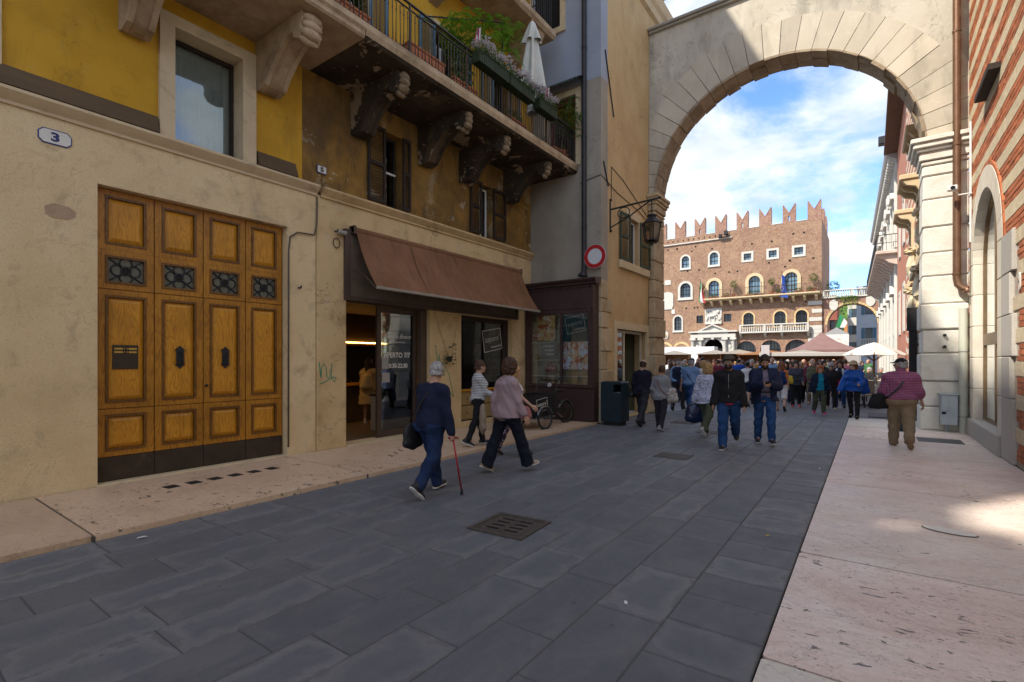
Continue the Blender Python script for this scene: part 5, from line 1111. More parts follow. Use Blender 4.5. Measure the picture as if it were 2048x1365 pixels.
# piers
def pier(x0, x1, m, right):
 z = 0.0; i = 0
 while z < 6.28:
  h = 0.56+0.10*((i*7) % 3)/2; h = min(h, 6.30-z)
  out = 0.0
  if z < 3.3: out = 0.06 if i % 2 == 0 else 0.02
  else: out = 0.0 if i % 2 else 0.012
  xi0, xi1 = (x0-out, x1) if right else (x0, x1+out)
  MB().bbox(xi0, xi1, AY0-0.05-out, AY1+0.04, z+0.008, z+h-0.008, 0.028).build('pier_block', m, ar); z += h; i += 1
 MB().box(x0+0.03, x1-0.03, AY0-0.02, AY1, 0, 6.9).build('pier_core', MORT, ar)
 for k, (za_, zb_, o) in enumerate(((6.31, 6.40, 0.03), (6.42, 6.62, 0.07), (6.62, 6.70, 0.13), (6.70, 6.82, 0.19), (6.82, 6.93, 0.24))):
  o = o if right else o*0.75; xi0, xi1 = (x0-o, x1) if right else (x0, x1+o)
  MB().bbox(xi0, xi1, AY0-0.05-o, AY1+0.05+o*0.5, za_, zb_, 0.018).build('capital_moulding', m, ar)
pier(-5.745, -5.55, QS, False); pier(1.03, 1.862, PIERW, True)
# bolts, downpipe, conduit, camera, service box on and by the right pier
for z in (2.25, 1.98): MB().lathe([(0.035, 0), (0.035, -0.06), (0.02, -0.07)], (1.42, AY0-0.09, z), 8, 'y').build('old_bolt', BLACK_IRON, ar)
COPPER = surf('brown_downpipe', [(0.14, 0.075, 0.045), (0.21, 0.12, 0.075)], 4, 0.4, 0.1, 60, metal=0.5)
dp = thing('brown_downpipe', (1.62, 15.3, 3.4), 'glossy brown metal downpipe running down beside the arch pier', 'pipe')
MB().tube([(1.62, 15.26, 12.0), (1.62, 15.26, 3.55), (1.64, 15.25, 3.40), (1.72, 15.22, 3.30), (1.80, 15.20, 3.27)], 0.075, 14).build('pipe', COPPER, dp, smooth=40)
for z in (3.62, 6.6, 9.2): MB().lathe([(0.086, 0), (0.086, 0.05)], (1.62, 15.26, z), 14).build('joint_ring', COPPER, dp)
MB().lathe([(0.09, 0), (0.10, 0.03), (0.075, 0.09)], (1.80, 15.20, 3.20), 12).build('elbow_end', COPPER, dp, smooth=40)
pp = thing('pale_standpipe', (1.73, 15.3, 0), 'pale cream standpipe between the arch pier and arched window', 'pipe')
MB().tube([(1.735, 15.26, 0.0), (1.735, 15.26, 2.85)], 0.085, 14).build('pipe', surf('pale_pipe', [(0.46, 0.47, 0.38), (0.54, 0.54, 0.45)], 4, 0.5), pp, smooth=40)
for z in (0.36, 1.85): MB().lathe([(0.092, 0), (0.092, 0.02)], (1.735, 15.26, z), 14).build('band', flat('band_grey', (0.25, 0.25, 0.24)), pp)
cd_ = thing('white_conduit', (1.83, 14.95, 5), 'thin white conduit running down the striped brick wall', 'conduit'); MB().tube([(1.825, 15.0, 4.3), (1.825, 15.0, 7.0)], 0.022, 8).build('tube', WHITE_P, cd_); MB().tube([(1.825, 15.0, 2.9), (1.825, 15.0, 4.3)], 0.010, 6).build('cable', CAB, cd_)
cc = thing('security_camera', (1.6, 14.9, 5.6), 'small white security camera on a bracket by the brown downpipe', 'camera')
MB().bbox(1.42, 1.60, 14.85, 14.98, 5.48, 5.60, 0.02).build('housing', WHITE_P, cc); MB().lathe([(0.045, 0), (0.04, -0.02)], (1.51, 14.85, 5.54), 10, 'y').build('lens', flat('lens_black', (0.01, 0.01, 0.01), 0.2), cc); MB().tube([(1.56, 14.93, 5.48), (1.62, 14.95, 5.38), (1.84, 14.95, 5.38)], 0.018, 6).build('arm', WHITE_P, cc)
bx_ = thing('service_cabinet', (1.5, 15.25, 0.2), 'small blue-grey metal service cabinet at the foot of the arch pier', 'cabinet')
SVC = surf('cabinet_grey', [(0.30, 0.34, 0.36), (0.36, 0.40, 0.42)], 4, 0.45, 0.05)
MB().bbox(1.32, 1.63, 15.12, 15.44, 0.17, 0.86, 0.015).build('case', SVC, bx_); MB().bbox(1.30, 1.65, 15.10, 15.45, 0.86, 0.89, 0.01).build('lid', SVC, bx_); MB().bbox(1.34, 1.47, 15.10, 15.12, 0.50, 0.80, 0.006).build('flap', SVC, bx_); MB().box(1.345, 1.42, 15.113, 15.121, 0.42, 0.47).build('slot', DARK, bx_); MB().tube([(1.45, 15.3, 0.0), (1.45, 15.3, 0.18)], 0.03, 8).build('leg', SVC, bx_)

# ================================================================ striped brick palace, right
XR = 1.87
rpal = thing('striped_palace', (XR, 12, 0), 'palace wall striped in red brick and cream stone, right edge', 'building')
CYW, ZSP = 13.45, 3.75
MB().plate([(-14, 0), (15.48, 0), (15.48, 10.7), (9.0, 10.7), (9.0, 6.6), (-14, 6.6)], [arched(CYW-1.30, CYW+1.30, 0.36, ZSP, 20)], FX(XR), 0.0, 0.55).build('wall_core', MORT, rpal)  # unseen upper outline lowered and stepped to let sky light into the street
BRICK = surf('red_brick', [(0.30, 0.085, 0.035), (0.40, 0.13, 0.055), (0.46, 0.17, 0.075)], 5, 0.85, 0.5, 50, 0.006, rnd=0.24, layers=[((0.52, 0.36, 0.24), 3.5, 0.66, 0.75, 0.5)])
TUFF = surf('cream_tuff', [(0.50, 0.40, 0.26), (0.60, 0.50, 0.34), (0.66, 0.57, 0.42)], 4, 0.9, 0.7, 26, 0.015, rnd=0.09, layers=[((0.34, 0.26, 0.17), 14, 0.62, 0.70, 0.5)])
GRAN = surf('granite_quoin', [(0.36, 0.33, 0.29), (0.50, 0.47, 0.42)], 60, 0.85, 0.7, 50, 0.01, rnd=0.08)
JAMB = surf('jamb_stone', [(0.56, 0.50, 0.40), (0.66, 0.60, 0.50)], 3, 0.85, 0.5, 40, 0.008, rnd=0.05)
rb = random.Random(9)
def blocked(y, z):
 if 10.78 < y < 11.78 and z < 3.45: return True
 if abs(y-CYW) < 1.74 and z < ZSP: return True
 return z >= ZSP and math.hypot(y-CYW, z-ZSP) < 1.76
bricks = []; tuffs = []
per = 0.515; k0 = -4
for k in range(k0, 17):
 zb = 1.64+per*k
 for c_ in range(3):
  z = zb+c_*0.0935+0.008; y = 9.0+(0.13 if (c_+k) % 2 else 0)
  while y < 15.46:
   wd = rb.choice((0.25, 0.25, 0.25, 0.125)); y1 = min(y+wd, 15.46)
   if y1-y > 0.05 and z > 0.03 and not blocked((y+y1)/2, z+0.04): bricks.append((y+0.005, y1-0.005, z, z+0.079))
   y = y1
 y = 9.0+rb.uniform(0, 0.3); zt = zb+0.2855
 while y < 15.46:
  y1 = min(y+rb.uniform(0.42, 0.85), 15.46)
  if zt > 0 and y1-y > 0.06:
   yc = (y+y1)/2
   if not blocked(yc, zt+0.1): tuffs.append((y+0.004, y1-0.004, zt+0.004, zt+0.226))
   else:
    ya, yb = y, y1      # shorten the stones that meet the window surround
    while ya < yb-0.06 and blocked(ya+0.02, zt+0.1): ya += 0.04
    while yb > ya+0.06 and blocked(yb-0.02, zt+0.1): yb -= 0.04
    if yb-ya > 0.08 and not blocked((ya+yb)/2, zt+0.1): tuffs.append((ya+0.004, yb-0.004, zt+0.004, zt+0.226))
  y = y1
cz = lambda b: math.sqrt(((b[0]+b[1])/2)**2+XR**2+((b[2]+b[3])/2-1.65)**2)
# only what can be seen from the street, nearest first
bricks = [b for b in bricks if b[1] > 9.6]; bricks.sort(key=cz)
vis = [b for b in bricks if b[0] > 10.3]
BRU = MB().bbox(-0.5, 0.5, -0.5, 0.5, -0.5, 0.5, 0.03).mesh('brick', BRICK)
TFU = MB().bbox(-0.5, 0.5, -0.5, 0.5, -0.5, 0.5, 0.02).mesh('band_stone', TUFF)
rest = MB(); cnt_ = 0
for b in bricks:
 out = rb.uniform(0.012, 0.020)
 if b[0] > 10.3 and cnt_ < 300:
  place('brick', BRU, rpal, (XR-out+0.03, (b[0]+b[1])/2, (b[2]+b[3])/2), (0, 0, 0), (0.06, b[1]-b[0], b[3]-b[2])); cnt_ += 1
 else: rest.box(XR-out, XR+0.02, b[0], b[1], b[2], b[3])
tag(rest.build('brick_courses', BRICK, rpal), kind='stuff')
for b in tuffs:
 if b[1] < 9.8: continue
 place('band_stone', TFU, rpal, (XR-0.015+0.03, (b[0]+b[1])/2, (b[2]+b[3])/2), (0, 0, 0), (0.06+rb.uniform(0, 0.012), b[1]-b[0], b[3]-b[2]))
MB().bbox(XR-0.12, XR+0.6, 8.95, 15.46, 10.7, 10.82, 0.02).build('wall_coping', STONE_C, rpal)
# window surround: voussoirs, jamb stones, quoins, sill
NR = 13
for i in range(NR):
 a0, a1 = math.pi*i/NR+0.004, math.pi*(i+1)/NR-0.004
 pl = [(CYW+1.292*math.cos(t), ZSP+1.292*math.sin(t)) for t in (a0, (a0+a1)/2, a1)]+[(CYW+1.70*math.cos(t), ZSP+1.70*math.sin(t)) for t in (a1, (a0+a1)/2, a0)]
 MB().prism(pl, FX(XR), -0.045, 0.54).build('window_voussoir', JAMB, rpal)
for i in range(26):
 a0, a1 = math.pi*i/26+0.003, math.pi*(i+1)/26-0.003
 MB().prism([(CYW+1.705*math.cos(a0), ZSP+1.705*math.sin(a0)), (CYW+1.705*math.cos(a1), ZSP+1.705*math.sin(a1)), (CYW+1.775*math.cos(a1), ZSP+1.775*math.sin(a1)), (CYW+1.775*math.cos(a0), ZSP+1.775*math.sin(a0))], FX(XR), -0.038, 0.01).build('edging_brick', BRICK, rpal)
for s in (-1, 1):
 z = 0.36; i = 0
 while z < ZSP-0.01:
  h = min(0.68, ZSP-z); h = h if ZSP-z-h > 0.2 else ZSP-z
  ya, yb = sorted((CYW+s*1.292, CYW+s*1.70)); MB().bbox(XR-0.045, XR+0.54, ya, yb, z+0.004, z+h-0.004, 0.012).build('jamb_stone', JAMB, rpal)
  if s < 0: MB().bbox(XR-0.06, XR+0.1, 11.74-(0.62 if i % 2 else 0.80), 11.745, z-0.35*(i == 0), z+h-0.006, 0.014).build('quoin', GRAN, rpal)
  z += h; i += 1
MB().bbox(XR-0.10, XR+0.54, 11.75, 15.14, 0.0, 0.374, 0.02).build('window_sill', GRAN, rpal)
BRZ = surf('bronze_frame', [(0.16, 0.10, 0.05), (0.23, 0.15, 0.08)], 5, 0.4, 0.05, metal=0.6)
wfr = MB().plate(arched(CYW-1.29, CYW+1.29, 0.365, ZSP, 20), [rect(CYW-1.22, CYW-0.05, 0.44, 1.98), rect(CYW+0.05, CYW+1.22, 0.44, 1.98), [(CYW-1.22, 2.22), (CYW-0.05, 2.22), (CYW-0.05, ZSP+1.2)]+arc(CYW, ZSP, 1.22, math.pi*0.56, math.pi, 8), [(CYW+0.05, 2.22), (CYW+1.22, 2.22)]+arc(CYW, ZSP, 1.22, 0, math.pi*0.44, 8)+[(CYW+0.05, ZSP+1.2)]], FX(XR+0.12), 0, 0.07).build('window', BRZ, rpal)
MB().plate(arched(CYW-1.27, CYW+1.27, 0.38, ZSP, 20), [], FX(XR+0.15), 0, 0.008).build('glass', glass('tall_glass', (0.75, 0.88, 0.85), 0.7), wfr)
MB().box(XR+2.2, XR+2.25, 10.5, 16, 0, 6).build('room_wall', surf('room_pale', [(0.45, 0.48, 0.42), (0.55, 0.57, 0.50)], 1.5, 0.8), wfr)
pl_ = thing('number_plate', (XR, 10.62, 2.8), 'small white oval plate on the striped brick wall at the right edge', 'number plate')
MB().prism([(10.64+0.085*math.cos(t)*0.75, 2.86+0.14*math.copysign(abs(math.sin(t))**0.7, math.sin(t))) for t in [2*math.pi*i/20 for i in range(20)]], FX(XR), -0.035, -0.018).build('face', PLATE, pl_)
mb = MB(); mb.text('4', lambda u, v, w: (XR-0.036-w, 10.64-u, 2.81+v), 0.13, 0.001, 'CENTER'); mb.build('digit', flat('digit_dark', (0.05, 0.05, 0.06)), pl_, fix=False)
# ================================================================ the piazza beyond the arch
def far_brick(name, c1, c2, mortar, axis='x', rowh=0.085, stain=(0.16, 0.10, 0.075)):
 m, nt, b = _mat(name); L = nt.links.new
 geo = nt.nodes.new('ShaderNodeNewGeometry'); sp = nt.nodes.new('ShaderNodeSeparateXYZ'); L(geo.outputs['Position'], sp.inputs[0])
 cv = nt.nodes.new('ShaderNodeCombineXYZ'); L(sp.outputs[0 if axis == 'x' else 1], cv.inputs[0]); L(sp.outputs[2], cv.inputs[1])
 br = nt.nodes.new('ShaderNodeTexBrick'); L(cv.outputs[0], br.inputs['Vector']); br.inputs['Scale'].default_value = 1.0
 br.inputs['Brick Width'].default_value = 0.27; br.inputs['Row Height'].default_value = rowh; br.inputs['Mortar Size'].default_value = 0.012
 br.inputs['Color1'].default_value = (*c1, 1); br.inputs['Color2'].default_value = (*c2, 1); br.inputs['Mortar'].default_value = (*mortar, 1)
 col = _mixc(nt, _ramp(nt, _noise(nt, geo.outputs['Position'], 0.35, 6, 0.7), [(0.40, 0.0), (0.68, 0.6)]), br.outputs['Color'], stain)
 col = _mixc(nt, _ramp(nt, _noise(nt, geo.outputs['Position'], 5.5, 4, 0.8), [(0.47, 0.0), (0.60, 0.65)]), col, tuple(c*0.62 for c in c1))
 col = _mixc(nt, _ramp(nt, _noise(nt, geo.outputs['Position'], 7.5, 4, 0.8), [(0.54, 0.0), (0.66, 0.6)]), col, (0.46, 0.33, 0.19))
 col = _mixc(nt, _ramp(nt, _noise(nt, geo.outputs['Position'], 1.6, 6, 0.7), [(0.50, 0.0), (0.70, 0.55)]), col, (0.40, 0.26, 0.15))
 L(col, b.inputs['Base Color']); b.inputs['Roughness'].default_value = 0.9
 _bump(nt, b, _noise(nt, geo.outputs['Position'], 12, 5), 0.5, 0.03); return m
PB = far_brick('palace_brick', (0.225, 0.100, 0.052), (0.30, 0.155, 0.085), (0.36, 0.285, 0.215), stain=(0.20, 0.112, 0.078))
PB2 = far_brick('merlon_brick', (0.26, 0.115, 0.075), (0.32, 0.155, 0.105), (0.33, 0.25, 0.20), stain=(0.20, 0.105, 0.078))
WSTONE = surf('white_stone', [(0.46, 0.435, 0.385), (0.56, 0.54, 0.485)], 1.5, 0.8, 0.3, 20, layers=[((0.36, 0.33, 0.28), 2.5, 0.6, 0.75, 0.5, (1, 1, 0.5))])
SKYGL = surf('window_glass', [(0.08, 0.16, 0.22), (0.16, 0.27, 0.34)], 0.6, 0.12, 0.0, spec=0.9)  # blue of the reflected sky painted into the pane colour
pal = thing('crenellated_palace', (-15, 71, 0), 'red brick palace with swallowtail battlements across the piazza', 'building')
PY = 71.0
def A_(xc, wd, z0, ztop): return arched(xc-wd/2, xc+wd/2, z0, ztop-wd/2, 14)
TOPW = [(-21.05, 1.05, 14.72, 16.35), (-17.23, 1.10, 14.72, 16.40)]; SQW = [(-13.04, 0.92, 14.86, 15.72), (-10.08, 0.92, 14.86, 15.74), (-7.19, 0.98, 14.84, 15.76)]
MIDW = [(-21.05, 1.45, 10.55, 12.55)]; BALW = [(-17.23, 1.40, 10.1, 12.55), (-12.2, 1.40, 10.1, 12.7), (-8.03, 1.40, 10.1, 12.75)]
LOWW = [(-22.1, 1.05, 5.95, 7.95)]; LW = [(-12.92, 1.25, 6.0, 7.95), (-9.26, 1.30, 6.0, 7.95), (-6.89, 1.25, 6.0, 7.95)]; SQL = [(-19.1, 0.90, 6.85, 7.90), (-15.5, 0.95, 6.9, 7.95)]
GA = [(-13.2, 2.35, 0.0, 4.25), (-10.34, 2.40, 0.0, 4.30), (-7.45, 2.45, 0.0, 4.30)]
holes = [A_(*w) for w in TOPW+MIDW+BALW+LOWW+LW+GA]+[rect(x-w/2, x+w/2, a, b) for x, w, a, b in SQW+SQL]+[A_(-17.25, 2.5, 0, 4.7)]
MB().plate(rect(-30, -4.75, 0, 19.0), holes, FY(PY), 0, 0.5).build('facade', PB, pal)
MB().box(-5.15, -4.75, PY+0.5, 85, 0, 19.0).build('side_wall', far_brick('palace_side_brick', (0.40, 0.165, 0.085), (0.47, 0.23, 0.125), (0.46, 0.36, 0.27), 'y'), pal)
MB().box(-30, -5.2, PY+3, PY+3.1, 0, 18).build('dark_interior', DARK, pal)
def swallow(x0, x1, zb, zt, zn, y0, y1, hole=False):
 c = (x0+x1)/2; pl = [(x0, zb), (x1, zb), (x1, zt), (x1-0.10, zt+0.02), (c, zn), (x0+0.10, zt+0.02), (x0, zt)]
 h = [rect(c-0.09, c+0.09, zn-0.95, zn-0.28)] if hole else []
 MB().plate(pl, h, FY(y0), 0, y1-y0).build('merlon', PB2, pal)
 cp = MB()
 for s in (-1, 1):
  xe = c+s*(x1-c-0.05); cp.add([(c, y0-0.04, zn+0.02), (xe, y0-0.04, zt+0.05), (xe, y1+0.04, zt+0.05), (c, y1+0.04, zn+0.02), (c, y0-0.04, zn+0.09), (xe, y0-0.04, zt+0.12), (xe, y1+0.04, zt+0.12), (c, y1+0.04, zn+0.09)], [(0, 1, 2, 3), (7, 6, 5, 4), (0, 4, 5, 1), (1, 5, 6, 2), (2, 6, 7, 3), (3, 7, 4, 0)])
 cp.build('merlon_cap', TERRA, pal)
for i in range(9):
 x0 = -6.25-2.71*i; swallow(x0, x0+1.44, 19.0, 21.25, 20.15, PY+0.0, PY+0.5, i % 2 == 1)
 MB().bbox(x0-1.27, x0, PY-0.04, PY+0.54, 19.0, 19.08, 0.02).build('crenel_cap', WSTONE, pal)
for y0 in (75.4, 79.6): MB().plate([(y0, 19.0), (y0+1.44, 19.0), (y0+1.44, 21.25), (y0+0.72, 20.15), (y0, 21.25)], [], FX(-5.15), 0, 0.4).build('merlon', PB2, pal)
MB().bbox(-30, -14.9, PY-0.20, PY, 18.05, 18.20, 0.03).build('string_course', WSTONE, pal)
for i in range(12): MB().box(-23.6+i*0.72, -23.45+i*0.72, PY-0.01, PY+0.02, 18.45, 18.7).build('beam_hole', DARK, pal)
rh = random.Random(4)
for i in range(26):
 x_, z_ = rh.uniform(-24, -5), rh.choice((8.9, 13.4, 14.1, 16.8, 17.4, 9.6))
 MB().box(x_, x_+0.22, PY-0.01, PY+0.02, z_, z_+0.22).build('putlog_hole', DARK, pal)
def surround(w, t, m, proud=0.10, arch_=True, base=0.0):
 x, wd, a, b = w; o = A_(x, wd+2*t, a-base, b+t) if arch_ else rect(x-wd/2-t, x+wd/2+t, a-t, b+t)
 i = A_(x, wd-0.012, a-(0.001 if not base else 0), b-0.006) if arch_ else rect(x-wd/2+0.006, x+wd/2-0.006, a+0.006, b-0.006)
 MB().plate(o, [i], FY(PY), -proud, 0.10).build('window_surround', m, pal)
 if arch_ and base: MB().bbox(x-wd/2-t-0.05, x+wd/2+t+0.05, PY-proud-0.06, PY+0.1, a-base-0.14, a-base, 0.02).build('window_sill', m, pal)
def glaze(w, arch_=True, grid=2, m=SKYGL, fm=DARKWOOD, bars=False, y=0.32):
 x, wd, a, b = w; o = A_(x, wd, a, b) if arch_ else rect(x-wd/2, x+wd/2, a, b)
 wn = MB().plate(o, [], FY(PY+y), 0, 0.04).build('window', m, pal)
 g = MB()
 for k in range(1, grid+1):
  xx = x-wd/2+wd*k/(grid+1); g.box(xx-0.03, xx+0.03, PY+y-0.05, PY+y-0.005, a, b-(0.0 if k*2 == grid+1 else wd*0.12))
 nh = max(1, int((b-a)/0.65));
 for k in range(1, nh+1):
  zz = a+(b-a)*k/(nh+1); g.box(x-wd/2, x+wd/2, PY+y-0.05, PY+y-0.006, zz-0.03, zz+0.03) if zz < b-wd*0.3 or not arch_ else None
 g.build('glazing_bar', fm, wn)
 if bars:
  q = MB(); n = int(wd/0.16)
  for k in range(n+1): q.box(x-wd/2+wd*k/n-0.015, x-wd/2+wd*k/n+0.015, PY+0.10, PY+0.13, a, b-(wd/2-math.sqrt(max(0, (wd/2)**2-(wd*k/n-wd/2)**2)) if arch_ else 0))
  for k in range(int((b-a)/0.22)):
   zz = a+0.1+k*0.22; hw = wd/2 if zz < b-wd/2 or not arch_ else math.sqrt(max(0, (wd/2)**2-(zz-b+wd/2)**2)); q.box(x-hw, x+hw, PY+0.095, PY+0.125, zz-0.012, zz+0.012)
  q.build('grille', BLACK_IRON, wn)
for w in TOPW: surround(w, 0.22, WSTONE, 0.08, True, 0.18); glaze(w, True, 1)
for w in SQW: surround(w, 0.26, WSTONE, 0.08, False); glaze(w, False, 1)
for w in MIDW: surround(w, 0.30, WSTONE, 0.10, True, 0.25); glaze(w, True, 3, bars=True)
DGL = surf('dark_glass', [(0.02, 0.025, 0.03), (0.05, 0.06, 0.07)], 0.8, 0.15, 0.0, spec=0.8)
for w in BALW: surround(w, 0.38, STONE_C, 0.12, True, 0.001); glaze(w, True, 3)
for w in LOWW: surround(w, 0.20, WSTONE, 0.08, True, 0.15); glaze(w, True, 1, DGL)
for w in LW: surround(w, 0.18, STONE_D, 0.06, True, 0.05); glaze(w, True, 2, DGL, bars=True)
for w in SQL: glaze(w, False, 1, DGL, bars=True)
for w in GA:
 surround(w, 0.20, PB2, 0.04); glaze(w, True, 5, DGL, bars=True)
 x = w[0]; MB().box(x-0.55, x+0.55, PY+0.05, PY+0.09, 0, 2.9).build('doorway', DARK, pal)
for xc in (-11.77, -8.9): MB().lathe([(0.30, 0), (0.26, 0.2), (0.24, 2.2), (0.36, 2.5), (0.40, 2.7)], (xc, PY-0.12, 0), 14).build('column', STONE_C, pal, smooth=40)
for xc in (-21.6, -24.0):     # blind arches, half buried
 MB().plate(A_(xc, 2.5, 0, 4.35), [A_(xc, 1.95, -0.01, 4.02)], FY(PY), -0.05, 0.02).build('blind_arch', STONE_D, pal)
z = 0.0; i = 0
while z < 9.2:                # pale corner stones
 wd = 1.45 if i % 3 else 1.05; h = 0.5; m = WSTONE if z < 5.2 or i % 2 else PB2
 if m is WSTONE: MB().bbox(-4.75-wd, -4.72, PY-0.05, PY+0.3, z, z+h-0.02, 0.02).build('quoin', WSTONE, pal)
 z += h; i += 1
# long balcony with brackets, railing
pb = MB(); pb.prism([(0, 9.72), (-1.15, 9.78), (-1.25, 9.86), (-1.25, 10.02), (0, 10.04)], lambda u, v, w: (w, PY+u, v), -18.9, -4.9); pb = pb.build('balcony', STONE_C, pal)
for i in range(12):
 xc = -18.6+i*1.21; MB().prism([(0, 9.72), (-0.95, 9.74), (-0.98, 9.5), (-0.75, 9.42), (-0.35, 9.15), (0, 9.05)], lambda u, v, w: (w, PY+u, v), xc-0.14, xc+0.14).build('bracket', STONE_C, pb)
pr = MB(); pr.box(-18.85, -4.95, PY-1.19, PY-1.16, 11.08, 11.12); pr.box(-18.85, -4.95, PY-1.19, PY-1.16, 10.12, 10.15); pr.box(-18.85, -18.82, PY-1.17, PY, 11.08, 11.12); pr = pr.build('balcony_railing', RAILM, pal)
RB = MB().box(-0.012, 0.012, -0.012, 0.012, 10.02, 11.1).mesh('railing_bar', RAILM)
for i in range(93): place('railing_bar', RB, pr, (-18.84+i*0.15, PY-1.175, 0))
for x in (-18.84, -14.9, -11.2, -7.8, -4.96): MB().box(x-0.03, x+0.03, PY-1.205, PY-1.145, 10.02, 11.7 if x in (-18.84, -11.2, -4.96) else 11.14).build('railing_post', RAILM, pr)
# low stone balustrade
lb_ = MB(); lb_.bbox(-13.9, -6.05, PY-0.75, PY, 5.22, 5.42, 0.03); lb_.bbox(-13.9, -6.05, PY-0.78, PY-0.45, 6.18, 6.34, 0.03); lb_ = lb_.build('balustrade', WSTONE, pal)
BAL = MB().lathe([(0.09, 0), (0.06, 0.06), (0.105, 0.22), (0.05, 0.5), (0.08, 0.72), (0.09, 0.76)], (0, 0, 0), 8).mesh('baluster', WSTONE, smooth=True)
for i in range(30): place('baluster', BAL, lb_, (-13.72+i*0.262, PY-0.6, 5.42))
for x in (-13.8, -10.9, -9.0, -6.15): MB().bbox(x-0.13, x+0.13, PY-0.76, PY-0.46, 5.42, 6.18, 0.02).build('pedestal', WSTONE, lb_); MB().prism([(0, 5.22), (-0.6, 5.22), (-0.5, 5.0), (0, 4.7)], lambda u, v, w: (w, PY+u, v), x-0.12, x+0.12).build('bracket', WSTONE, lb_)
# white portal with pediment
po = thing('marble_portal', (-17.25, PY-0.4, 0), 'white marble gateway with pediment on the brick palace', 'gateway')
MB().plate(rect(-20.2, -14.3, 0, 5.15), [A_(-17.25, 2.42, -0.02, 4.62)], FY(PY-0.30), 0, 0.295).build('wall', WSTONE, po)
MB().plate(A_(-17.25, 3.1, 2.5, 4.98), [A_(-17.25, 2.44, 2.4, 4.63)], FY(PY-0.38), 0, 0.075).build('archivolt', WSTONE, po)
for x in (-19.85, -18.80, -15.70, -14.65):
 MB().lathe([(0.30, 0), (0.30, 0.25), (0.24, 0.35), (0.20, 4.35), (0.23, 4.4)], (x, PY-0.55, 0), 14).build('column', WSTONE, po, smooth=40); MB().bbox(x-0.32, x+0.32, PY-0.86, PY-0.3, 4.40, 4.75, 0.05).build('capital', WSTONE, po)
 for s in (-1, 1): MB().lathe([(0.13, -0.3), (0.13, 0.3)], (x+s*0.28, PY-0.58, 4.60), 10, 'y').build('volute', WSTONE, po, smooth=40)
MB().bbox(-20.15, -14.35, PY-0.75, PY-0.005, 4.76, 5.25, 0.03).build('entablature', WSTONE, po); MB().bbox(-20.4, -14.1, PY-0.95, PY-0.005, 5.45, 5.65, 0.04).build('cornice', WSTONE, po)
MB().box(-19.2, -15.3, PY-0.72, PY-0.01, 5.26, 5.45).build('frieze', WSTONE, po)
mb = MB(); mb.text('IOANNE DELPHINO S F PRAEFECTO', lambda u, v, w: (-17.25+u*0.9, PY-0.725-w, 5.285+v), 0.19, 0.002, 'CENTER'); mb.build('inscription', flat('incised', (0.16, 0.15, 0.13)), po, fix=False)
MB().plate([(-19.3, 5.66), (-15.2, 5.66), (-17.25, 6.62)], [[(-18.7, 5.76), (-15.8, 5.76), (-17.25, 6.44)]], FY(PY-0.85), 0, 0.84).build('pediment', WSTONE, po); MB().prism([(-18.72, 5.75), (-15.78, 5.75), (-17.25, 6.45)], FY(PY-0.55), 0, 0.5).build('tympanum', WSTONE, po)
MB().bbox(-17.45, -17.05, PY-0.72, PY-0.3, 4.5, 5.0, 0.05).build('keystone', WSTONE, po)
g = MB()
for i in range(15): g.tube([(-18.4+i*0.165, PY+0.1, 0), (-18.4+i*0.165, PY+0.1, 3.4)], 0.022, 5)
for z in (0.3, 1.6, 3.1): g.box(-18.45, -16.05, PY+0.08, PY+0.12, z, z+0.05)
g.box(-17.3, -17.2, PY+0.06, PY+0.14, 0, 3.6); g.build('gate', RAILM, po)
for sx in (-19.35, -15.15): MB().ball((sx, PY-0.32, 3.6), (0.2, 0.08, 0.35), 10, jit=0.25).build('trophy_relief', WSTONE, po)
# winged lion relief
li = thing('lion_relief', (-17.25, PY-0.2, 6.6), 'white stone relief of a winged lion above the gateway', 'relief')
MB().bbox(-18.4, -16.2, PY-0.12, PY, 6.95, 8.75, 0.03).build('panel', WSTONE, li); MB().bbox(-18.4, -16.2, PY-0.25, PY, 6.62, 6.95, 0.04).build('plinth', WSTONE, li)
mb = MB(); yy = PY-0.2
mb.tube([(-18.05, yy, 7.75), (-17.6, yy, 7.72), (-17.1, yy, 7.78), (-16.85, yy, 7.95)], [0.17, 0.2, 0.24, 0.2], 8); mb.ball((-16.68, yy, 8.28), (0.22, 0.12, 0.24), 10, jit=0.12)
for xa, xb in ((-18.0, -18.2), (-17.85, -17.7), (-17.05, -17.15), (-16.95, -16.6)): mb.tube([(xa, yy, 7.7), ((xa+xb)/2+0.04, yy, 7.4), (xb, yy, 7.12), (xb+0.12, yy, 7.08)], [0.13, 0.09, 0.06, 0.06], 7)
mb.tube([(-18.15, yy, 7.8), (-18.32, yy, 8.1), (-18.2, yy, 8.4)], 0.035, 6); mb.build('lion', WSTONE, li, smooth=True)
mb = MB()
for k in range(6): mb.tube([(-17.1, PY-0.16, 7.95), (-17.5-0.06*k, PY-0.2, 8.3-0.07*k), (-18.0-0.03*k, PY-0.16, 8.5-0.13*k)], [0.05, 0.06, 0.015], 6)
mb.build('wing', WSTONE, li); MB().bbox(-16.6, -16.28, PY-0.24, PY-0.05, 7.2, 7.6, 0.03).build('book', WSTONE, li)
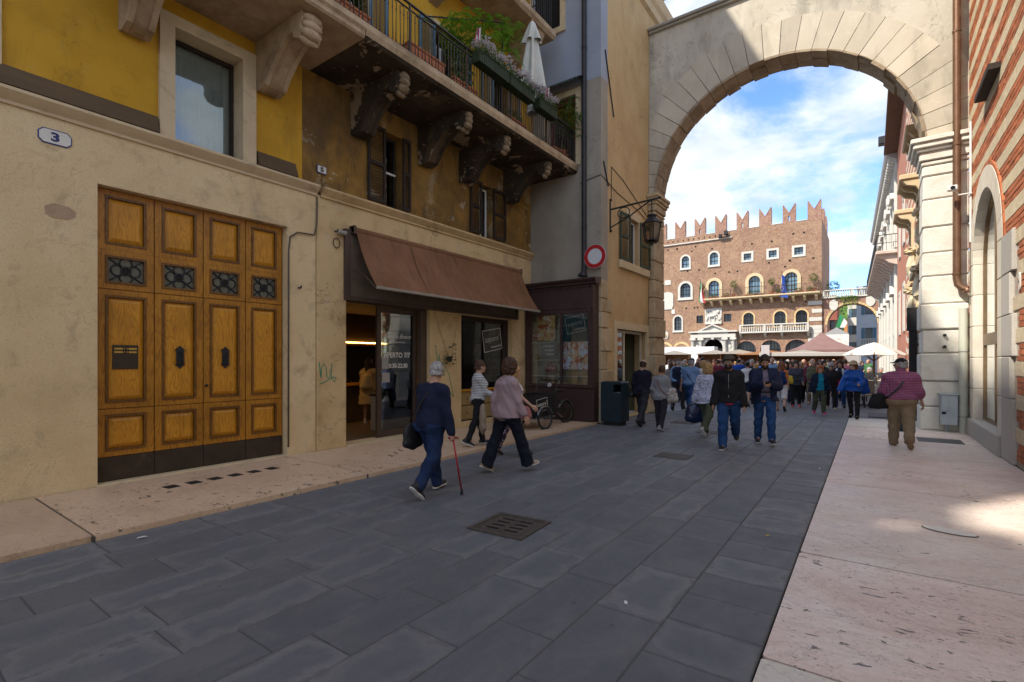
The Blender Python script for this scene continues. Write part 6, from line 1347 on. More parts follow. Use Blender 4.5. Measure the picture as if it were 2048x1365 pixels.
# plaques
pq = thing('stone_tablet', (-23.2, PY-0.1, 9), 'large pale stone tablet on the palace front by the arch', 'tablet')
MB().prism([(-24.3, 9.0), (-22.9, 9.0), (-22.85, 9.3), (-22.75, 9.4), (-22.75, 11.1), (-23.0, 11.35), (-23.5, 11.5), (-24.3, 11.4)], FY(PY-0.1), 0, 0.1).build('slab', WSTONE, pq); MB().bbox(-23.0, -22.5, PY-0.08, PY, 8.3, 8.95, 0.02).build('small_slab', WSTONE, pq); MB().bbox(-24.0, -23.1, PY-0.06, PY, 12.5, 13.2, 0.02).build('upper_slab', WSTONE, pq)
ca = thing('carved_crest', (-23.7, PY-0.1, 4.9), 'small carved stone crest low on the palace front', 'crest'); MB().ball((-23.75, PY-0.06, 5.3), (0.36, 0.1, 0.52), 12, jit=0.12).build('wreath', WSTONE, ca); MB().ball((-23.75, PY-0.14, 5.3), (0.19, 0.08, 0.28), 12).build('shield', STONE_C, ca)
# flags, floodlights, shrubs on the palace balcony
def big_flag(x, z, cols, label, slant=0.5):
 t = thing('wall_flag', (x, PY-1.2, z), label, 'flag')
 MB().tube([(x, PY-0.05, z), (x-slant*0.6, PY-1.6, z+1.7)], 0.03, 6).build('pole', BLACK_IRON, t); n = len(cols); mb = MB(); rows = 10
 for k in range(n):
  for j in range(rows):
   f_ = lambda u, v: (x-slant*0.45+0.75*(u-0.3)*(0.5+0.5*v)+0.08*math.sin(v*5+u*3), PY-1.3+0.18*math.sin(u*7+v*2), z+1.35-2.7*v-0.25*u)
   mb.add([f_(k/n, j/rows), f_((k+1)/n, j/rows), f_((k+1)/n, (j+1)/rows), f_(k/n, (j+1)/rows)], [(0, 1, 2, 3)], k)
 mb.build('cloth', cols, t, smooth=True, fix=False); return t
FG, FW, FRD, FBL = flat('flag_green', (0.02, 0.20, 0.07)), flat('flag_pale', (0.68, 0.67, 0.64)), flat('flag_crimson', (0.45, 0.04, 0.04)), flat('flag_royal', (0.012, 0.055, 0.32))
big_flag(-18.4, 11.0, [FG, FW, FRD], 'green white and red flag on the palace balcony'); eu = big_flag(-8.6, 11.0, [FBL], 'blue flag with gold stars on the palace balcony')
mb = MB()
for k in range(9):
 a = k*0.7; cx, cz_ = -8.85+0.16*math.cos(a), 10.6+0.28*math.sin(a); mb.prism([(cx+0.05*(1 if q % 2 == 0 else 0.45)*math.sin(q*math.pi/5), cz_+0.05*(1 if q % 2 == 0 else 0.45)*math.cos(q*math.pi/5)) for q in range(10)], FY(PY-1.56), 0, 0.01)
mb.build('stars', flat('gold', (0.6, 0.42, 0.04)), eu)
rt = random.Random(21)
for i, (x, sc, lb) in enumerate([(-18.6, 0.75, 'potted shrub at the left end of the palace balcony'), (-14.6, 0.95, 'potted olive between the first palace balcony windows'), (-10.1, 0.85, 'potted olive between the second palace balcony windows'), (-5.55, 1.0, 'potted olive at the right end of the palace balcony')]):
 t = thing('potted_tree', (x, PY-0.7, 10.04), lb, 'potted tree', 'potted trees on the palace balcony')
 MB().lathe([(0.18, 0), (0.25, 0.35), (0.27, 0.4)], (x, PY-0.7, 10.04), 12).build('pot', TERRA, t, smooth=40); MB().tube([(x, PY-0.7, 10.4), (x+0.05, PY-0.7, 11.3)], [0.04, 0.03], 6).build('trunk', STEM, t)
 bush(t, 'crown', (x, PY-0.7, 11.35+0.45*sc), (0.62*sc, 0.5*sc, 0.62*sc), 420, 0.15, LEAF, rt, 0.4)
for i, (x0, x1) in enumerate([(-17.6, -16.4), (-16.0, -14.9), (-13.2, -11.0), (-9.6, -8.9), (-7.6, -6.6), (-6.3, -5.6)]):
 t = thing('balcony_planter', ((x0+x1)/2, PY-1.0, 10.04), 'low green planter on the palace balcony, number %s from the left' % ('one', 'two', 'three', 'four', 'five', 'six')[i], 'planter', 'planters on the palace balcony')
 MB().bbox(x0, x1, PY-1.13, PY-0.9, 10.045, 10.25, 0.02).build('trough', TERRA, t); bush(t, 'foliage', ((x0+x1)/2, PY-1.0, 10.42), ((x1-x0)*0.55, 0.28, 0.26), 220, 0.14, LEAF, rt, 0.45)
fl_ = thing('floodlight', (-16, PY-0.2, 18.5), 'pair of floodlights on the palace ledge below the battlements', 'floodlight'); MB().bbox(-16.5, -16.1, PY-0.6, PY-0.2, 18.25, 18.65, 0.03).build('lamp_head', BLACK_IRON, fl_); MB().bbox(-15.85, -15.4, PY-0.65, PY-0.2, 18.45, 19.0, 0.03).build('lamp_head', BLACK_IRON, fl_); MB().box(-16.6, -15.3, PY-0.5, PY-0.2, 18.2, 18.25).build('mount', BLACK_IRON, fl_)

# ---------------------------------------------------------------- bridging arch with balustrade
ba = thing('balustraded_arch', (-1.7, 72, 0), 'brick arch with white balustrade joining the palace to its neighbour', 'archway')
R_ = 2.45; cx_ = -1.75; cz_ = 6.0
MB().plate([(-4.74, 0), (-4.74, 9.2), (1.0, 9.2), (1.0, 0), (cx_+R_, 0), (cx_+R_, cz_)]+[(cx_+R_*math.cos(math.pi*i/24), cz_+R_*math.sin(math.pi*i/24)) for i in range(1, 24)]+[(cx_-R_, cz_), (cx_-R_, 0)], [], FY(71.3), 0, 2.2).build('wall', PB2, ba)
for i in range(21):
 a0, a1 = math.pi*i/21+0.004, math.pi*(i+1)/21-0.004
 MB().prism([(cx_+R_*math.cos(a0), cz_+R_*math.sin(a0)), (cx_+R_*math.cos(a1), cz_+R_*math.sin(a1)), (cx_+(R_+0.25)*math.cos(a1), cz_+(R_+0.25)*math.sin(a1)), (cx_+(R_+0.25)*math.cos(a0), cz_+(R_+0.25)*math.sin(a0))], FY(71.3), -0.05, 0.0).build('voussoir', STONE_D, ba)
MB().bbox(-4.7, 0.95, 71.1, 71.5, 9.2, 9.36, 0.03).build('ledge', WSTONE, ba); MB().bbox(-4.7, 0.95, 71.12, 71.48, 10.06, 10.2, 0.03).build('handrail', WSTONE, ba)
for i in range(23): place('baluster', BAL, ba, (-4.42+i*0.23, 71.3, 9.36), (0, 0, 0), (0.85, 0.85, 0.92))
for x in (-4.6, -1.7, 0.85): MB().bbox(x-0.13, x+0.13, 71.15, 71.45, 9.36, 10.06, 0.02).build('pedestal', WSTONE, ba)
for x, z in ((-3.55, 8.25), (0.05, 8.55)):
 t = thing('stone_shield', (x, 71.2, z), 'white stone shield at the %s of the balustraded arch' % ('left' if x < -2 else 'right'), 'shield'); MB().prism([(x-0.42, z+0.55), (x+0.42, z+0.55), (x+0.45, z-0.1), (x+0.25, z-0.45), (x, z-0.58), (x-0.25, z-0.45), (x-0.45, z-0.1)], FY(71.18), 0, 0.12).build('shield', WSTONE, t); MB().ball((x, 71.22, z+0.62), (0.25, 0.06, 0.14), 8, jit=0.2).build('crown', WSTONE, t)
vn = thing('hanging_vine', (-1.9, 71, 9), 'yellow-green vines trailing from the balustraded arch', 'vine')
mb = MB()
for k in range(14):
 x0 = -2.7+k*0.11+rt.uniform(-0.05, 0.05); ln_ = rt.uniform(0.5, 2.2)
 for j in range(int(ln_/0.07)): leaf(mb, (x0+rt.uniform(-0.06, 0.06), 71.02+rt.uniform(-0.06, 0.04), 9.35-j*0.07), rdir(rt, -0.3), 0.15, 0.09)
mb.build('strands', LEAF_B, vn, fix=False); bush(vn, 'ledge_growth', (-2.4, 71.05, 9.2), (1.9, 0.14, 0.20), 360, 0.14, LEAF, rt)
sh_ = thing('terrace_shrub', (-3.9, 72, 10.2), 'green shrub on the bridge terrace beside the palace corner', 'shrub'); MB().tube([(-3.8, 71.9, 9.2), (-3.75, 71.9, 10.4)], 0.05, 6).build('trunk', STEM, sh_); bush(sh_, 'crown', (-3.65, 71.9, 10.75), (0.95, 0.7, 0.75), 520, 0.20, LEAF_D, rt)

# ---------------------------------------------------------------- right-hand row beyond the arch
def stripes_mat():
 m, nt, b = _mat('striped_far_wall'); L = nt.links.new
 geo = nt.nodes.new('ShaderNodeNewGeometry'); sp = nt.nodes.new('ShaderNodeSeparateXYZ'); L(geo.outputs['Position'], sp.inputs[0])
 f = _math(nt, 'FRACT', _math(nt, 'DIVIDE', _math(nt, 'ADD', sp.outputs[2], 0.39), 0.515))
 k = _ramp(nt, f, [(0.0, 0.0), (0.53, 0.0), (0.54, 1.0), (0.99, 1.0)], 'CONSTANT')
 br = _ramp(nt, _noise(nt, geo.outputs['Position'], 7, 5), [(0.3, (0.30, 0.09, 0.04)), (0.7, (0.46, 0.18, 0.09))]); st = _ramp(nt, _noise(nt, geo.outputs['Position'], 4, 5), [(0.3, (0.50, 0.40, 0.27)), (0.7, (0.66, 0.56, 0.42))])
 L(_mixc(nt, k, br, st), b.inputs['Base Color']); b.inputs['Roughness'].default_value = 0.9; _bump(nt, b, _noise(nt, geo.outputs['Position'], 20, 5), 0.4, 0.02); return m
XA = 1.42
ra_ = thing('striped_courtyard_house', (XA, 24, 0), 'brick and stone striped house with carved canopies just past the arch', 'building')
MB().plate(rect(16.42, 30.0, 0, 13.5), [rect(18.0, 19.1, 5.0, 7.2), rect(21.5, 22.6, 5.0, 7.2), rect(25.5, 26.6, 5.0, 7.2), arched(18.0, 19.2, 0, 2.6), arched(22.5, 24.0, 0, 2.6)], FX(XA), 0, 0.5).build('wall', stripes_mat(), ra_)
MB().box(XA+0.5, XA+0.55, 16.5, 30, 0, 13).build('dark_interior', DARK, ra_)
for y0, z0, zs in ((17.6, 7.9, 1.0), (21.2, 7.6, 0.8), (25.2, 7.4, 0.8)):      # carved hoods on brackets
 MB().bbox(XA-0.62, XA, y0, y0+1.9, z0+0.12, z0+0.30, 0.03).build('canopy', STONE_C, ra_)
 for yy in (y0+0.15, y0+0.95, y0+1.75): MB().prism([(0, z0+0.12), (-0.55, z0+0.12), (-0.42, z0-0.05), (-0.18, z0-0.12), (0, z0-0.45)], lambda u, v, w: (XA+u, w, v), yy-0.09, yy+0.09).build('bracket', STONE_C, ra_)
for y0 in (18.0, 21.5, 25.5):
 MB().plate(rect(y0-0.22, y0+1.32, 4.7, 7.45), [rect(y0+0.006, y0+1.094, 5.006, 7.194)], FX(XA), -0.09, 0.05).build('window_surround', STONE_C, ra_)
 MB().box(XA+0.2, XA+0.24, y0, y0+1.1, 5, 7.2).build('window', DGL, ra_)
 MB().bbox(XA-0.28, XA, y0-0.3, y0+1.4, 4.5, 4.7, 0.02).build('window_sill', STONE_C, ra_)
for y0, z0 in ((19.75, 5.6), (20.6, 4.0), (24.2, 5.2), (23.4, 3.6)):
 MB().ball((XA-0.12, y0, z0), (0.2, 0.24, 0.5), 10, jit=0.22).build('carved_crest', surf('crest_stone', [(0.50, 0.42, 0.28), (0.62, 0.54, 0.38)], 6, 0.9, 0.8, 14), ra_)
 MB().ball((XA-0.16, y0, z0+0.62), (0.22, 0.26, 0.13), 10, jit=0.3).build('crest_crown', STONE_C, ra_); MB().ball((XA-0.12, y0, z0-0.62), (0.13, 0.22, 0.2), 10, jit=0.3).build('crest_base', STONE_C, ra_)
for y, m in ((16.9, COPPER), (20.25, PIPEM)): MB().tube([(XA-0.1, y, 13.4), (XA-0.1, y, 0.0)], 0.06, 10).build('downpipe', m, ra_, smooth=40)
rbh = thing('red_corner_house', (1.48, 36, 0), 'narrow red painted house with striped quoins between striped and white palaces', 'building')
REDP = surf('red_plaster', [(0.36, 0.14, 0.085), (0.43, 0.19, 0.12)], 1.2, 0.9, 0.3)
MB().plate(rect(30.02, 42, 0, 15.5), [rect(33.0, 34.1, 3.4, 5.6), rect(37.5, 38.6, 3.4, 5.6), rect(33.0, 34.1, 8, 10.2), rect(37.5, 38.6, 8, 10.2)], FX(1.48), 0, 0.4).build('wall', REDP, rbh)
for a, b in ((33.0, 34.1), (37.5, 38.6)):
 for z0 in (3.4, 8.0): MB().box(1.68, 1.72, a, b, z0, z0+2.2).build('window', DGL, rbh); MB().plate(rect(a-0.15, b+0.15, z0-0.2, z0+2.4), [rect(a+0.006, b-0.006, z0+0.006, z0+2.194)], FX(1.48), -0.06, 0.03).build('window_surround', WSTONE, rbh)
z = 0; i = 0
while z < 15.4: MB().bbox(1.43, 1.6, 30.02, 30.9 if i % 2 else 30.6, z, z+0.28, 0.02).build('quoin', WSTONE if i % 2 else BRICK, rbh); z += 0.29; i += 1
MB().bbox(0.75, 1.6, 29.8, 42, 15.5, 15.75, 0.03).build('eaves', surf('eaves_wood', [(0.10, 0.06, 0.04), (0.15, 0.09, 0.06)], 3), rbh)
fl_ = thing('floodlight', (0.9, 42, 16.8), 'dark floodlight high on the roof edge against the sky', 'floodlight'); MB().bbox(0.45, 0.95, 41.2, 41.8, 16.1, 16.6, 0.03).build('lamp_head', BLACK_IRON, fl_); MB().tube([(0.9, 41.5, 16.2), (1.6, 41.5, 15.9), (1.6, 41.5, 15.7)], 0.04, 6).build('arm', BLACK_IRON, fl_)
# white palace: its front slants in towards the bridging arch
wp = thing('white_palace', (1.6, 42.05, 0), 'ornate white stone palace with heavy cornice and long balcony beyond the arch', 'building', None, math.atan2(-0.75, 28.0)*-1, local=True)
MB().plate(rect(0, 29.5, 0, 15.2), [rect(3+i*4.4, 4.3+i*4.4, z0, z0+2.5) for i in range(6) for z0 in (3.6, 10.4)]+[arched(2.9+i*4.4, 4.4+i*4.4, 0, 2.4) for i in range(6)], FX(0), 0, 0.4).build('wall', WSTONE, wp)
MB().box(0.4, 0.45, 0, 29.5, 0, 15).build('dark_interior', DARK, wp)
MB().prism([(0, 14.6), (-0.18, 14.8), (-0.22, 15.1), (-0.72, 15.4), (-0.80, 15.6), (-0.80, 15.8), (0, 15.95)], lambda u, v, w: (u, w, v), -0.3, 29.5).build('cornice', surf('grey_cornice', [(0.34, 0.33, 0.31), (0.44, 0.43, 0.40)], 2, 0.8), wp)
for i in range(46): MB().bbox(-0.62, -0.15, 0.1+i*0.64, 0.34+i*0.64, 15.02, 15.36, 0.03).build('modillion', WSTONE, wp)
for i in range(6):
 y0 = 3+i*4.4
 for z0 in (3.6, 10.4):
  MB().plate(rect(y0-0.3, y0+1.6, z0-0.2, z0+2.8), [rect(y0+0.006, y0+1.294, z0+0.006, z0+2.494)], FX(0), -0.12, 0.05).build('window_surround', WSTONE, wp); MB().prism([(y0-0.5, z0+2.8), (y0+1.8, z0+2.8), (y0+0.65, z0+3.5)], FX(0), -0.35, 0).build('window_pediment', WSTONE, wp)
  MB().box(0.15, 0.2, y0, y0+1.3, z0, z0+2.5).build('window', DGL, wp)
 for z0 in (13.8, 8.9): MB().ball((-0.22, y0+2.9, z0), (0.22, 0.3, 0.6), 9, jit=0.28).build('carved_figure', WSTONE, wp)
 for z0 in (0, 9.6): MB().bbox(-0.16, 0.02, y0-1.0, y0-0.55, z0, z0+(8.4 if z0 == 0 else 4.9), 0.03).build('pilaster', WSTONE, wp)
bc = MB(); bc.bbox(-1.25, 0, 1.0, 26.0, 9.05, 9.3, 0.05); bc = bc.build('balcony', surf('pink_stone', [(0.46, 0.35, 0.29), (0.54, 0.43, 0.36)], 2, 0.85), wp)
for i in range(18): MB().prism([(0, 9.05), (-1.15, 9.05), (-1.15, 8.9), (-0.8, 8.8), (-0.5, 8.5), (0, 8.3)], lambda u, v, w: (u, w, v), 1.3+i*1.42, 1.75+i*1.42).build('bracket', MATS['pink_stone'], bc)
g = MB(); g.box(-1.22, -1.18, 1.0, 26, 10.35, 10.4); g.box(-1.22, -1.18, 1.0, 26, 9.8, 9.83); g.box(-1.2, 0, 1.0, 1.04, 10.35, 10.4); g.box(-1.2, 0, 1.0, 1.04, 9.8, 9.83)
for i in range(84): g.box(-1.21, -1.19, 1.0+i*0.3, 1.02+i*0.3, 9.3, 10.36)
for i in range(5): g.box(-1.15+i*0.25, -1.13+i*0.25, 1.01, 1.03, 9.3, 10.36)
g.build('railing', BLACK_IRON, bc)

# ---------------------------------------------------------------- houses and hill beyond the bridging arch
def town_house(name, x0, x1, y0, z1, m, label, roof=True, wins=(), shut=BLUESH, depth=8):
 t = thing(name, ((x0+x1)/2, y0, 0), label, 'house')
 hs = [rect(x, x+w, z, z+h) for x, w, z, h in wins]
 MB().plate(rect(x0, x1, 0, z1), hs, FY(y0), 0, 0.3).build('front_wall', m, t); MB().box(x0, x0+0.3, y0+0.3, y0+depth, 0, z1).build('side_wall', m, t); MB().box(x1-0.3, x1, y0+0.3, y0+depth, 0, z1).build('side_wall', m, t)
 if roof: MB().prism([(x0-0.4, z1), (x1+0.4, z1), ((x0+x1)/2, z1+(x1-x0)*0.25)], FY(y0-0.4), 0, depth).build('roof', ROOFT, t)
 for x, w, z, h in wins:
  MB().box(x, x+w, y0+0.18, y0+0.2, z, z+h).build('window', DGL, t)
  for s in (-1, 1): MB().bbox(x-0.42 if s < 0 else x+w+0.02, x-0.02 if s < 0 else x+w+0.42, y0-0.05, y0, z, z+h, 0.01).build('shutter', shut, t)
 return t
ORP = surf('orange_plaster', [(0.40, 0.17, 0.06), (0.48, 0.23, 0.09)], 1, 0.9); CRP = surf('cream_plaster', [(0.50, 0.47, 0.40), (0.58, 0.55, 0.47)], 1, 0.9); GBP = surf('greyblue_plaster', [(0.34, 0.38, 0.42), (0.42, 0.46, 0.50)], 1, 0.9); DRP = surf('darkred_plaster', [(0.24, 0.07, 0.05), (0.32, 0.11, 0.075)], 1, 0.9)
town_house('orange_house', -6.0, -3.4, 112, 9.0, ORP, 'orange house with tiled roof seen through the balustraded arch', wins=[(-5.2, 0.8, 3.5, 1.6), (-5.2, 0.8, 6.4, 1.5)], shut=GREENSH)
town_house('cream_house', -3.2, -1.2, 105, 12.2, CRP, 'tall cream house with shutters seen through the balustraded arch', wins=[(-2.6, 0.8, 3.2, 1.7), (-2.6, 0.8, 6.2, 1.6), (-2.6, 0.8, 9.2, 1.5)])
gh = town_house('grey_house', -1.6, 2.2, 88, 12.5, GBP, 'blue-grey house with small balcony seen through the balustraded arch', roof=False, wins=[(-0.6, 0.9, 4.0, 2.4), (-0.6, 0.9, 8.3, 1.8)])
MB().bbox(-1.4, 0.6, 87.2, 88, 3.8, 3.95, 0.02).build('balcony', WSTONE, gh); MB().bbox(-1.4, 0.6, 87.2, 87.3, 4.7, 4.8, 0.02).build('balcony_rail', WSTONE, gh)
for i in range(11): MB().box(-1.35+i*0.19, -1.27+i*0.19, 87.22, 87.28, 3.95, 4.7).build('balcony_baluster', WSTONE, gh)
town_house('dark_red_house', -7.5, -4.4, 98, 11.5, DRP, 'dark red house on the left seen through the balustraded arch', wins=[(-5.4, 0.7, 3.4, 1.6), (-5.4, 0.7, 6.8, 1.6)], shut=DARKWOOD)
mb = MB(); n = 34; m_ = 22; rhh = random.Random(2)
H_ = lambda x, y: 40*math.exp(-((x+15)/190)**2)*min(1, max(0, (y-240)/170))+5*math.sin(x*0.05)*math.sin(y*0.04)*min(1, max(0, (y-240)/100))
vs = [(-260+520*i/n, 235+260*j/m_, H_(-260+520*i/n, 235+260*j/m_)-1.5) for j in range(m_+1) for i in range(n+1)]
mb.add(vs, [(j*(n+1)+i, j*(n+1)+i+1, (j+1)*(n+1)+i+1, (j+1)*(n+1)+i) for j in range(m_) for i in range(n)])
tag(mb.build('hill', surf('hill_green', [(0.05, 0.085, 0.02), (0.09, 0.13, 0.035)], 0.03, 0.95), smooth=True), kind='structure')
mb = MB()
for i in range(2600):
 x = rhh.uniform(-75, 45); y = rhh.uniform(255, 430); r_ = rhh.uniform(1.6, 3.4); mb.ball((x, y, H_(x, y)+r_*0.3), (r_, r_, r_*rhh.uniform(0.8, 1.3)), 7, jit=0.25)
tag(mb.build('hillside_wood', surf('wood_green', [(0.05, 0.10, 0.02), (0.10, 0.165, 0.035)], 0.6, 0.95, 0.8, 1.5, 0.3, rnd=0.35)), 'green wooded hillside beyond the balustraded arch', 'wood', kind='stuff')

# ---------------------------------------------------------------- market stalls, truck, tent, banner, parasol
def L_at(d, px):       # ground point a distance d ahead at picture column px (used to lay the market out)
 u = (px-1024)/995.0; S_, C_ = 0.58409, 0.81169
 return (d*(-S_+C_*u), d*(C_+S_*u))
def van():
 x, y = -16.6, 56.0
 t = thing('box_truck', (x, y, 0), 'white box truck parked before the palace gateway', 'truck', None, R(4), local=True)
 MB().bbox(-2.0, 3.2, -1.1, 1.1, 0.75, 3.15, 0.04).build('box_body', flat('truck_white', (0.74, 0.75, 0.76), 0.4), t)
 MB().plate([(-3.9, 0.55), (-2.05, 0.55), (-2.05, 2.75), (-2.5, 2.75), (-3.25, 1.75), (-3.85, 1.45)], [], lambda u, v, w: (u, w, v), -1.0, 1.0).build('cab', MATS['truck_white'], t)
 MB().prism([(-3.12, 1.75), (-2.5, 1.75), (-2.5, 2.45), (-2.62, 2.5)], lambda u, v, w: (u, w, v), -1.012, -1.003).build('side_window', DGL, t)
 MB().prism([(-3.27, 1.77), (-2.53, 2.74), (-2.55, 2.77), (-3.31, 1.80)], lambda u, v, w: (u, w, v), -0.85, 0.85).build('windscreen', DGL, t)
 for xx in (-3.1, 2.0):
  for s in (-1, 1): w_ = MB().lathe([(0.40, -0.12), (0.42, -0.06), (0.42, 0.06), (0.40, 0.12)], (xx, s*0.95, 0.42), 18, 'y').build('wheel', flat('tyre_black', (0.02, 0.02, 0.02)), t, smooth=40)
 for s in (-1, 1): MB().bbox(-3.92, -3.82, s*0.75-0.15, s*0.75+0.15, 0.9, 1.15, 0.02).build('headlight', flat('lamp_glass', (0.6, 0.62, 0.65), 0.1), t)
 MB().box(-2.0, 3.2, -0.9, 0.9, 0.5, 0.74).build('chassis', BLACK_IRON, t)
van()
WDK = surf('stall_wood', [(0.30, 0.14, 0.065), (0.38, 0.19, 0.09)], 3, 0.8, 0.3, 20, stretch=(6, 1, 1))
def stall(px, d, wd, label, m=WDK, roof=None, h=2.25):
 x, y = L_at(d, px); t = thing('market_stall', (x, y, 0), label, 'market stall', 'market stalls in the piazza', R(10), local=True); hw = wd/2
 MB().box(-hw, hw, 1.0, 1.06, 0, h).build('back_wall', m, t); MB().box(-hw, -hw+0.06, -0.9, 1.0, 0, h).build('side_wall', m, t); MB().box(hw-0.06, hw, -0.9, 1.0, 0, h).build('side_wall', m, t); MB().bbox(-hw+0.06, hw-0.06, -0.9, -0.4, 0, 1.0, 0.01).build('counter', m, t)
 MB().prism([(-hw-0.25, h), (hw+0.25, h), (0, h+0.38)], lambda u, v, w: (u, w, v), -1.3, 1.2).build('roof', roof or m, t)
 for k, c in enumerate(((0.5, 0.08, 0.05), (0.55, 0.45, 0.1), (0.6, 0.6, 0.58), (0.12, 0.25, 0.08))): MB().bbox(-hw+0.2+k*wd/5, -hw+0.2+(k+0.8)*wd/5, -0.85, -0.5, 1.0, 1.0+0.12+0.05*k, 0.02).build('goods', flat('goods_%d' % k, c), t)
 return t
stall(1352, 49, 2.6, 'small brown wooden market stall behind the truck, leftmost', roof=flat('stall_pale_roof', (0.36, 0.33, 0.29)))
stall(1432, 46, 3.0, 'wooden market stall before the palace gateway', roof=flat('stall_pale_roof2', (0.36, 0.33, 0.29)))
stall(1478, 44, 3.0, 'wooden market stall with pale flat roof right of the gateway', roof=flat('stall_pale_roof3', (0.36, 0.33, 0.28)))
stall(1535, 42, 4.4, 'wide reddish wooden market stall behind the crowd, middle', h=2.15)
st = stall(1603, 34, 4.6, 'long market stall with white awning strip behind the crowd', roof=flat('stall_cream_roof', (0.36, 0.33, 0.29)), h=2.0)
MB().bbox(-2.6, 2.4, -1.75, -1.25, 1.95, 2.2, 0.02).build('awning_strip', flat('awning_white', (0.44, 0.42, 0.38)), st)
MB().box(-2.5, -2.0, -1.9, -1.88, 2.0, 2.7).build('notice', flat('notice_white', (0.5, 0.46, 0.46)), st)
tn = thing('gazebo_tent', (*L_at(36, 1643), 0), 'dusty mauve pyramid tent above the crowd', 'tent', None, R(10), local=True)
MAUVE = surf('mauve_cloth', [(0.17, 0.10, 0.092), (0.22, 0.135, 0.125)], 2, 0.85, 0.1)
mb = MB(); n = 12; hw = 2.1; rows = [(hw, 2.15), (hw, 2.42), (1.45, 2.66), (0.85, 3.0), (0.35, 3.4), (0.03, 3.72)]; vs = []
for h_, z in rows: vs += [(-h_, -h_, z), (h_, -h_, z), (h_, h_, z), (-h_, h_, z)]
mb.add(vs, [(4*j+k, 4*j+(k+1) % 4, 4*j+4+(k+1) % 4, 4*j+4+k) for j in range(len(rows)-1) for k in range(4)]); mb.build('canopy', MAUVE, tn)
for sx in (-2.0, 2.0):
 for sy in (-2.0, 2.0): MB().box(sx-0.03, sx+0.03, sy-0.03, sy+0.03, 0, 2.3).build('leg', flat('tent_leg', (0.4, 0.4, 0.4)), tn)
MB().box(0.9, 1.95, -2.0, -1.96, 0, 2.1).build('side_curtain', flat('curtain_grey', (0.42, 0.41, 0.40)), tn)
# printed banner tower with a flag
bx0, by0 = L_at(47, 1671)
bt = thing('banner_tower', (bx0, by0, 0), 'square white printed banner tower behind the mauve tent', 'banner', None, R(8), local=True)
MB().box(-0.95, 0.95, -0.95, 0.95, 0.6, 4.1).build('banner_cloth', surf('printed_banner', [(0.62, 0.56, 0.52), (0.72, 0.69, 0.66)], 1.4, 0.8, 0, layers=[((0.48, 0.26, 0.14), 1.9, 0.60, 0.66, 0.8), ((0.35, 0.22, 0.16), 4.0, 0.64, 0.68, 0.7)]), bt)
MB().box(-0.95, 0.95, -0.95, 0.95, 0.0, 0.59).build('base', flat('banner_base', (0.3, 0.28, 0.26)), bt)
MB().prism([(-1.0, 4.1), (1.0, 4.1), (0, 4.75)], lambda u, v, w: (u, w, v), -0.95, 0.95).build('roof_frame', flat('frame_grey', (0.35, 0.35, 0.35)), bt)
sf = thing('street_flag', (bx0, by0-0.1, 4.6), 'green and white flag on a slanted pole above the banner tower', 'flag')
MB().tube([(bx0, by0, 4.7), (bx0+0.8, by0-0.3, 7.4)], 0.03, 6).build('pole', BLACK_IRON, sf); mb = MB()
for k, u0 in enumerate((0.0, 0.5)):
 mb.add([(bx0+0.35+u0*0.6, by0-0.2, 6.1-u0*0.9), (bx0+0.35+(u0+0.5)*0.6, by0-0.25, 6.1-(u0+0.5)*0.9), (bx0+0.0+(u0+0.5)*0.7, by0-0.15, 4.75), (bx0+0.0+u0*0.7, by0-0.2, 4.75)], [(0, 1, 2, 3)], k)
mb.build('cloth', [FG, FW], sf, fix=False)
# café parasol, tables and chairs
def parasol(x, y, rad, zr, zt, label, m, nseg=8, wood=True):
 t = thing('cafe_parasol', (x, y, 0), label, 'parasol'); rp_ = rad
 mb = MB(); vs = [(x, y, zt)]; rows = 4
 for j in range(1, rows+1):
  f_ = j/rows
  for k in range(nseg*4):
   a = 2*math.pi*k/(nseg*4); sc = (1-0.05*abs(math.sin(nseg*a/2)))*(1-0.02*f_); vs.append((x+rp_*f_*sc*math.cos(a), y+rp_*f_*sc*math.sin(a), zt-(zt-zr)*f_**1.25-0.05*f_*abs(math.sin(nseg*a/2))))
 n = nseg*4; fs = [(0, 1+k, 1+(k+1) % n) for k in range(n)]+[(1+j*n+k, 1+(j+1)*n+k, 1+(j+1)*n+(k+1) % n, 1+j*n+(k+1) % n) for j in range(rows-1) for k in range(n)]
 mb.add(vs, fs); mb.build('canopy', m, t, fix=False)
 PW = surf('parasol_wood', [(0.11, 0.045, 0.025), (0.16, 0.07, 0.04)], 5, 0.5)
 MB().tube([(x, y, 0.05), (x, y, zt)], 0.05, 8).build('mast', PW, t)
 for k in range(nseg):
  a = 2*math.pi*k/nseg+math.pi/nseg*0; MB().tube([(x, y, zt-0.05), (x+rp_*0.97*math.cos(a), y+rp_*0.97*math.sin(a), zr+0.02)], 0.02, 5).build('rib', PW, t); MB().tube([(x, y, zr-0.35), (x+rp_*0.55*math.cos(a), y+rp_*0.55*math.sin(a), zr+(zt-zr)*0.42)], 0.02, 5).build('strut', PW, t)
 MB().bbox(x-0.35, x+0.35, y-0.35, y+0.35, 0, 0.08, 0.02).build('base', BLACK_IRON, t)
parasol(*L_at(26, 1748), 1.42, 1.98, 2.62, 'open cream café parasol with wooden ribs past the arch', CREAM)
ROPE = surf('woven_rope', [(0.22, 0.17, 0.12), (0.30, 0.24, 0.17)], 30, 0.85, 0.5, 60)
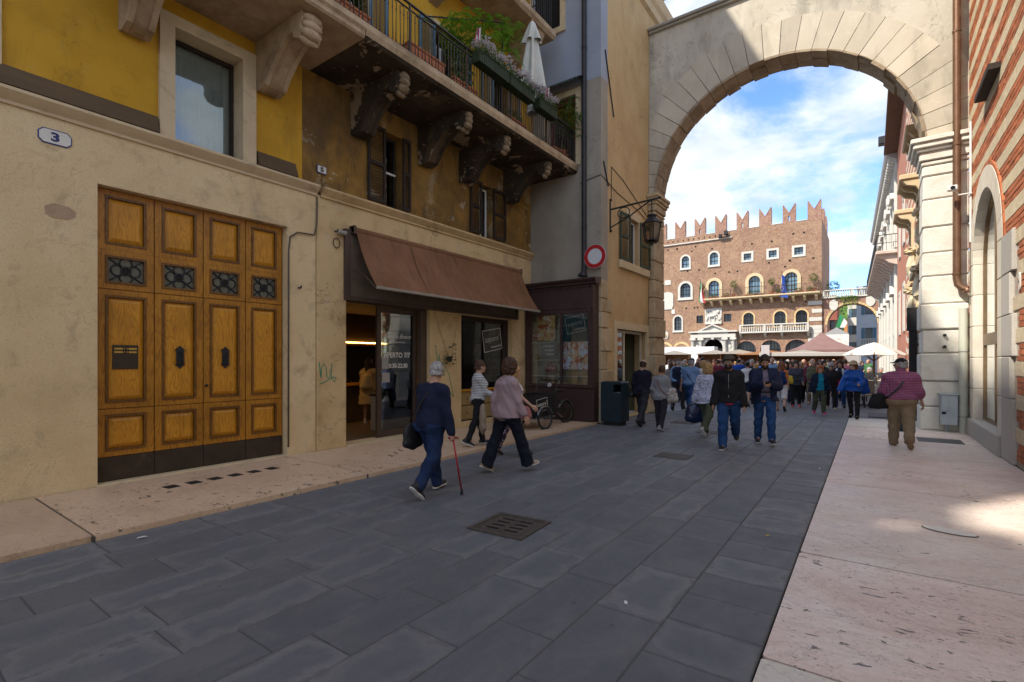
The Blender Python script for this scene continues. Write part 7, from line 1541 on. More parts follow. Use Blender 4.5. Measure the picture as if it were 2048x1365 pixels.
def chair(x, y, rz, label):
 t = thing('cafe_chair', (x, y, 0), label, 'chair', 'café chairs', rz, local=True)
 MB().bbox(-0.25, 0.25, -0.25, 0.25, 0.40, 0.47, 0.02).build('seat', ROPE, t); MB().bbox(-0.26, 0.26, 0.22, 0.28, 0.47, 0.95, 0.02).build('backrest', ROPE, t)
 for sx in (-0.22, 0.22):
  for sy in (-0.22, 0.24): MB().box(sx-0.02, sx+0.02, sy-0.02, sy+0.02, 0, 0.42).build('leg', BLACK_IRON, t)
def table(x, y, label, cloth):
 t = thing('cafe_table', (x, y, 0), label, 'table', 'café tables', R(5), local=True); MB().bbox(-0.38, 0.38, -0.38, 0.38, 0.71, 0.74, 0.01).build('top', flat('table_top', (0.5, 0.46, 0.4)), t); MB().tube([(0, 0, 0.03), (0, 0, 0.71)], 0.03, 8).build('leg', BLACK_IRON, t); MB().bbox(-0.25, 0.25, -0.25, 0.25, 0, 0.03, 0.01).build('foot', BLACK_IRON, t)
 c_ = thing('tablecloth', (x, y, 0.745), cloth, 'tablecloth', 'tablecloths', R(5), local=True); MB().bbox(-0.40, 0.40, -0.40, 0.40, 0.002, 0.012, 0.003).build('top', flat('cloth_cream', (0.62, 0.56, 0.46)), c_)
 for k in range(4): ca_, sa_ = math.cos(k*math.pi/2), math.sin(k*math.pi/2); mb = MB(); n = 10; mb.add([(q*ca_-0.405*sa_, q*sa_+0.405*ca_, 0.006) for q in [-0.4+0.8*i/n for i in range(n+1)]]+[(q*ca_-(0.42+0.03*math.sin(i*2.1))*sa_, q*sa_+(0.42+0.03*math.sin(i*2.1))*ca_, -0.30-0.05*math.sin(i)) for i, q in enumerate([-0.42+0.84*i/n for i in range(n+1)])], [(i, i+1, n+2+i, n+1+i) for i in range(n)]); mb.build('drop', MATS['cloth_cream'], c_, fix=False)
for i, (px, d, a, lb) in enumerate([(1738, 17.6, 20, 'woven café chair nearest the arch, back to the street'), (1716, 20.5, 200, 'woven café chair at the left café table'), (1765, 21, 100, 'woven café chair beside the parasol mast'), (1748, 24, 160, 'woven café chair farthest under the parasol')]): chair(*L_at(d, px), R(a), lb)
table(*L_at(18.6, 1727), 'café table nearest the arch', 'cream cloth on the café table nearest the arch'); table(*L_at(22.5, 1756), 'café table under the open parasol', 'cream cloth on the café table under the parasol')
mt = thing('door_mat', (0.95, 18.6, 0), 'dark flat mat on the ground before the café tables', 'mat'); MB().bbox(-0.05, 1.4, 17.9, 19.3, 0.0, 0.02, 0.005).build('mat', flat('mat_dark', (0.05, 0.05, 0.055)), mt)
# black sign post and the small sign by the pier
spx, spy = L_at(15.0, 1826)
so = thing('menu_post', (spx, spy, 0), 'tall black menu post standing just past the right pier', 'post'); MB().bbox(spx-0.10, spx+0.10, spy-0.06, spy+0.06, 0, 2.55, 0.01).build('post', BLACK_IRON, so); MB().bbox(spx-0.15, spx+0.13, spy-0.08, spy+0.08, 2.55, 3.25, 0.012).build('lamp_box', BLACK_IRON, so)
sg2 = thing('hanging_sign', (spx+0.2, spy, 2.2), 'small white sign reading latte beside the black menu post', 'sign'); MB().bbox(spx+0.10, spx+0.48, spy-0.03, spy+0.0, 2.17, 2.46, 0.01).build('board', flat('sign_board', (0.6, 0.6, 0.58)), sg2)
mb = MB(); mb.text('latte', lambda u, v, w: (spx+0.12+u, spy-0.032-w, 2.27+v), 0.13, 0.001, bold=0.002); mb.build('lettering', flat('sign_black', (0.02, 0.02, 0.02)), sg2, fix=False); MB().box(spx+0.08, spx+0.5, spy-0.04, spy+0.01, 2.13, 2.168).build('frame', BLACK_IRON, sg2)
ab = thing('sandwich_board', (0.62, 14.9, 0), 'narrow dark teal board leaning by the pier behind the plaid-shirted man', 'board', None, R(10), local=True); mb = MB(); mb.add([(-0.10, -0.22, 0), (0.10, -0.22, 0), (0.10, -0.05, 1.05), (-0.10, -0.05, 1.05), (-0.10, -0.17, 0), (0.10, -0.17, 0), (0.10, -0.01, 1.05), (-0.10, -0.01, 1.05)], [(0, 1, 2, 3), (7, 6, 5, 4), (0, 4, 5, 1), (1, 5, 6, 2), (2, 6, 7, 3), (3, 7, 4, 0)]); mb.build('panel', BINM, ab)
wl = thing('street_lamp', (*L_at(40, 1702), 0), 'small street lamp standing in the piazza behind the hat wearer', 'lamp', None, 0, local=True); MB().tube([(0, 0, 0), (0, 0, 1.75)], 0.04, 8).build('post', flat('lamp_grey', (0.3, 0.32, 0.33)), wl); MB().lathe([(0.50, 0), (0.46, 0.04), (0.14, 0.26), (0.05, 0.36)], (0, 0, 1.72), 16).build('hood', flat('lamp_hood', (0.36, 0.38, 0.38)), wl, smooth=40)
# a dark plank fixed high on the striped wall
pk = thing('wall_plank', (1.8, 12.7, 6.8), 'dark wooden plank fixed flat high on the striped wall', 'plank'); MB().bbox(1.68, 1.86, 12.0, 13.4, 6.76, 6.88, 0.01).build('board', DARKWOOD, pk)
# ================================================================ people: bodies, clothes and hair grown as smooth surfaces
class Field:
 def __init__(s, lo, hi, h):
  s.lo = np.array(lo, float); s.h = h; n = np.maximum(4, np.ceil((np.array(hi)-s.lo)/h).astype(int)+1); s.n = n
  ax = [s.lo[i]+h*np.arange(n[i]) for i in range(3)]; s.ax = ax
  s.F = np.full(n, 1.0)
 def _blk(s, lo, hi):
  sl = []
  for i in range(3):
   a = int(np.floor((lo[i]-s.lo[i])/s.h)); b = int(np.ceil((hi[i]-s.lo[i])/s.h))+1
   sl.append(slice(max(0, a), max(0, min(s.n[i], b))))
  return tuple(sl)
 def pts(s, sl=None):
  sl = sl or (slice(None),)*3
  return np.stack(np.meshgrid(s.ax[0][sl[0]], s.ax[1][sl[1]], s.ax[2][sl[2]], indexing='ij'), -1)
 def _join(s, sl, d, k):
  f = s.F[sl]
  if k <= 0: s.F[sl] = np.minimum(f, d); return
  h = np.clip(0.5+0.5*(f-d)/k, 0, 1); s.F[sl] = d*h+f*(1-h)-k*h*(1-h)
 def cone(s, a, b, ra, rb, k=0.02, flat=None):
  a = np.array(a, float); b = np.array(b, float); m = max(ra, rb)+k+3*s.h
  sl = s._blk(np.minimum(a, b)-m, np.maximum(a, b)+m); p = s.pts(sl)
  if p.size == 0: return
  ab = b-a; t = np.clip(((p-a)@ab)/max(1e-9, ab@ab), 0, 1); q = p-a-t[..., None]*ab
  s._join(sl, np.linalg.norm(q, axis=-1)-(ra+(rb-ra)*t), k)
 def ell(s, c, r, k=0.02, Rm=None, sub=False):
  c = np.array(c, float); r = np.array(r, float); m = r.max()+k+3*s.h; sl = s._blk(c-m, c+m); p = s.pts(sl)-c
  if p.size == 0: return
  if Rm is not None: p = p@Rm
  k0 = np.linalg.norm(p/r, axis=-1); k1 = np.linalg.norm(p/(r*r), axis=-1)+1e-9; d = k0*(k0-1)/k1
  if sub:
   f = s.F[sl]; d = -d; h = np.clip(0.5-0.5*(f-d)/max(k, 1e-6), 0, 1); s.F[sl] = d*h+f*(1-h)+k*h*(1-h) if k > 0 else np.maximum(f, d)
  else: s._join(sl, d, k)
 def loft(s, o, Rm, secs, k=0.03, grow=0.0):
  """torso: ellipses (z, cy, half width, half depth) along the local z axis of frame Rm at o"""
  zs = np.array([q[0] for q in secs]); m = 0.5
  ends = np.array([np.array(o)+Rm@np.array([0, 0, zs[0]]), np.array(o)+Rm@np.array([0, 0, zs[-1]])])
  sl = s._blk(ends.min(0)-0.34, ends.max(0)+0.34); p = (s.pts(sl)-np.array(o))@Rm
  z = p[..., 2]; cy = np.interp(z, zs, [q[1] for q in secs]); w = np.interp(z, zs, [q[2] for q in secs])+grow; d = np.interp(z, zs, [q[3] for q in secs])+grow
  e = (np.sqrt((p[..., 0]/w)**2+((p[..., 1]-cy)/d)**2+1e-9)-1)*np.minimum(w, d)
  e = np.maximum(e, np.maximum(zs[0]-z, z-zs[-1])); s._join(sl, e, k)
 def cut(s, pt, nrm):
  p = s.pts(); s.F = np.maximum(s.F, (p-np.array(pt))@np.array(nrm, float))
 def ripple(s, amp, freq, seed=0, slant=(0.3, 0.2, 1.0)):
  p = s.pts(); a = np.array(slant); t = p@a
  s.F += amp*(np.sin(freq*t+seed+1.7*np.sin(11*p[..., 0]+seed)+1.3*np.sin(9*p[..., 1]+2*seed))*0.6+np.sin(freq*0.47*(p@np.array((1.0, 0.4, 0.5)))+2.3*seed)*0.4)
 def mesh(s):
  F = s.F; sg = F < 0
  nx, ny, nz = F.shape
  if not sg.any(): return np.zeros((0, 3)), []
  c = [F[i:nx-1+i, j:ny-1+j, k:nz-1+k] for i in (0, 1) for j in (0, 1) for k in (0, 1)]
  st = np.stack(c, -1); inside = st < 0; act = inside.any(-1) & ~inside.all(-1)
  idx = -np.ones(act.shape, int); ii = np.argwhere(act); idx[act] = np.arange(len(ii)); v8 = st[act]
  offs = np.array([(i, j, k) for i in (0, 1) for j in (0, 1) for k in (0, 1)], float)
  acc = np.zeros((len(ii), 3)); cnt = np.zeros(len(ii))
  for a in range(8):
   for b in range(a+1, 8):
    if np.abs(offs[a]-offs[b]).sum() != 1: continue
    m = (v8[:, a] < 0) != (v8[:, b] < 0)
    t = v8[m, a]/(v8[m, a]-v8[m, b]); acc[m] += offs[a]+t[:, None]*(offs[b]-offs[a]); cnt[m] += 1
  V = s.lo+s.h*(ii+acc/cnt[:, None]); Q = []
  for ax in range(3):
   sh_a = [slice(0, F.shape[i]-1) if i == ax else slice(1, F.shape[i]-1) for i in range(3)]
   a = sg[tuple(sh_a)]; sh_b = list(sh_a); sh_b[ax] = slice(1, F.shape[ax]); b = sg[tuple(sh_b)]
   e = np.argwhere(a != b)
   if len(e) == 0: continue
   fl = a[tuple(e.T)]; e = e+np.array([0 if i == ax else 1 for i in range(3)]); u, v = [i for i in range(3) if i != ax]
   def at(du, dv):
    q = e.copy(); q[:, u] -= du; q[:, v] -= dv; return idx[tuple(q.T)]
   q4 = np.stack([at(1, 1), at(0, 1), at(0, 0), at(1, 0)], -1)
   if ax == 1: fl = ~fl
   q4[~fl] = q4[~fl][:, ::-1]; Q.append(q4)
  return V, np.concatenate(Q)
def rot_m(ax, a):
 c, s = math.cos(a), math.sin(a)
 return np.array({'x': [[1, 0, 0], [0, c, -s], [0, s, c]], 'y': [[c, 0, s], [0, 1, 0], [-s, 0, c]], 'z': [[c, -s, 0], [s, c, 0], [0, 0, 1]]}[ax])
def np_mesh(name, parts, mats):
 """parts: list of (V, Q, material index) joined into one mesh"""
 vs, fs, mi, k = [], [], [], 0
 for V, Q, m in parts:
  if len(V) == 0: continue
  vs.append(V); fs.append(np.asarray(Q)+k); mi += [m]*len(Q); k += len(V)
 me = bpy.data.meshes.new(name)
 V = np.concatenate(vs); Q = np.concatenate(fs)
 me.from_pydata(V.tolist(), [], Q.tolist())
 for m in mats: me.materials.append(m)
 me.polygons.foreach_set('material_index', mi); me.polygons.foreach_set('use_smooth', [True]*len(mi)); me.update()
 return me
def cloth(name, col, rough=0.85, var=0.75, sc=5):
 return surf('cloth_'+name, [tuple(c*var for c in col), col], sc, rough, 0.25, 220, 0.002, spec=0.2)
def denim(name, col):
 return surf('denim_'+name, [tuple(c*0.55 for c in col), col, tuple(min(1, c*1.5+0.01) for c in col)], 4.5, 0.9, 0.3, 260, 0.002, spec=0.15, layers=[(tuple(c*0.5 for c in col), 9, 0.58, 0.72, 0.5)])
SKIN = surf('skin', [(0.42, 0.24, 0.165), (0.50, 0.30, 0.21)], 9, 0.55, 0.1, 120, 0.002)
SKIN_T = surf('skin_tanned', [(0.36, 0.19, 0.12), (0.43, 0.24, 0.155)], 9, 0.55, 0.1, 120, 0.002)
def hairm(name, col): return surf('hair_'+name, [tuple(c*0.45 for c in col), col, tuple(min(1, c*1.35) for c in col)], 16, 0.6, 0.7, 90, 0.006, stretch=(1.6, 1.6, 0.5))
H_GREY, H_BROWN, H_DARK, H_BLOND, H_RED, H_BLACK, H_AUB = hairm('grey', (0.30, 0.29, 0.285)), hairm('brown', (0.06, 0.028, 0.014)), hairm('dark', (0.035, 0.02, 0.012)), hairm('blond', (0.36, 0.22, 0.09)), hairm('red', (0.33, 0.09, 0.03)), hairm('black', (0.014, 0.011, 0.010)), hairm('auburn', (0.16, 0.055, 0.022))
BLK = cloth('black', (0.016, 0.016, 0.018)); SOLE_W = flat('sole_white', (0.62, 0.60, 0.57)); SOLE_D = flat('sole_dark', (0.03, 0.028, 0.026)); LENS = flat('dark_lens', (0.008, 0.008, 0.010), 0.08, 0.0, 0.8)

def person(label, loc, rz, height=1.70, build=1.0, belly=0.0, lean=2, legs=((14, 6), (-14, 22)), arms=((-10, 8, 18), (12, 8, 18)), head=(0, 0), skin=SKIN, hair=('short', H_DARK), hat=None, top=None, under=None, bottom=None, shoes=(BLK, SOLE_W), female=False, beard=None, glasses=None, h=0.013, hres=0.0075, group='people in the street', hands=True, armx=(0, 0), extras=None, neck=0.0, wrinkle=1.7, twist=0):
 """a clothed figure in the given pose; angles in degrees: legs (thigh forward, knee bend), arms (forward, out, elbow bend)"""
 t = thing('person', loc, label, 'person', group, rz, local=True)
 S_ = height/1.72; bw = build
 D = math.radians
 hipw = 0.092*(1.06 if female else 1.0)
 J = {}
 # legs hang from the pelvis, then the whole is let down so that a foot touches the ground
 foot = {}
 for sd, (th, kn) in zip((-1, 1), legs):
  hp = np.array((sd*hipw, 0, 0)); k_ = hp+0.42*np.array((sd*0.015, math.sin(D(th)), -math.cos(D(th)))); a2 = D(th-kn); an = k_+0.41*np.array((0, math.sin(a2), -math.cos(a2)))
  foot[sd] = th-kn; J['hip', sd], J['knee', sd], J['ank', sd] = hp, k_, an
 def toe_pitch(sd):      # a trailing foot rests on its toes, a leading one on its heel
  f = foot[sd]
  return D(-min(48, max(0, -f-6)*1.25)) if f < 0 else D(min(16, max(0, f-6)*0.8))
 def low(sd):
  p = toe_pitch(sd); a = J['ank', sd]; return min(a[2]-0.085*math.cos(p)+(0.17*math.sin(p) if p < 0 else -0.0), a[2]-0.085*math.cos(p)-0.06*math.sin(abs(p)) if p > 0 else 9)
 dz = -min(low(-1), low(1)); base = np.array((0, 0, dz))
 for k_ in list(J): J[k_] = J[k_]+base
 Rt = rot_m('x', -D(lean))@rot_m('z', D(twist)); po = np.array((0, 0, dz)); T = lambda p: po+Rt@np.array(p, float)
 sw = (0.138 if female else 0.158)*bw**0.6
 neckb = T((0, -0.015, 0.505)); hc = T((0, 0.025+neck, 0.648)); Rh = Rt@rot_m('z', -D(head[0]))@rot_m('x', D(head[1]))
 for sd, (fw, ab, el), yaw in zip((-1, 1), arms, armx):
  sh_ = T((sd*sw, -0.012, 0.418)); R1 = Rt@rot_m('y', -sd*D(ab))@rot_m('x', D(fw)); d1 = R1@np.array((0, 0, -1.0)); e_ = sh_+0.285*d1
  R2 = R1@rot_m('z', sd*D(yaw))@rot_m('x', D(el)); d2 = R2@np.array((0, 0, -1.0)); w_ = e_+0.25*d2
  J['sho', sd], J['elb', sd], J['wri', sd], J['hR', sd] = sh_, e_, w_, R2
 bl = belly
 secs = [(-0.12, 0.0, 0.150*bw, 0.105*bw), (-0.02, -0.005, 0.168*bw*(1.04 if female else 1), 0.118*bw), (0.08, 0.01+bl*0.3, 0.160*bw+bl*0.2, 0.112*bw+bl*0.6), (0.18, 0.012+bl*0.4, (0.142 if female else 0.155)*bw+bl*0.25, 0.105*bw+bl*0.7), (0.30, 0.008+(0.015 if female else 0), 0.160*bw, (0.125 if female else 0.118)*bw+bl*0.2), (0.40, -0.002, 0.168*bw, 0.108*bw), (0.455, -0.012, 0.145*bw**0.5, 0.080), (0.50, -0.018, 0.075, 0.060), (0.515, -0.018, 0.060, 0.052)]
 sc = lambda V: V*S_
 def limb_field(hh, pad=0.14):
  P = np.array([v for k_, v in J.items() if k_[0] not in ('hR',)]+[T((0, 0, 0.52)), T((0.2, 0.2, 0)), T((-0.2, -0.2, 0))]); return Field(P.min(0)-pad, P.max(0)+pad, hh)
 def legs_into(F, r, k=0.03, g=0.0):
  for sd in (-1, 1):
   F.cone(J['hip', sd]+np.array((0, 0, 0.02)), J['knee', sd], r[0]*bw+g, r[1]*bw**0.7+g, k); F.cone(J['knee', sd], J['ank', sd], r[1]*bw**0.7+g, r[2]+g, 0.02)
   if g == 0: kc = J['knee', sd]*0.72+J['ank', sd]*0.28+np.array((0, -0.018, 0)); F.ell(kc, (0.05, 0.052, 0.10), 0.03)
 def arms_into(F, r, k=0.03, g=0.0, upto=1.0):
  for sd in (-1, 1):
   F.ell(J['sho', sd]+np.array((0, 0, -0.012)), (0.056*bw**0.5+g*0.8, 0.060+g*0.8, 0.056+g*0.5), 0.05); F.cone(T((sd*0.045, -0.02, 0.475)), J['sho', sd]+np.array((0, 0, 0.012)), 0.040+g*0.5, 0.036+g*0.5, 0.04); F.cone(J['sho', sd], J['elb', sd] if upto > 0.5 else J['sho', sd]*(1-2*upto)+J['elb', sd]*2*upto, r[0]*bw**0.5+g, r[1]+g, k)
   if upto > 0.5: u = (upto-0.5)*2; F.cone(J['elb', sd], J['elb', sd]*(1-u)+J['wri', sd]*u, r[1]+g, r[1]+(r[2]-r[1])*u+g, 0.015)
 # ---- body
 skirt = bottom and bottom.get('kind') in ('skirt', 'shorts', 'coat')
 B = limb_field(h*1.35); B.loft(po, Rt, secs, 0.03, -0.012); legs_into(B, (0.070, 0.048, 0.032)); arms_into(B, (0.040, 0.034, 0.024))
 B.cone(neckb, T((0, 0.0, 0.60)), 0.052, 0.048, 0.02)
 for sd in (-1, 1): B.cone(J['ank', sd], J['ank', sd]+np.array((0, 0.08, -0.045)), 0.034, 0.025, 0.02)
 V, Q = B.mesh(); parts = [(sc(V), Q, 0)]
 HF = Field((-0.115, -0.14, -0.19), (0.115, 0.15, 0.15), hres)
 HF.ell((0, -0.012, 0.022), (0.074, 0.094, 0.098), 0.02); HF.ell((0, 0.028, -0.055), (0.057, 0.066, 0.066), 0.03); HF.ell((0, 0.072, -0.096), (0.026, 0.022, 0.022), 0.02); HF.cone((0, -0.03, -0.17), (0, -0.015, -0.06), 0.052, 0.050, 0.03)
 HF.ell((0, 0.076, 0.022), (0.05, 0.014, 0.012), 0.015)
 for sd in (-1, 1): HF.ell((sd*0.031, 0.098, 0.001), (0.015, 0.013, 0.011), 0.008, sub=True); HF.ell((sd*0.030, 0.077, 0.0), (0.012, 0.012, 0.012), 0.002); HF.ell((sd*0.077, -0.008, -0.012), (0.010, 0.022, 0.032), 0.006); HF.ell((sd*0.042, 0.062, -0.03), (0.022, 0.022, 0.02), 0.02)
 HF.cone((0, 0.086, 0.004), (0, 0.108, -0.030), 0.009, 0.015, 0.012); HF.ell((0, 0.092, -0.058), (0.024, 0.009, 0.005), 0.005); HF.ell((0, 0.090, -0.068), (0.020, 0.009, 0.005), 0.005)
 V, Q = HF.mesh(); toh = lambda V: sc((V*1.06)@Rh.T+hc); parts.append((toh(V), Q, 0))
 for sd, cur in zip((-1, 1), hands if isinstance(hands, tuple) else ((35, 35) if hands else (None, None))):
  if cur is None: continue
  G = Field((-0.075, -0.07, -0.215), (0.075, 0.10, 0.03), 0.0062 if h < 0.016 else 0.011)
  G.cone((0, 0, 0.02), (0, 0, -0.02), 0.025, 0.026, 0.01)
  G.ell((0, 0, -0.05), (0.019, 0.040, 0.052), 0.012)
  for q, (fy, ln) in enumerate(((0.031, 0.068), (0.011, 0.078), (-0.010, 0.072), (-0.029, 0.056))):
   c1 = D(cur*0.6+q*3); c2 = D(cur*1.5+q*4); p0 = np.array((0, fy, -0.086)); nrm_ = -sd*0.9
   p1 = p0+ln*0.5*np.array((nrm_*math.sin(c1), 0, -math.cos(c1))); p2 = p1+ln*0.5*np.array((nrm_*math.sin(c2), 0, -math.cos(c2))); G.cone(p0, p1, 0.0095, 0.0085, 0.004); G.cone(p1, p2, 0.0085, 0.007, 0.003)
  G.cone((0, 0.030, -0.035), (-sd*0.012, 0.058, -0.065), 0.0125, 0.011, 0.008); G.cone((-sd*0.012, 0.058, -0.065), (-sd*0.022, 0.066, -0.095), 0.011, 0.008, 0.004)
  V, Q = G.mesh(); parts.append((sc(V@J['hR', sd].T+J['wri', sd]), Q, 0))
 def put(name, parts_, mats, parent=t):
  o = bpy.data.objects.new(name, np_mesh(name, parts_, mats)); C.objects.link(o); o.parent = parent; return o
 body = put('body', parts, [skin])
 # ---- trousers, skirt
 if bottom:
  kd = bottom.get('kind', 'trousers'); g = bottom.get('loose', 0.014); Bt = limb_field(h); wz = bottom.get('waist', 0.10)
  lsec = [q for q in secs if q[0] <= wz]+[(wz, 0.01+bl*0.35, 0.152*bw+bl*0.2, 0.108*bw+bl*0.6)]
  if kd in ('trousers', 'shorts'):
   Bt.loft(po, Rt, [(-0.10, -0.005, 0.145*bw, 0.105*bw)]+[q for q in lsec if q[0] > -0.1], 0.04, g)
   end = 1.0 if kd == 'trousers' else bottom.get('len', 0.55)
   for sd in (-1, 1):
    hpv, kn, an = J['hip', sd], J['knee', sd], J['ank', sd]; fl = bottom.get('flare', 0.0)
    bt = np.array((0, -0.018, 0.0)); Bt.ell(hpv+np.array((0, -0.055*bw, -0.03)), (0.088*bw+g, 0.075*bw+g, 0.10), 0.04)
    Bt.cone(hpv+np.array((0, 0, 0.0)), kn if end > 0.5 else hpv*(1-2*end)+kn*2*end, 0.083*bw+g, 0.058*bw**0.7+g, 0.035)
    ends_ = locals().get('ends_', []) if sd > 0 else []
    if end > 0.5:
     u = min(1, (end-0.5)*2); e2 = kn*(1-u)+an*u+(np.array((0, 0, -0.045)) if end >= 1 else 0); Bt.cone(kn, e2, 0.057*bw**0.7+g, 0.047+g+fl, 0.02); Bt.ell(kn*0.7+an*0.3+bt, (0.052+g, 0.055+g, 0.10), 0.03); ends_.append((e2+(an-kn)*0.02, (an-kn)/np.linalg.norm(an-kn)))
   for e2, dn in ends_:
    P = Bt.pts(); near = np.linalg.norm(P-e2, axis=-1) < 0.16; Bt.F = np.where(near, np.maximum(Bt.F, (P-e2)@dn), Bt.F)
   Bt.ripple(0.0040*wrinkle, 34, 1.3+height*7, (0.5, 0.5, 1.0)); Bt.ripple(0.0022*wrinkle, 75, height*3, (0.8, -0.4, 0.6))
  else:
   zl = bottom.get('len', -0.45); Bt.loft(po, Rt, [(zl, 0.0, 0.20*bw, 0.155*bw), (zl*0.5, 0.0, 0.185*bw, 0.14*bw)]+[q for q in lsec if q[0] > -0.1], 0.03, g); Bt.ripple(0.006, 22, 1.0, (3.0, 2.0, 0.1))
  hm_ = min([q.get('hem', -0.03) for q in (top if not (under and top.get('open')) else None, under) if q] or [9])
  if hm_ < 0.07: Bt.F = np.maximum(Bt.F, ((Bt.pts()-po)@Rt)[..., 2]-(hm_+0.035))
  V, Q = Bt.mesh(); bo = put('trousers' if kd in ('trousers', 'shorts') else 'skirt', [(sc(V), Q, 0)], [bottom['mat']])
  if bottom.get('belt'):
   mb = MB(); n = 32; zz = wz-0.012; ww, dd = 0.156*bw+bl*0.2+g+0.004, 0.112*bw+bl*0.6+g+0.004
   for q in range(n):
    a0, a1 = 2*math.pi*q/n, 2*math.pi*(q+1)/n; P = [T((ww*math.cos(a), dd*math.sin(a)+0.01+bl*0.33, z_)) for a, z_ in ((a0, zz-0.035), (a1, zz-0.035), (a1, zz), (a0, zz))]; mb.add([tuple(sc(p)) for p in P], [(0, 1, 2, 3)])
   mb.build('belt', bottom['belt'], t, fix=False)
 # ---- upper garments
 def upper(gm, name):
  g = gm.get('loose', 0.016); hem = gm.get('hem', -0.03); U = limb_field(h, 0.17); se = [q for q in secs if q[0] > hem]
  bot = [(hem, 0.008+bl*0.2, 0.168*bw+gm.get('swing', 0.0)+bl*0.15, 0.118*bw+bl*0.5+gm.get('swing', 0.0))]
  if hem < -0.2: bot += [(-0.06, 0.0, 0.172*bw+gm.get('swing', 0)*0.4, 0.122*bw+bl*0.4)]; se = [q for q in se if q[0] > -0.02]
  U.loft(po, Rt, bot+se[:-1]+[(0.498, -0.018, 0.082, 0.066)], 0.03, g)
  sl = gm.get('sleeve', 1.0)
  if hem < 0.02: U.ell(T((0, -0.05*bw, max(hem+0.03, -0.06))), (0.15*bw+g, 0.088*bw+g, 0.10), 0.04); U.F = np.maximum(U.F, np.where(np.linalg.norm(((U.pts()-po)@Rt)[..., :2], axis=-1) < 0.26*bw, hem-((U.pts()-po)@Rt)[..., 2], -9) if sl == 0 else -9)
  if sl > 0: arms_into(U, (0.047, 0.041, 0.034), 0.035, g+gm.get('arm', 0.0), sl)
  if female and not gm.get('flat'):
   for sd in (-1, 1): U.ell(T((sd*0.07, 0.10*bw, 0.30)), (0.07*bw, 0.06*bw, 0.07), 0.03)
  if gm.get('collar'): U.cone(T((0, -0.02, 0.49)), T((0, -0.012, 0.545)), 0.070, 0.066, 0.015)
  if gm.get('hood'): U.ell(T((0, -0.105, 0.455)), (0.115, 0.06, 0.07), 0.03)
  U.ripple(0.0042*wrinkle*gm.get('fold', 1.0), 30, height*5+len(name), (0.4, 0.3, 1.0)); U.ripple(0.0022*wrinkle*gm.get('fold', 1.0), 66, height*9, (1.0, 0.5, 0.6))
  if gm.get('puff'): p = U.pts(); U.F -= 0.010*np.abs(np.sin(p[..., 2]*58))
  p = U.pts(); q = (p-po)@Rt
  nk = gm.get('neck', 0.052)
  U.F = np.maximum(U.F, -(np.linalg.norm((q-np.array((0, 0.03, 0.535)))/np.array((1, 1, 0.8)), axis=-1)-nk))
  if gm.get('open'):      # unzipped front: a strip taken out down the middle
   wd = gm['open']; strip = np.maximum(np.abs(q[..., 0]-gm.get('openx', 0.0))-wd*(0.55+0.6*np.clip((0.45-q[..., 2])/0.5, 0, 1)), 0.02-q[..., 1]); U.F = np.maximum(U.F, -strip)
  V, Q = U.mesh(); return put(name, [(sc(V), Q, 0)], [gm['mat']])
 if under: upper(under, 'shirt')
 tp = upper(top, top.get('name', 'top')) if top else None
 # ---- shoes
 for sd in (-1, 1):
  a = J['ank', sd]; Rf = rot_m('x', toe_pitch(sd))@rot_m('z', -sd*0.12); Fs = Field((-0.075, -0.12, -0.115), (0.075, 0.23, 0.07), 0.009 if h < 0.016 else 0.018)
  Fs.ell((0, -0.025, -0.045), (0.040, 0.058, 0.052), 0.02); Fs.cone((0, 0.0, -0.035), (0, 0.10, -0.058), 0.043, 0.036, 0.03); Fs.ell((0, 0.115, -0.062), (0.047, 0.072, 0.034), 0.03); Fs.cone((0, -0.02, -0.03), (0, -0.015, 0.01), 0.040, 0.042, 0.02); Fs.cut((0, 0, -0.070), (0, 0, -1))
  V, Q = Fs.mesh(); so_ = put('shoe', [(sc(V@Rf.T+a), Q, 0)], [shoes[0]])
  Fs = Field((-0.075, -0.12, -0.115), (0.075, 0.23, 0.0), 0.009 if h < 0.016 else 0.018); Fs.ell((0, -0.03, -0.078), (0.043, 0.064, 0.2), 0.0); Fs.ell((0, 0.10, -0.078), (0.052, 0.092, 0.2), 0.03); Fs.cut((0, 0, -0.066), (0, 0, 1)); Fs.cut((0, 0, -0.088), (0, 0, -1)); V, Q = Fs.mesh(); put('sole', [(sc(V@Rf.T+a), Q, 0)], [shoes[1]], so_)
 # ---- hair, hats, beard, glasses
 kd, hm = hair
 if kd:
  Hf = Field((-0.15, -0.17, -0.38 if kd in ('long', 'curlylong') else -0.19), (0.15, 0.15, 0.17), hres)
  vol = {'short': 0.006, 'bald': 0.004, 'curly': 0.026, 'bob': 0.020, 'long': 0.016, 'crop': 0.004, 'curlylong': 0.03}[kd]
  Hf.ell((0, -0.016, 0.028), (0.078+vol, 0.098+vol, 0.099+vol), 0.02)
  if kd in ('bob', 'curly'):
   for sd in (-1, 1): Hf.ell((sd*0.066, -0.03, -0.04), (0.035, 0.06, 0.065), 0.03)
   Hf.ell((0, -0.08, -0.04), (0.075, 0.05, 0.07), 0.03)
  if kd in ('long', 'curlylong'):
   for sd in (-1, 1): Hf.cone((sd*0.07, -0.02, 0.0), (sd*0.075, -0.04, -0.25), 0.036, 0.030, 0.03)
   Hf.cone((0, -0.085, 0.0), (0, -0.095, -0.32), 0.07, 0.055, 0.03)
  if kd in ('short', 'crop', 'bald'): Hf.ell((0, -0.07, -0.045), (0.066, 0.042, 0.055), 0.03)
  p = Hf.pts(); X, Y, Z = p[..., 0], p[..., 1], p[..., 2]
  face = (np.linalg.norm((p-np.array((0, 0.125, -0.045)))/np.array((0.066 if kd in ('long', 'bob', 'curly', 'curlylong') else 0.085, 0.105, 0.112)), axis=-1)-1)*0.07
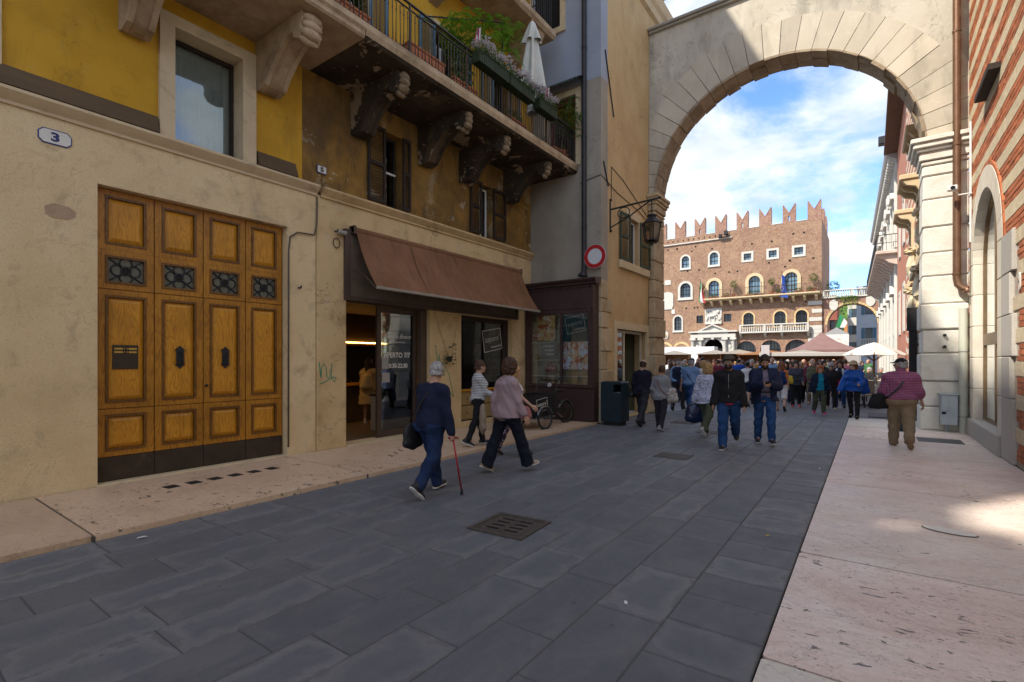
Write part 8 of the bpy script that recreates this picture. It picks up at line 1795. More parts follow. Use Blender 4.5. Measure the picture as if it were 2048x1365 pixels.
  Hf.F = np.maximum(Hf.F, -face)
  if kd in ('short', 'crop', 'bald'): Hf.F = np.maximum(Hf.F, np.minimum(-0.055-Z+0.0*X, 1)*0.7); ear = np.maximum(np.abs(Y+0.005)-0.035, Z-0.0); Hf.F = np.maximum(Hf.F, -ear)
  if kd == 'bald': Hf.F = np.maximum(Hf.F, (Z-0.045+0.55*(Y+0.02)))
  am = {'short': 0.005, 'bald': 0.003, 'curly': 0.010, 'bob': 0.007, 'long': 0.005, 'crop': 0.0015, 'curlylong': 0.010}[kd]
  fq = 95 if 'curly' in kd else 60
  Hf.F += am*(np.sin(fq*X+3*np.sin(40*Z))*np.sin(fq*Y+2*np.sin(35*X))+0.6*np.sin(fq*1.3*Z+4*X*20)*np.sin(fq*X*1.1))
  V, Q = Hf.mesh(); put('hair', [(toh(V), Q, 0)], [hm])
 if beard:
  Bf = Field((-0.1, -0.06, -0.14), (0.1, 0.13, 0.03), hres*0.8); Bf.ell((0, 0.032, -0.060), (0.062, 0.070, 0.068), 0.02); Bf.ell((0, 0.076, -0.096), (0.031, 0.027, 0.027), 0.02); p = Bf.pts()
  Bf.F = np.maximum(Bf.F, p[..., 2]+0.036+0.35*np.maximum(0, 0.06-p[..., 1])*0-0.55*np.maximum(0, 0.045-p[..., 1])); Bf.F = np.maximum(Bf.F, -(np.linalg.norm((p-np.array((0, 0.112, -0.063)))/np.array((0.022, 0.04, 0.010)), axis=-1)-1)*0.01); Bf.F = np.maximum(Bf.F, -p[..., 1]-0.005); V, Q = Bf.mesh(); put('beard', [(toh(V), Q, 0)], [beard])
 tol = lambda x, y, z: tuple(toh(np.array((x, y, z))))
 if glasses:
  mb = MB()
  for sd in (-1, 1): mb.prism([(sd*0.031+0.023*math.cos(a), 0.0+0.017*math.sin(a)) for a in [2*math.pi*q/12 for q in range(12)]], lambda u, v, w: tol(u, 0.100+w, v), 0, 0.004); mb.tube([tol(sd*0.055, 0.10, 0.006), tol(sd*0.079, 0.02, 0.006), tol(sd*0.08, -0.01, 0.0)], 0.003*S_, 5)
  mb.tube([tol(-0.01, 0.104, 0.004), tol(0.01, 0.104, 0.004)], 0.003*S_, 5); mb.build('glasses', glasses, t)
 else:
  mb = MB()
  for sd in (-1, 1): mb.ball(tol(sd*0.030, 0.0875, 0.0), 0.0052*S_, 6)
  mb.build('eyes', flat('iris', (0.02, 0.014, 0.01), 0.2), t)
 if hat:
  hk, hmt = hat; Hf = Field((-0.22, -0.22, -0.06), (0.22, 0.26, 0.19), hres)
  if hk == 'flat':
   Hf.ell((0, -0.01, 0.068), (0.098, 0.118, 0.052), 0.02); Hf.ell((0, 0.08, 0.052), (0.078, 0.062, 0.018), 0.03); Hf.cut((0, 0, 0.036), (0, -0.10, -1))
  elif hk == 'cap':
   Hf.ell((0, -0.012, 0.035), (0.090, 0.108, 0.098), 0.01); Hf.cut((0, 0, 0.045), (0, 0.05, -1)); Hf.ell((0, 0.115, 0.047), (0.070, 0.075, 0.011), 0.02)
  else:
   Hf.ell((0, -0.012, 0.045), (0.092, 0.110, 0.095), 0.01); Hf.cut((0, 0, 0.05), (0, 0, -1)); p = Hf.pts(); rr_ = np.linalg.norm(p[..., :2]/np.array((1.0, 1.1)), axis=-1); br_ = np.maximum(np.abs(p[..., 2]-(0.062-0.30*np.maximum(0, rr_-0.08)))-0.006, rr_-0.175); Hf.F = np.minimum(Hf.F, br_)
  V, Q = Hf.mesh(); put('hat', [(toh(V), Q, 0)], [hmt])
 t['_'] = 0; del t['_']
 J2 = {k_: v*S_ for k_, v in J.items() if k_[0] != 'hR'}; J2['T'] = lambda p: tuple(sc(T(p))); J2['S'] = S_; J2['hR'] = {sd: J['hR', sd] for sd in (-1, 1)}
 if extras: extras(t, J2)
 return t, J2
def strap(t, J, side, m, hipz=-0.02, wd=0.02, bw=1.0, out=0.0):
 """band over one shoulder and across to the other hip, front and back"""
 T = J['T']; s = side; path = [T((s*0.10, -0.02, 0.50)), T((s*0.06, -0.115*bw, 0.40)), T((-s*0.03, -0.155*bw, 0.22)), T((-s*0.15*bw, -0.13*bw, 0.04)), T((-s*(0.215+out)*bw, -0.01, hipz)), T((-s*0.15*bw, 0.14*bw, 0.06)), T((-s*0.03, 0.165*bw, 0.22)), T((s*0.06, 0.13*bw, 0.40))]
 mb = MB(); n = len(path); vs = []
 P = [Vector(p) for p in path]; c = Vector(T((0, 0, 0.2)))
 for i, p in enumerate(P):
  d = (P[(i+1) % n]-P[i-1]).normalized(); o = (p-c).normalized(); sd = d.cross(o).normalized(); vs += [p+sd*wd+o*0.012, p-sd*wd+o*0.012]
 mb.add(vs, [(2*i, 2*i+1, (2*i+3) % (2*n), (2*i+2) % (2*n)) for i in range(n)]); return mb.build('bag_strap', m, t, fix=False)
def soft_bag(name, loc, rz, size, label, m, cat='bag', parts=(), seed=1.0, drop=0.0):
 """a slack bag hanging by its top"""
 t = thing(name, loc, label, cat, None, rz, local=True); a, b, c = size
 F = Field((-a*1.3, -b*1.5, -c*1.25), (a*1.3, b*1.5, c*0.3), max(a, c)/16); F.ell((0, 0, -c*0.55), (a*0.98, b, c*0.58), 0.02); F.cone((-a*0.7, 0, -c*0.85), (a*0.7, 0, -c*0.85), b*0.8, b*0.8, 0.05); F.cone((-a*0.6, 0, -c*0.12), (a*0.6, 0, -c*0.12), b*0.35, b*0.35, 0.05); F.ripple(0.006, 42, seed, (1.0, 0.3, 0.8))
 V, Q = F.mesh(); o = bpy.data.objects.new('pouch', np_mesh('pouch', [(V, Q, 0)], [m])); C.objects.link(o); o.parent = t; return t
def local_to_world(loc, rz, p): return Vector(loc)+Matrix.Rotation(rz, 3, 'Z')@Vector(p)
# ---------------------------------------------------------------- cargo tricycle parked by the showcase
bk = thing('cargo_tricycle', (-6.50, 10.55, 0.055), 'black cargo tricycle with front box parked before the showcase', 'tricycle', None, R(-97), local=True)
BX = flat('box_black', (0.014, 0.014, 0.015), 0.4); CHR = flat('chrome', (0.5, 0.5, 0.5), 0.25, 0.9); TYRE = flat('bike_tyre', (0.015, 0.015, 0.015))
def wheel(x, y, r, yaxis=True):
 w = MB().tube([(x+r*math.cos(a), y, r+r*math.sin(a)-0.0) for a in [2*math.pi*i/28 for i in range(28)]], 0.026, 8, closed=True); o = w.build('wheel', TYRE, bk, smooth=True)
 g = MB().tube([(x+(r-0.03)*math.cos(a), y, r+(r-0.03)*math.sin(a)) for a in [2*math.pi*i/28 for i in range(28)]], 0.010, 6, closed=True)
 for i in range(14): a = 2*math.pi*i/14; g.tube([(x, y, r), (x+(r-0.03)*math.cos(a), y, r+(r-0.03)*math.sin(a))], 0.0025, 4)
 g.lathe([(0.025, -0.04), (0.025, 0.04)], (x, y, r), 10, 'y'); g.build('rim', flat('rim_dark', (0.10, 0.10, 0.10), 0.3, 0.6), o)
 MB().tube([(x+(r+0.035)*math.cos(a), y, r+(r+0.035)*math.sin(a)) for a in [R(20)+R(140)*i/10 for i in range(11)]], 0.014, 6).build('mudguard', CHR, o)
 return o
wheel(0.62, -0.42, 0.25); wheel(0.62, 0.42, 0.25); wheel(-0.75, 0.0, 0.28)
mb = MB(); hs = [(0.18, 0.30), (1.02, 0.30), (1.10, 0.80), (0.10, 0.80)]
mb.plate(hs, [], lambda u, v, w: (u, w, v), -0.335, -0.315); mb.plate(hs, [], lambda u, v, w: (u, w, v), 0.315, 0.335)
mb.add([(0.18, -0.315, 0.30), (0.18, 0.315, 0.30), (0.10, 0.315, 0.80), (0.10, -0.315, 0.80), (0.20, -0.315, 0.30), (0.20, 0.315, 0.30), (0.12, 0.315, 0.80), (0.12, -0.315, 0.80)], [(0, 1, 2, 3), (7, 6, 5, 4), (0, 4, 5, 1), (1, 5, 6, 2), (2, 6, 7, 3), (3, 7, 4, 0)])
mb.add([(1.02, -0.315, 0.30), (1.02, 0.315, 0.30), (1.10, 0.315, 0.80), (1.10, -0.315, 0.80), (1.0, -0.315, 0.30), (1.0, 0.315, 0.30), (1.08, 0.315, 0.80), (1.08, -0.315, 0.80)], [(0, 1, 2, 3), (7, 6, 5, 4), (0, 4, 5, 1), (1, 5, 6, 2), (2, 6, 7, 3), (3, 7, 4, 0)])
mb.box(0.18, 1.02, -0.315, 0.315, 0.28, 0.30); mb.build('cargo_box', BX, bk)
MB().box(0.16, 1.06, -0.36, 0.36, 0.24, 0.278).build('box_sill', CHR, bk)
fr = MB(); fr.tube([(0.15, 0, 0.30), (-0.15, 0, 0.34), (-0.45, 0, 0.40), (-0.75, 0, 0.28)], 0.022, 8); fr.tube([(-0.30, 0, 0.36), (-0.42, 0, 0.80)], 0.02, 8); fr.tube([(-0.42, 0, 0.62), (-0.75, 0, 0.28)], 0.016, 8); fr.tube([(0.12, -0.30, 0.78), (0.0, -0.30, 1.10), (-0.12, -0.25, 1.14)], 0.016, 8); fr.tube([(0.12, 0.30, 0.78), (0.0, 0.30, 1.10), (-0.12, 0.25, 1.14)], 0.016, 8); fr.tube([(-0.02, -0.30, 1.11), (-0.02, 0.30, 1.11)], 0.014, 8); fr.build('frame', BX, bk, smooth=40)
for s in (-1, 1): MB().tube([(-0.10, s*0.26, 1.14), (-0.24, s*0.25, 1.13)], 0.02, 8).build('handlebar_grip', BX, bk); MB().tube([(-0.06, s*0.16, 1.11), (-0.05, s*0.16, 1.19)], 0.007, 5).build('brake_lever', CHR, bk)
sd_ = MB(); sd_.ball((-0.48, 0, 0.85), (0.15, 0.09, 0.045), 12); sd_.tube([(-0.45, 0, 0.86), (-0.28, 0, 0.85)], [0.05, 0.02], 8); sd_.build('saddle', BX, bk, smooth=True)
MB().lathe([(0.05, -0.02), (0.055, 0.0), (0.05, 0.02)], (0.06, 0.1, 1.0), 12, 'x').build('headlight', flat('lamp_clear', (0.5, 0.5, 0.5), 0.1), bk)
for s in (-1, 1): MB().tube([(-0.28, s*0.08, 0.30), (-0.38, s*0.12, 0.20), (-0.38, s*0.2, 0.20)], 0.012, 6).build('pedal_crank', CHR, bk)
ca, sa = math.cos(0.14), math.sin(0.14)
mb = MB(); Tt = lambda u, v, w: (0.62-(u*ca-v*sa), 0.3365+w, 0.56+(u*sa+v*ca)); mb.plate(rect(-0.20, 0.20, -0.15, 0.15), [rect(-0.19, 0.19, -0.14, 0.14)], Tt, 0, 0.001); mb.text("sapore'", lambda u, v, w: Tt(u*0.9, v-0.02, w), 0.13, 0.0005, 'CENTER'); mb.text('PIZZA&STAND', lambda u, v, w: Tt(u+0.05, v-0.10, w), 0.036, 0.0005, 'CENTER'); mb.build('lettering', LET, bk, fix=False)
mb = MB(); mb.text('CARGO BIKE', lambda u, v, w: (1.085+w, u, 0.43+v), 0.085, 0.0005, 'CENTER', bold=0.002)
for k in range(8): a = k*0.8; mb.ball((1.095, 0.07*math.cos(a), 0.62+0.06*math.sin(a)), (0.004, 0.018, 0.018), 6)
mb.build('front_print', LET, bk, fix=False)
# green spray scribbles on the shop stone
GRF = flat('spray_green', (0.03, 0.26, 0.14), 0.8)
def scribble(name, pts, label):
 t = thing('graffiti', (XL+0.032, pts[0][0], pts[0][1]), label, 'graffiti'); MB().tube([(XL+(0.033 if pts[0][0] < 5.8 else 0.001), y, z) for y, z in pts], 0.008, 4).build('stroke', GRF, t)
scribble('a', [(5.16, 1.62), (5.18, 1.40), (5.19, 1.35), (5.20, 1.52), (5.25, 1.60), (5.29, 1.55), (5.31, 1.36), (5.36, 1.34), (5.41, 1.60), (5.40, 1.34), (5.47, 1.26), (5.50, 1.33), (5.44, 1.36), (5.30, 1.29), (5.18, 1.24)], 'green sprayed letters on the pilaster beside the wooden door')
scribble('b', [(8.10, 2.0), (8.16, 1.62), (8.22, 1.80), (8.25, 1.45), (8.32, 1.62), (8.36, 1.30), (8.42, 1.52), (8.55, 1.30), (8.62, 1.05), (8.70, 0.80), (8.58, 0.92)], 'green sprayed zigzag between the shop door and window')
# small iron fittings along the wall
for (y, z, lb) in ((4.78, 2.9, 'small rusty iron hook on the limestone beside the door'), (5.5, 4.02, 'old lamp fitting with coiled wire at the awning end')):
 t = thing('wall_fitting', (XL, y, z), lb, 'fitting'); MB().tube([(XL, y, z), (XL+0.08, y, z-0.01), (XL+0.09, y, z+0.03)], 0.014, 6).build('hook', BLACK_IRON, t)
 if z > 3.5: MB().lathe([(0.035, 0), (0.04, 0.16)], (XL+0.10, y, z-0.02), 10, 'y').build('lamp_tube', flat('lamp_grey2', (0.3, 0.29, 0.27)), t); MB().tube([(XL+0.05, y+0.07*math.cos(a), z-0.22+0.09*math.sin(a)) for a in [i*0.5 for i in range(14)]], 0.008, 5).build('wire_coil', CAB, t)
# ================================================================ the people in the street
J_NAVY, J_BLUE, J_LIGHT = denim('navy', (0.014, 0.028, 0.075)), denim('blue', (0.022, 0.062, 0.16)), denim('light', (0.09, 0.16, 0.28))
def stripe_mat(name, c0, c1, period, duty=0.3, axis=2, wob=0.0):
 m, nt, b = _mat(name); tc = nt.nodes.new('ShaderNodeTexCoord'); sp = nt.nodes.new('ShaderNodeSeparateXYZ'); nt.links.new(tc.outputs['Object'], sp.inputs[0])
 v = _math(nt, 'ADD', sp.outputs[axis], _math(nt, 'MULTIPLY', _noise(nt, tc.outputs['Object'], 5), wob)); f = _math(nt, 'FRACT', _math(nt, 'DIVIDE', v, period)); nt.links.new(_ramp(nt, f, [(0.0, c1), (duty, c0)], 'CONSTANT'), b.inputs['Base Color']); b.inputs['Roughness'].default_value = 0.9; return m
def plaid_mat():
 m, nt, b = _mat('plaid_red'); tc = nt.nodes.new('ShaderNodeTexCoord'); sp = nt.nodes.new('ShaderNodeSeparateXYZ'); nt.links.new(tc.outputs['Object'], sp.inputs[0])
 fx = _math(nt, 'FRACT', _math(nt, 'DIVIDE', _math(nt, 'ADD', sp.outputs[0], _math(nt, 'MULTIPLY', sp.outputs[1], 0.6)), 0.030)); fz = _math(nt, 'FRACT', _math(nt, 'DIVIDE', sp.outputs[2], 0.030))
 base = _ramp(nt, fx, [(0.0, (0.26, 0.03, 0.075)), (0.45, (0.22, 0.18, 0.30)), (0.62, (0.30, 0.04, 0.09)), (0.85, (0.07, 0.05, 0.16))], 'CONSTANT'); ov = _ramp(nt, fz, [(0.0, (0.40, 0.30, 0.40)), (0.22, (0.24, 0.025, 0.07)), (0.8, (0.09, 0.04, 0.14))], 'CONSTANT')
 nt.links.new(_mixc(nt, 0.5, base, ov), b.inputs['Base Color']); b.inputs['Roughness'].default_value = 0.9; return m
def dot_mat(name, c0, c1, sc, lo=0.62, c2=None):
 m, nt, b = _mat(name); tc = nt.nodes.new('ShaderNodeTexCoord'); v = nt.nodes.new('ShaderNodeTexVoronoi'); v.inputs['Scale'].default_value = sc; nt.links.new(tc.outputs['Object'], v.inputs['Vector']); col = _ramp(nt, v.outputs['Distance'], [(0.0, c1), (lo*0.45, c0)], 'CONSTANT')
 if c2: col = _mixc(nt, _ramp(nt, _noise(nt, tc.outputs['Object'], sc*0.5), [(0.5, 0.0), (0.55, 1.0)]), col, c2)
 nt.links.new(col, b.inputs['Base Color']); b.inputs['Roughness'].default_value = 0.9; return m
KHAKI = cloth('khaki', (0.26, 0.19, 0.115)); OLIVE = cloth('olive', (0.075, 0.085, 0.05)); NAVY = cloth('navy', (0.012, 0.017, 0.042)); CHAR = cloth('charcoal', (0.035, 0.035, 0.042)); LAV = cloth('lavender', (0.36, 0.265, 0.285)); BEIGE = cloth('beige', (0.34, 0.26, 0.185)); TRENCH = cloth('trench', (0.40, 0.29, 0.17)); WHITE = cloth('white', (0.58, 0.57, 0.56)); PURP = cloth('mauve_shirt', (0.20, 0.16, 0.22)); PUFF = cloth('puffer_blue', (0.008, 0.08, 0.36), 0.4); GREYK = cloth('grey_knit', (0.24, 0.24, 0.25)); TEALS = cloth('teal', (0.01, 0.22, 0.33)); SKYB = cloth('sky_blue', (0.16, 0.27, 0.46)); TANL = flat('tan_leather', (0.30, 0.17, 0.09), 0.5); BEIGE_SH = flat('beige_shoe', (0.36, 0.27, 0.18)); BLACKL = flat('black_leather', (0.014, 0.014, 0.016), 0.45); PINKH = cloth('hot_pink', (0.55, 0.03, 0.16))
Rd = R
# 1 old man with the red cane
loc, rz = (-4.42, 4.42, 0.003), R(2)
def ex_old(t, J):
 strap(t, J, 1, BLACKL, wd=0.012, bw=1.16, out=0.02)
om, J = person('grey-haired man in navy sweater and jeans walking with a red cane', loc, rz, 1.68, 1.18, 0.05, 7, ((20, 8), (-8, 34)), ((6, 10, 16), (4, 14, 8)), (-38, -6), SKIN, ('short', H_GREY), None, dict(mat=NAVY, loose=0.024, hem=-0.05, name='sweater', neck=0.05), None, dict(mat=J_NAVY, loose=0.022, waist=0.04), (flat('shoe_black', (0.02, 0.02, 0.022)), SOLE_W), glasses=LENS, extras=ex_old, hands=(35, 80), h=0.012)
hw = local_to_world(loc, rz, J['wri', 1]+J['hR'][1]@np.array((0, 0.0, -0.08))*J['S'])
cn_ = thing('walking_cane', (hw.x+0.03, hw.y+0.10, 0), 'red metal walking cane with black tip held by the grey-haired man', 'cane')
tip = Vector((hw.x+0.05, hw.y+0.10, 0.012)); top_ = Vector((hw.x, hw.y, hw.z))
MB().tube([tip+Vector((0, 0, 0.03)), top_], 0.0105, 10).build('shaft', flat('cane_red', (0.36, 0.012, 0.02), 0.3, 0.3), cn_, smooth=True); MB().lathe([(0.020, 0), (0.018, 0.03), (0.013, 0.06)], tuple(tip), 10).build('rubber_tip', flat('rubber', (0.012, 0.012, 0.012)), cn_, smooth=40)
MB().tube([top_+Vector((-0.02, -0.06, 0.010)), top_+Vector((0, 0, 0.014)), top_+Vector((0.02, 0.07, 0.0))], [0.014, 0.016, 0.012], 8).build('handle', flat('cane_grip', (0.30, 0.05, 0.05)), cn_, smooth=True)
p = local_to_world(loc, rz, J['T']((-0.25, -0.06, -0.02))); soft_bag('shoulder_bag', tuple(p), rz+R(80), (0.15, 0.05, 0.30), 'black leather shoulder bag at the hip of the grey-haired man', BLACKL)
# 2 woman in the lavender cardigan
person('curly-haired woman in lavender cardigan and navy trousers striding ahead', (-4.38, 5.95, 0.003), R(-22), 1.70, 1.16, 0.03, 3, ((-16, 10), (24, 4)), ((-18, 8, 24), (14, 10, 14)), (-30, 0), SKIN, ('curly', H_BROWN), None, dict(mat=LAV, loose=0.026, hem=-0.10, swing=0.03, name='cardigan', sleeve=0.88), None, dict(mat=cloth('ink', (0.010, 0.014, 0.026)), loose=0.02, flare=0.03), (BEIGE_SH, SOLE_W), True, None, glasses=None, h=0.012, hands=(30, 25))
# 3 woman in the striped top
loc, rz = (-5.98, 7.22, 0.055), R(-38)
_, J = person('short-haired woman in black and white striped top by the shop window', loc, rz, 1.62, 1.04, 0.02, 2, ((10, 4), (-10, 14)), ((-8, 8, 20), (22, 6, 50)), (-22, 0), SKIN, ('short', H_BROWN), None, dict(mat=stripe_mat('breton', (0.50, 0.50, 0.50), (0.02, 0.02, 0.03), 0.030, 0.28, wob=0.01), loose=0.018, hem=-0.02, sleeve=0.9, name='striped_top'), None, dict(mat=BLK, loose=0.008), (flat('trainer_black', (0.018, 0.018, 0.02)), SOLE_W), True, glasses=flat('spectacles', (0.02, 0.02, 0.03), 0.2), h=0.012)
p = local_to_world(loc, rz, J['T']((0.20, 0.05, -0.08))); soft_bag('cloth_bag', tuple(p), rz, (0.13, 0.06, 0.52), 'long beige cloth bag hanging beside the woman in stripes', BEIGE, seed=3)
# 4 woman in white T-shirt and flowered trousers
loc, rz = (-5.05, 7.0, 0.003), R(-48)
_, J = person('woman in white T-shirt and flowered trousers beyond the lavender cardigan', loc, rz, 1.60, 1.14, 0.03, 3, ((-14, 12), (16, 4)), ((-10, 10, 20), (34, 14, 18)), (-8, 4), SKIN, ('bob', H_BLOND), None, dict(mat=dot_mat('tee_print', (0.56, 0.53, 0.55), (0.10, 0.12, 0.25), 5, 0.5), loose=0.03, hem=-0.12, swing=0.04, sleeve=0.34, name='tee'), None, dict(mat=dot_mat('flowered', (0.022, 0.022, 0.04), (0.42, 0.26, 0.34), 26, 0.9), loose=0.02, flare=0.01), (BLACKL, SOLE_D), True, h=0.012)
p = local_to_world(loc, rz, J['T']((0.18, 0.22, 0.02))); soft_bag('pink_clutch', tuple(p), rz+R(60), (0.13, 0.04, 0.20), 'salmon pink folded bag held by the woman in flowered trousers', cloth('salmon', (0.42, 0.16, 0.15)), seed=5)
# 5 bearded man in black hoodie
def ex_hood(t, J):
 T = J['T']; MB().tube([T((0, 0.155, 0.44)), T((0, 0.158, 0.3)), T((0, 0.150, 0.15)), T((0, 0.158, 0.02))], 0.004, 5).build('zip', flat('zip_steel', (0.3, 0.3, 0.3), 0.3, 0.8), t)
 MB().tube([T((-0.07, 0.135, -0.095)), T((0.0, 0.15, -0.10)), T((0.05, 0.14, -0.095))], 0.018, 6).build('shirt_hem', cloth('raspberry', (0.30, 0.02, 0.06)), t)
person('bearded man in black zip hoodie, sunglasses and flat cap walking towards us', (-2.15, 9.96, 0.003), R(190), 1.79, 1.08, 0.0, 0, ((-20, 34), (8, 2)), ((-4, 9, 16), (10, 10, 10)), (6, 0), SKIN_T, ('crop', H_BLACK), ('flat', cloth('tweed', (0.075, 0.062, 0.04))), dict(mat=BLK, loose=0.026, hem=-0.075, hood=True, collar=True, name='hoodie', arm=0.006), None, dict(mat=J_BLUE, loose=0.026, waist=0.02), (flat('canvas_black', (0.02, 0.02, 0.022)), SOLE_W), False, H_BLACK, LENS, h=0.012, extras=ex_hood)
# 6 man with the phone
loc, rz = (-1.70, 10.95, 0.003), R(196)
pm, J = person('bearded man in open navy jacket reading his phone as he walks', loc, rz, 1.78, 1.10, 0.02, 2, ((18, 12), (-6, 12)), ((32, 10, 82), (30, 10, 80)), (4, -24), SKIN_T, ('short', H_DARK), None, dict(mat=cloth('jacket_navy', (0.012, 0.018, 0.05), 0.7), loose=0.036, hem=-0.10, swing=0.02, open=0.075, collar=True, name='jacket', arm=0.012), dict(mat=PURP, loose=0.012, hem=-0.03, sleeve=0.3), dict(mat=J_BLUE, loose=0.018, belt=BLACKL), (flat('trainer_dark', (0.018, 0.018, 0.02)), SOLE_W), False, H_DARK, None, h=0.012, armx=(38, 34), hands=(45, 45), neck=0.015)
pw = (local_to_world(loc, rz, J['wri', 1])+local_to_world(loc, rz, J['wri', -1]))/2; fwd = Matrix.Rotation(rz, 3, 'Z')@Vector((0, 1, 0))
ph = thing('phone', tuple(pw+fwd*0.085+Vector((0, 0, 0.03))), 'black mobile phone in the hands of the man in the navy jacket', 'phone', None, rz, local=True); mb = MB(); mb.bbox(-0.036, 0.036, -0.07, 0.07, -0.005, 0.005, 0.003); o = mb.build('case', BLACKL, ph); o.rotation_euler = (R(38), 0, 0); o = MB().box(-0.031, 0.031, -0.063, 0.063, 0.0052, 0.0058).build('screen', flat('screen', (0.03, 0.035, 0.045), 0.08), ph); o.rotation_euler = (R(38), 0, 0)
# 7 man in plaid shirt
loc, rz = (0.48, 12.05, 0.008), R(2)
def ex_plaid(t, J): strap(t, J, 1, BLACKL, wd=0.018, bw=1.30, out=0.03, hipz=0.0)
_, J = person('heavy man in red plaid shirt and black cap walking away, right', loc, rz, 1.74, 1.30, 0.07, 4, ((16, 8), (-14, 30)), ((8, 16, 40), (2, 16, 30)), (-42, 0), SKIN, ('short', H_GREY), ('cap', BLK), dict(mat=plaid_mat(), loose=0.03, hem=0.0, sleeve=0.62, arm=0.018, name='plaid_shirt', collar=True), None, dict(mat=KHAKI, loose=0.030, waist=0.06, belt=flat('belt_brown', (0.06, 0.035, 0.02))), (flat('suede', (0.20, 0.105, 0.04)), flat('crepe', (0.26, 0.17, 0.09))), glasses=flat('spectacles2', (0.05, 0.045, 0.04), 0.2), h=0.012, extras=ex_plaid)
p = local_to_world(loc, rz, J['T']((-0.34, -0.06, 0.08))); soft_bag('camera_bag', tuple(p), rz+R(30), (0.17, 0.09, 0.24), 'black camera bag slung at the hip of the man in plaid', BLK, seed=2)
# 8, 9 couple by the corner house
def ex_s(side, m, bw): return lambda t, J: strap(t, J, side, m, wd=0.010, bw=bw)
loc, rz = (-4.72, 12.25, 0.003), R(-6)
_, J = person('man in dark navy pullover and grey trousers walking by the bin', loc, rz, 1.72, 1.12, 0.03, 3, ((16, 6), (-16, 22)), ((-6, 10, 30), (8, 8, 20)), (-14, 0), SKIN, ('bald', H_DARK), None, dict(mat=cloth('ink_pullover', (0.013, 0.012, 0.026)), loose=0.024, hem=-0.05, name='pullover'), None, dict(mat=CHAR, loose=0.022), (BLACKL, SOLE_D), h=0.014, extras=ex_s(1, BLACKL, 1.15))
p = local_to_world(loc, rz, J['T']((-0.24, -0.03, -0.01))); soft_bag('waist_bag', tuple(p), rz+R(60), (0.09, 0.05, 0.16), 'small black bag at the hip of the man in navy pullover', BLACKL)
loc, rz = (-4.02, 11.62, 0.003), R(-8)
_, J = person('woman in grey jacket with dark trousers carrying a patterned coat', loc, rz, 1.55, 1.16, 0.02, 4, ((8, 4), (-10, 12)), ((-6, 16, 40), (18, 12, 70)), (-20, 0), SKIN, ('short', H_BROWN), None, dict(mat=GREYK, loose=0.026, hem=-0.13, swing=0.03, name='jacket'), None, dict(mat=cloth('plum_grey', (0.03, 0.026, 0.034)), loose=0.02), (cloth('grey_canvas', (0.26, 0.25, 0.24)), SOLE_W), True, h=0.014, extras=ex_s(-1, cloth('brick_strap', (0.22, 0.05, 0.04)), 1.12))
p = local_to_world(loc, rz, J['T']((0.24, 0.05, 0.17))); soft_bag('patterned_coat', tuple(p), rz+R(20), (0.15, 0.09, 0.30), 'patterned beige coat folded over the arm of the woman in grey', dot_mat('coat_print', (0.34, 0.28, 0.22), (0.10, 0.13, 0.20), 20, 0.7, (0.45, 0.42, 0.38)), 'coat', seed=4)
# 10 woman in spotted blouse and green trousers
loc, rz = (-2.92, 11.42, 0.003), R(-10)
_, J = person('blond woman in white spotted blouse and green trousers, from behind', loc, rz, 1.62, 1.20, 0.03, 4, ((12, 4), (-18, 26)), ((-8, 14, 10), (10, 10, 20)), (-6, 0), SKIN, ('curly', H_BLOND), None, dict(mat=dot_mat('spotted', (0.44, 0.45, 0.56), (0.03, 0.035, 0.09), 24, 0.62), loose=0.034, hem=-0.16, swing=0.04, name='blouse', arm=0.01), None, dict(mat=OLIVE, loose=0.028), (cloth('stone_canvas', (0.34, 0.31, 0.27)), SOLE_W), True, h=0.014)
hw = local_to_world(loc, rz, J['wri', -1]); soft_bag('shopping_bag', (hw.x, hw.y, hw.z-0.08), R(20), (0.19, 0.10, 0.38), 'shiny navy shopping bag carried by the woman in green trousers', flat('shiny_navy', (0.012, 0.022, 0.06), 0.15), seed=7)
# shop customer and assistant
def ex_pack(t, J):
 o = soft_bag('tmp', (0, 0, 0), 0, (0.14, 0.10, 0.36), 'x', cloth('pack_beige', (0.42, 0.33, 0.19)), seed=6)
 pc = o.children[0]; pc.parent = t; pc.location = J['T']((-0.02, -0.21, 0.36)); pc.name = 'backpack'; bpy.data.objects.remove(o)
person('woman in beige trench coat with backpack standing inside the shop', (-10.35, 8.15, 0.058), R(40), 1.68, 1.02, 0.0, 3, ((4, 2), (-4, 2)), ((20, 8, 60), (14, 8, 30)), (20, 0), SKIN, ('long', H_BLACK), None, dict(mat=TRENCH, loose=0.034, hem=-0.42, swing=0.06, name='trench_coat', arm=0.01), None, None, (WHITE, SOLE_W), True, h=0.016, extras=ex_pack, group='people in the shop')
person('shop assistant in dark apron behind the counter', (-11.75, 8.2, 0.058), R(-100), 1.72, 1.0, 0.0, 8, ((2, 2), (-2, 2)), ((30, 8, 50), (30, 8, 50)), (0, -10), SKIN, ('bob', H_BLACK), None, dict(mat=BLK, loose=0.02, hem=-0.05, name='apron_top'), None, dict(mat=BLK), h=0.02, hres=0.01, group='people in the shop', female=True)
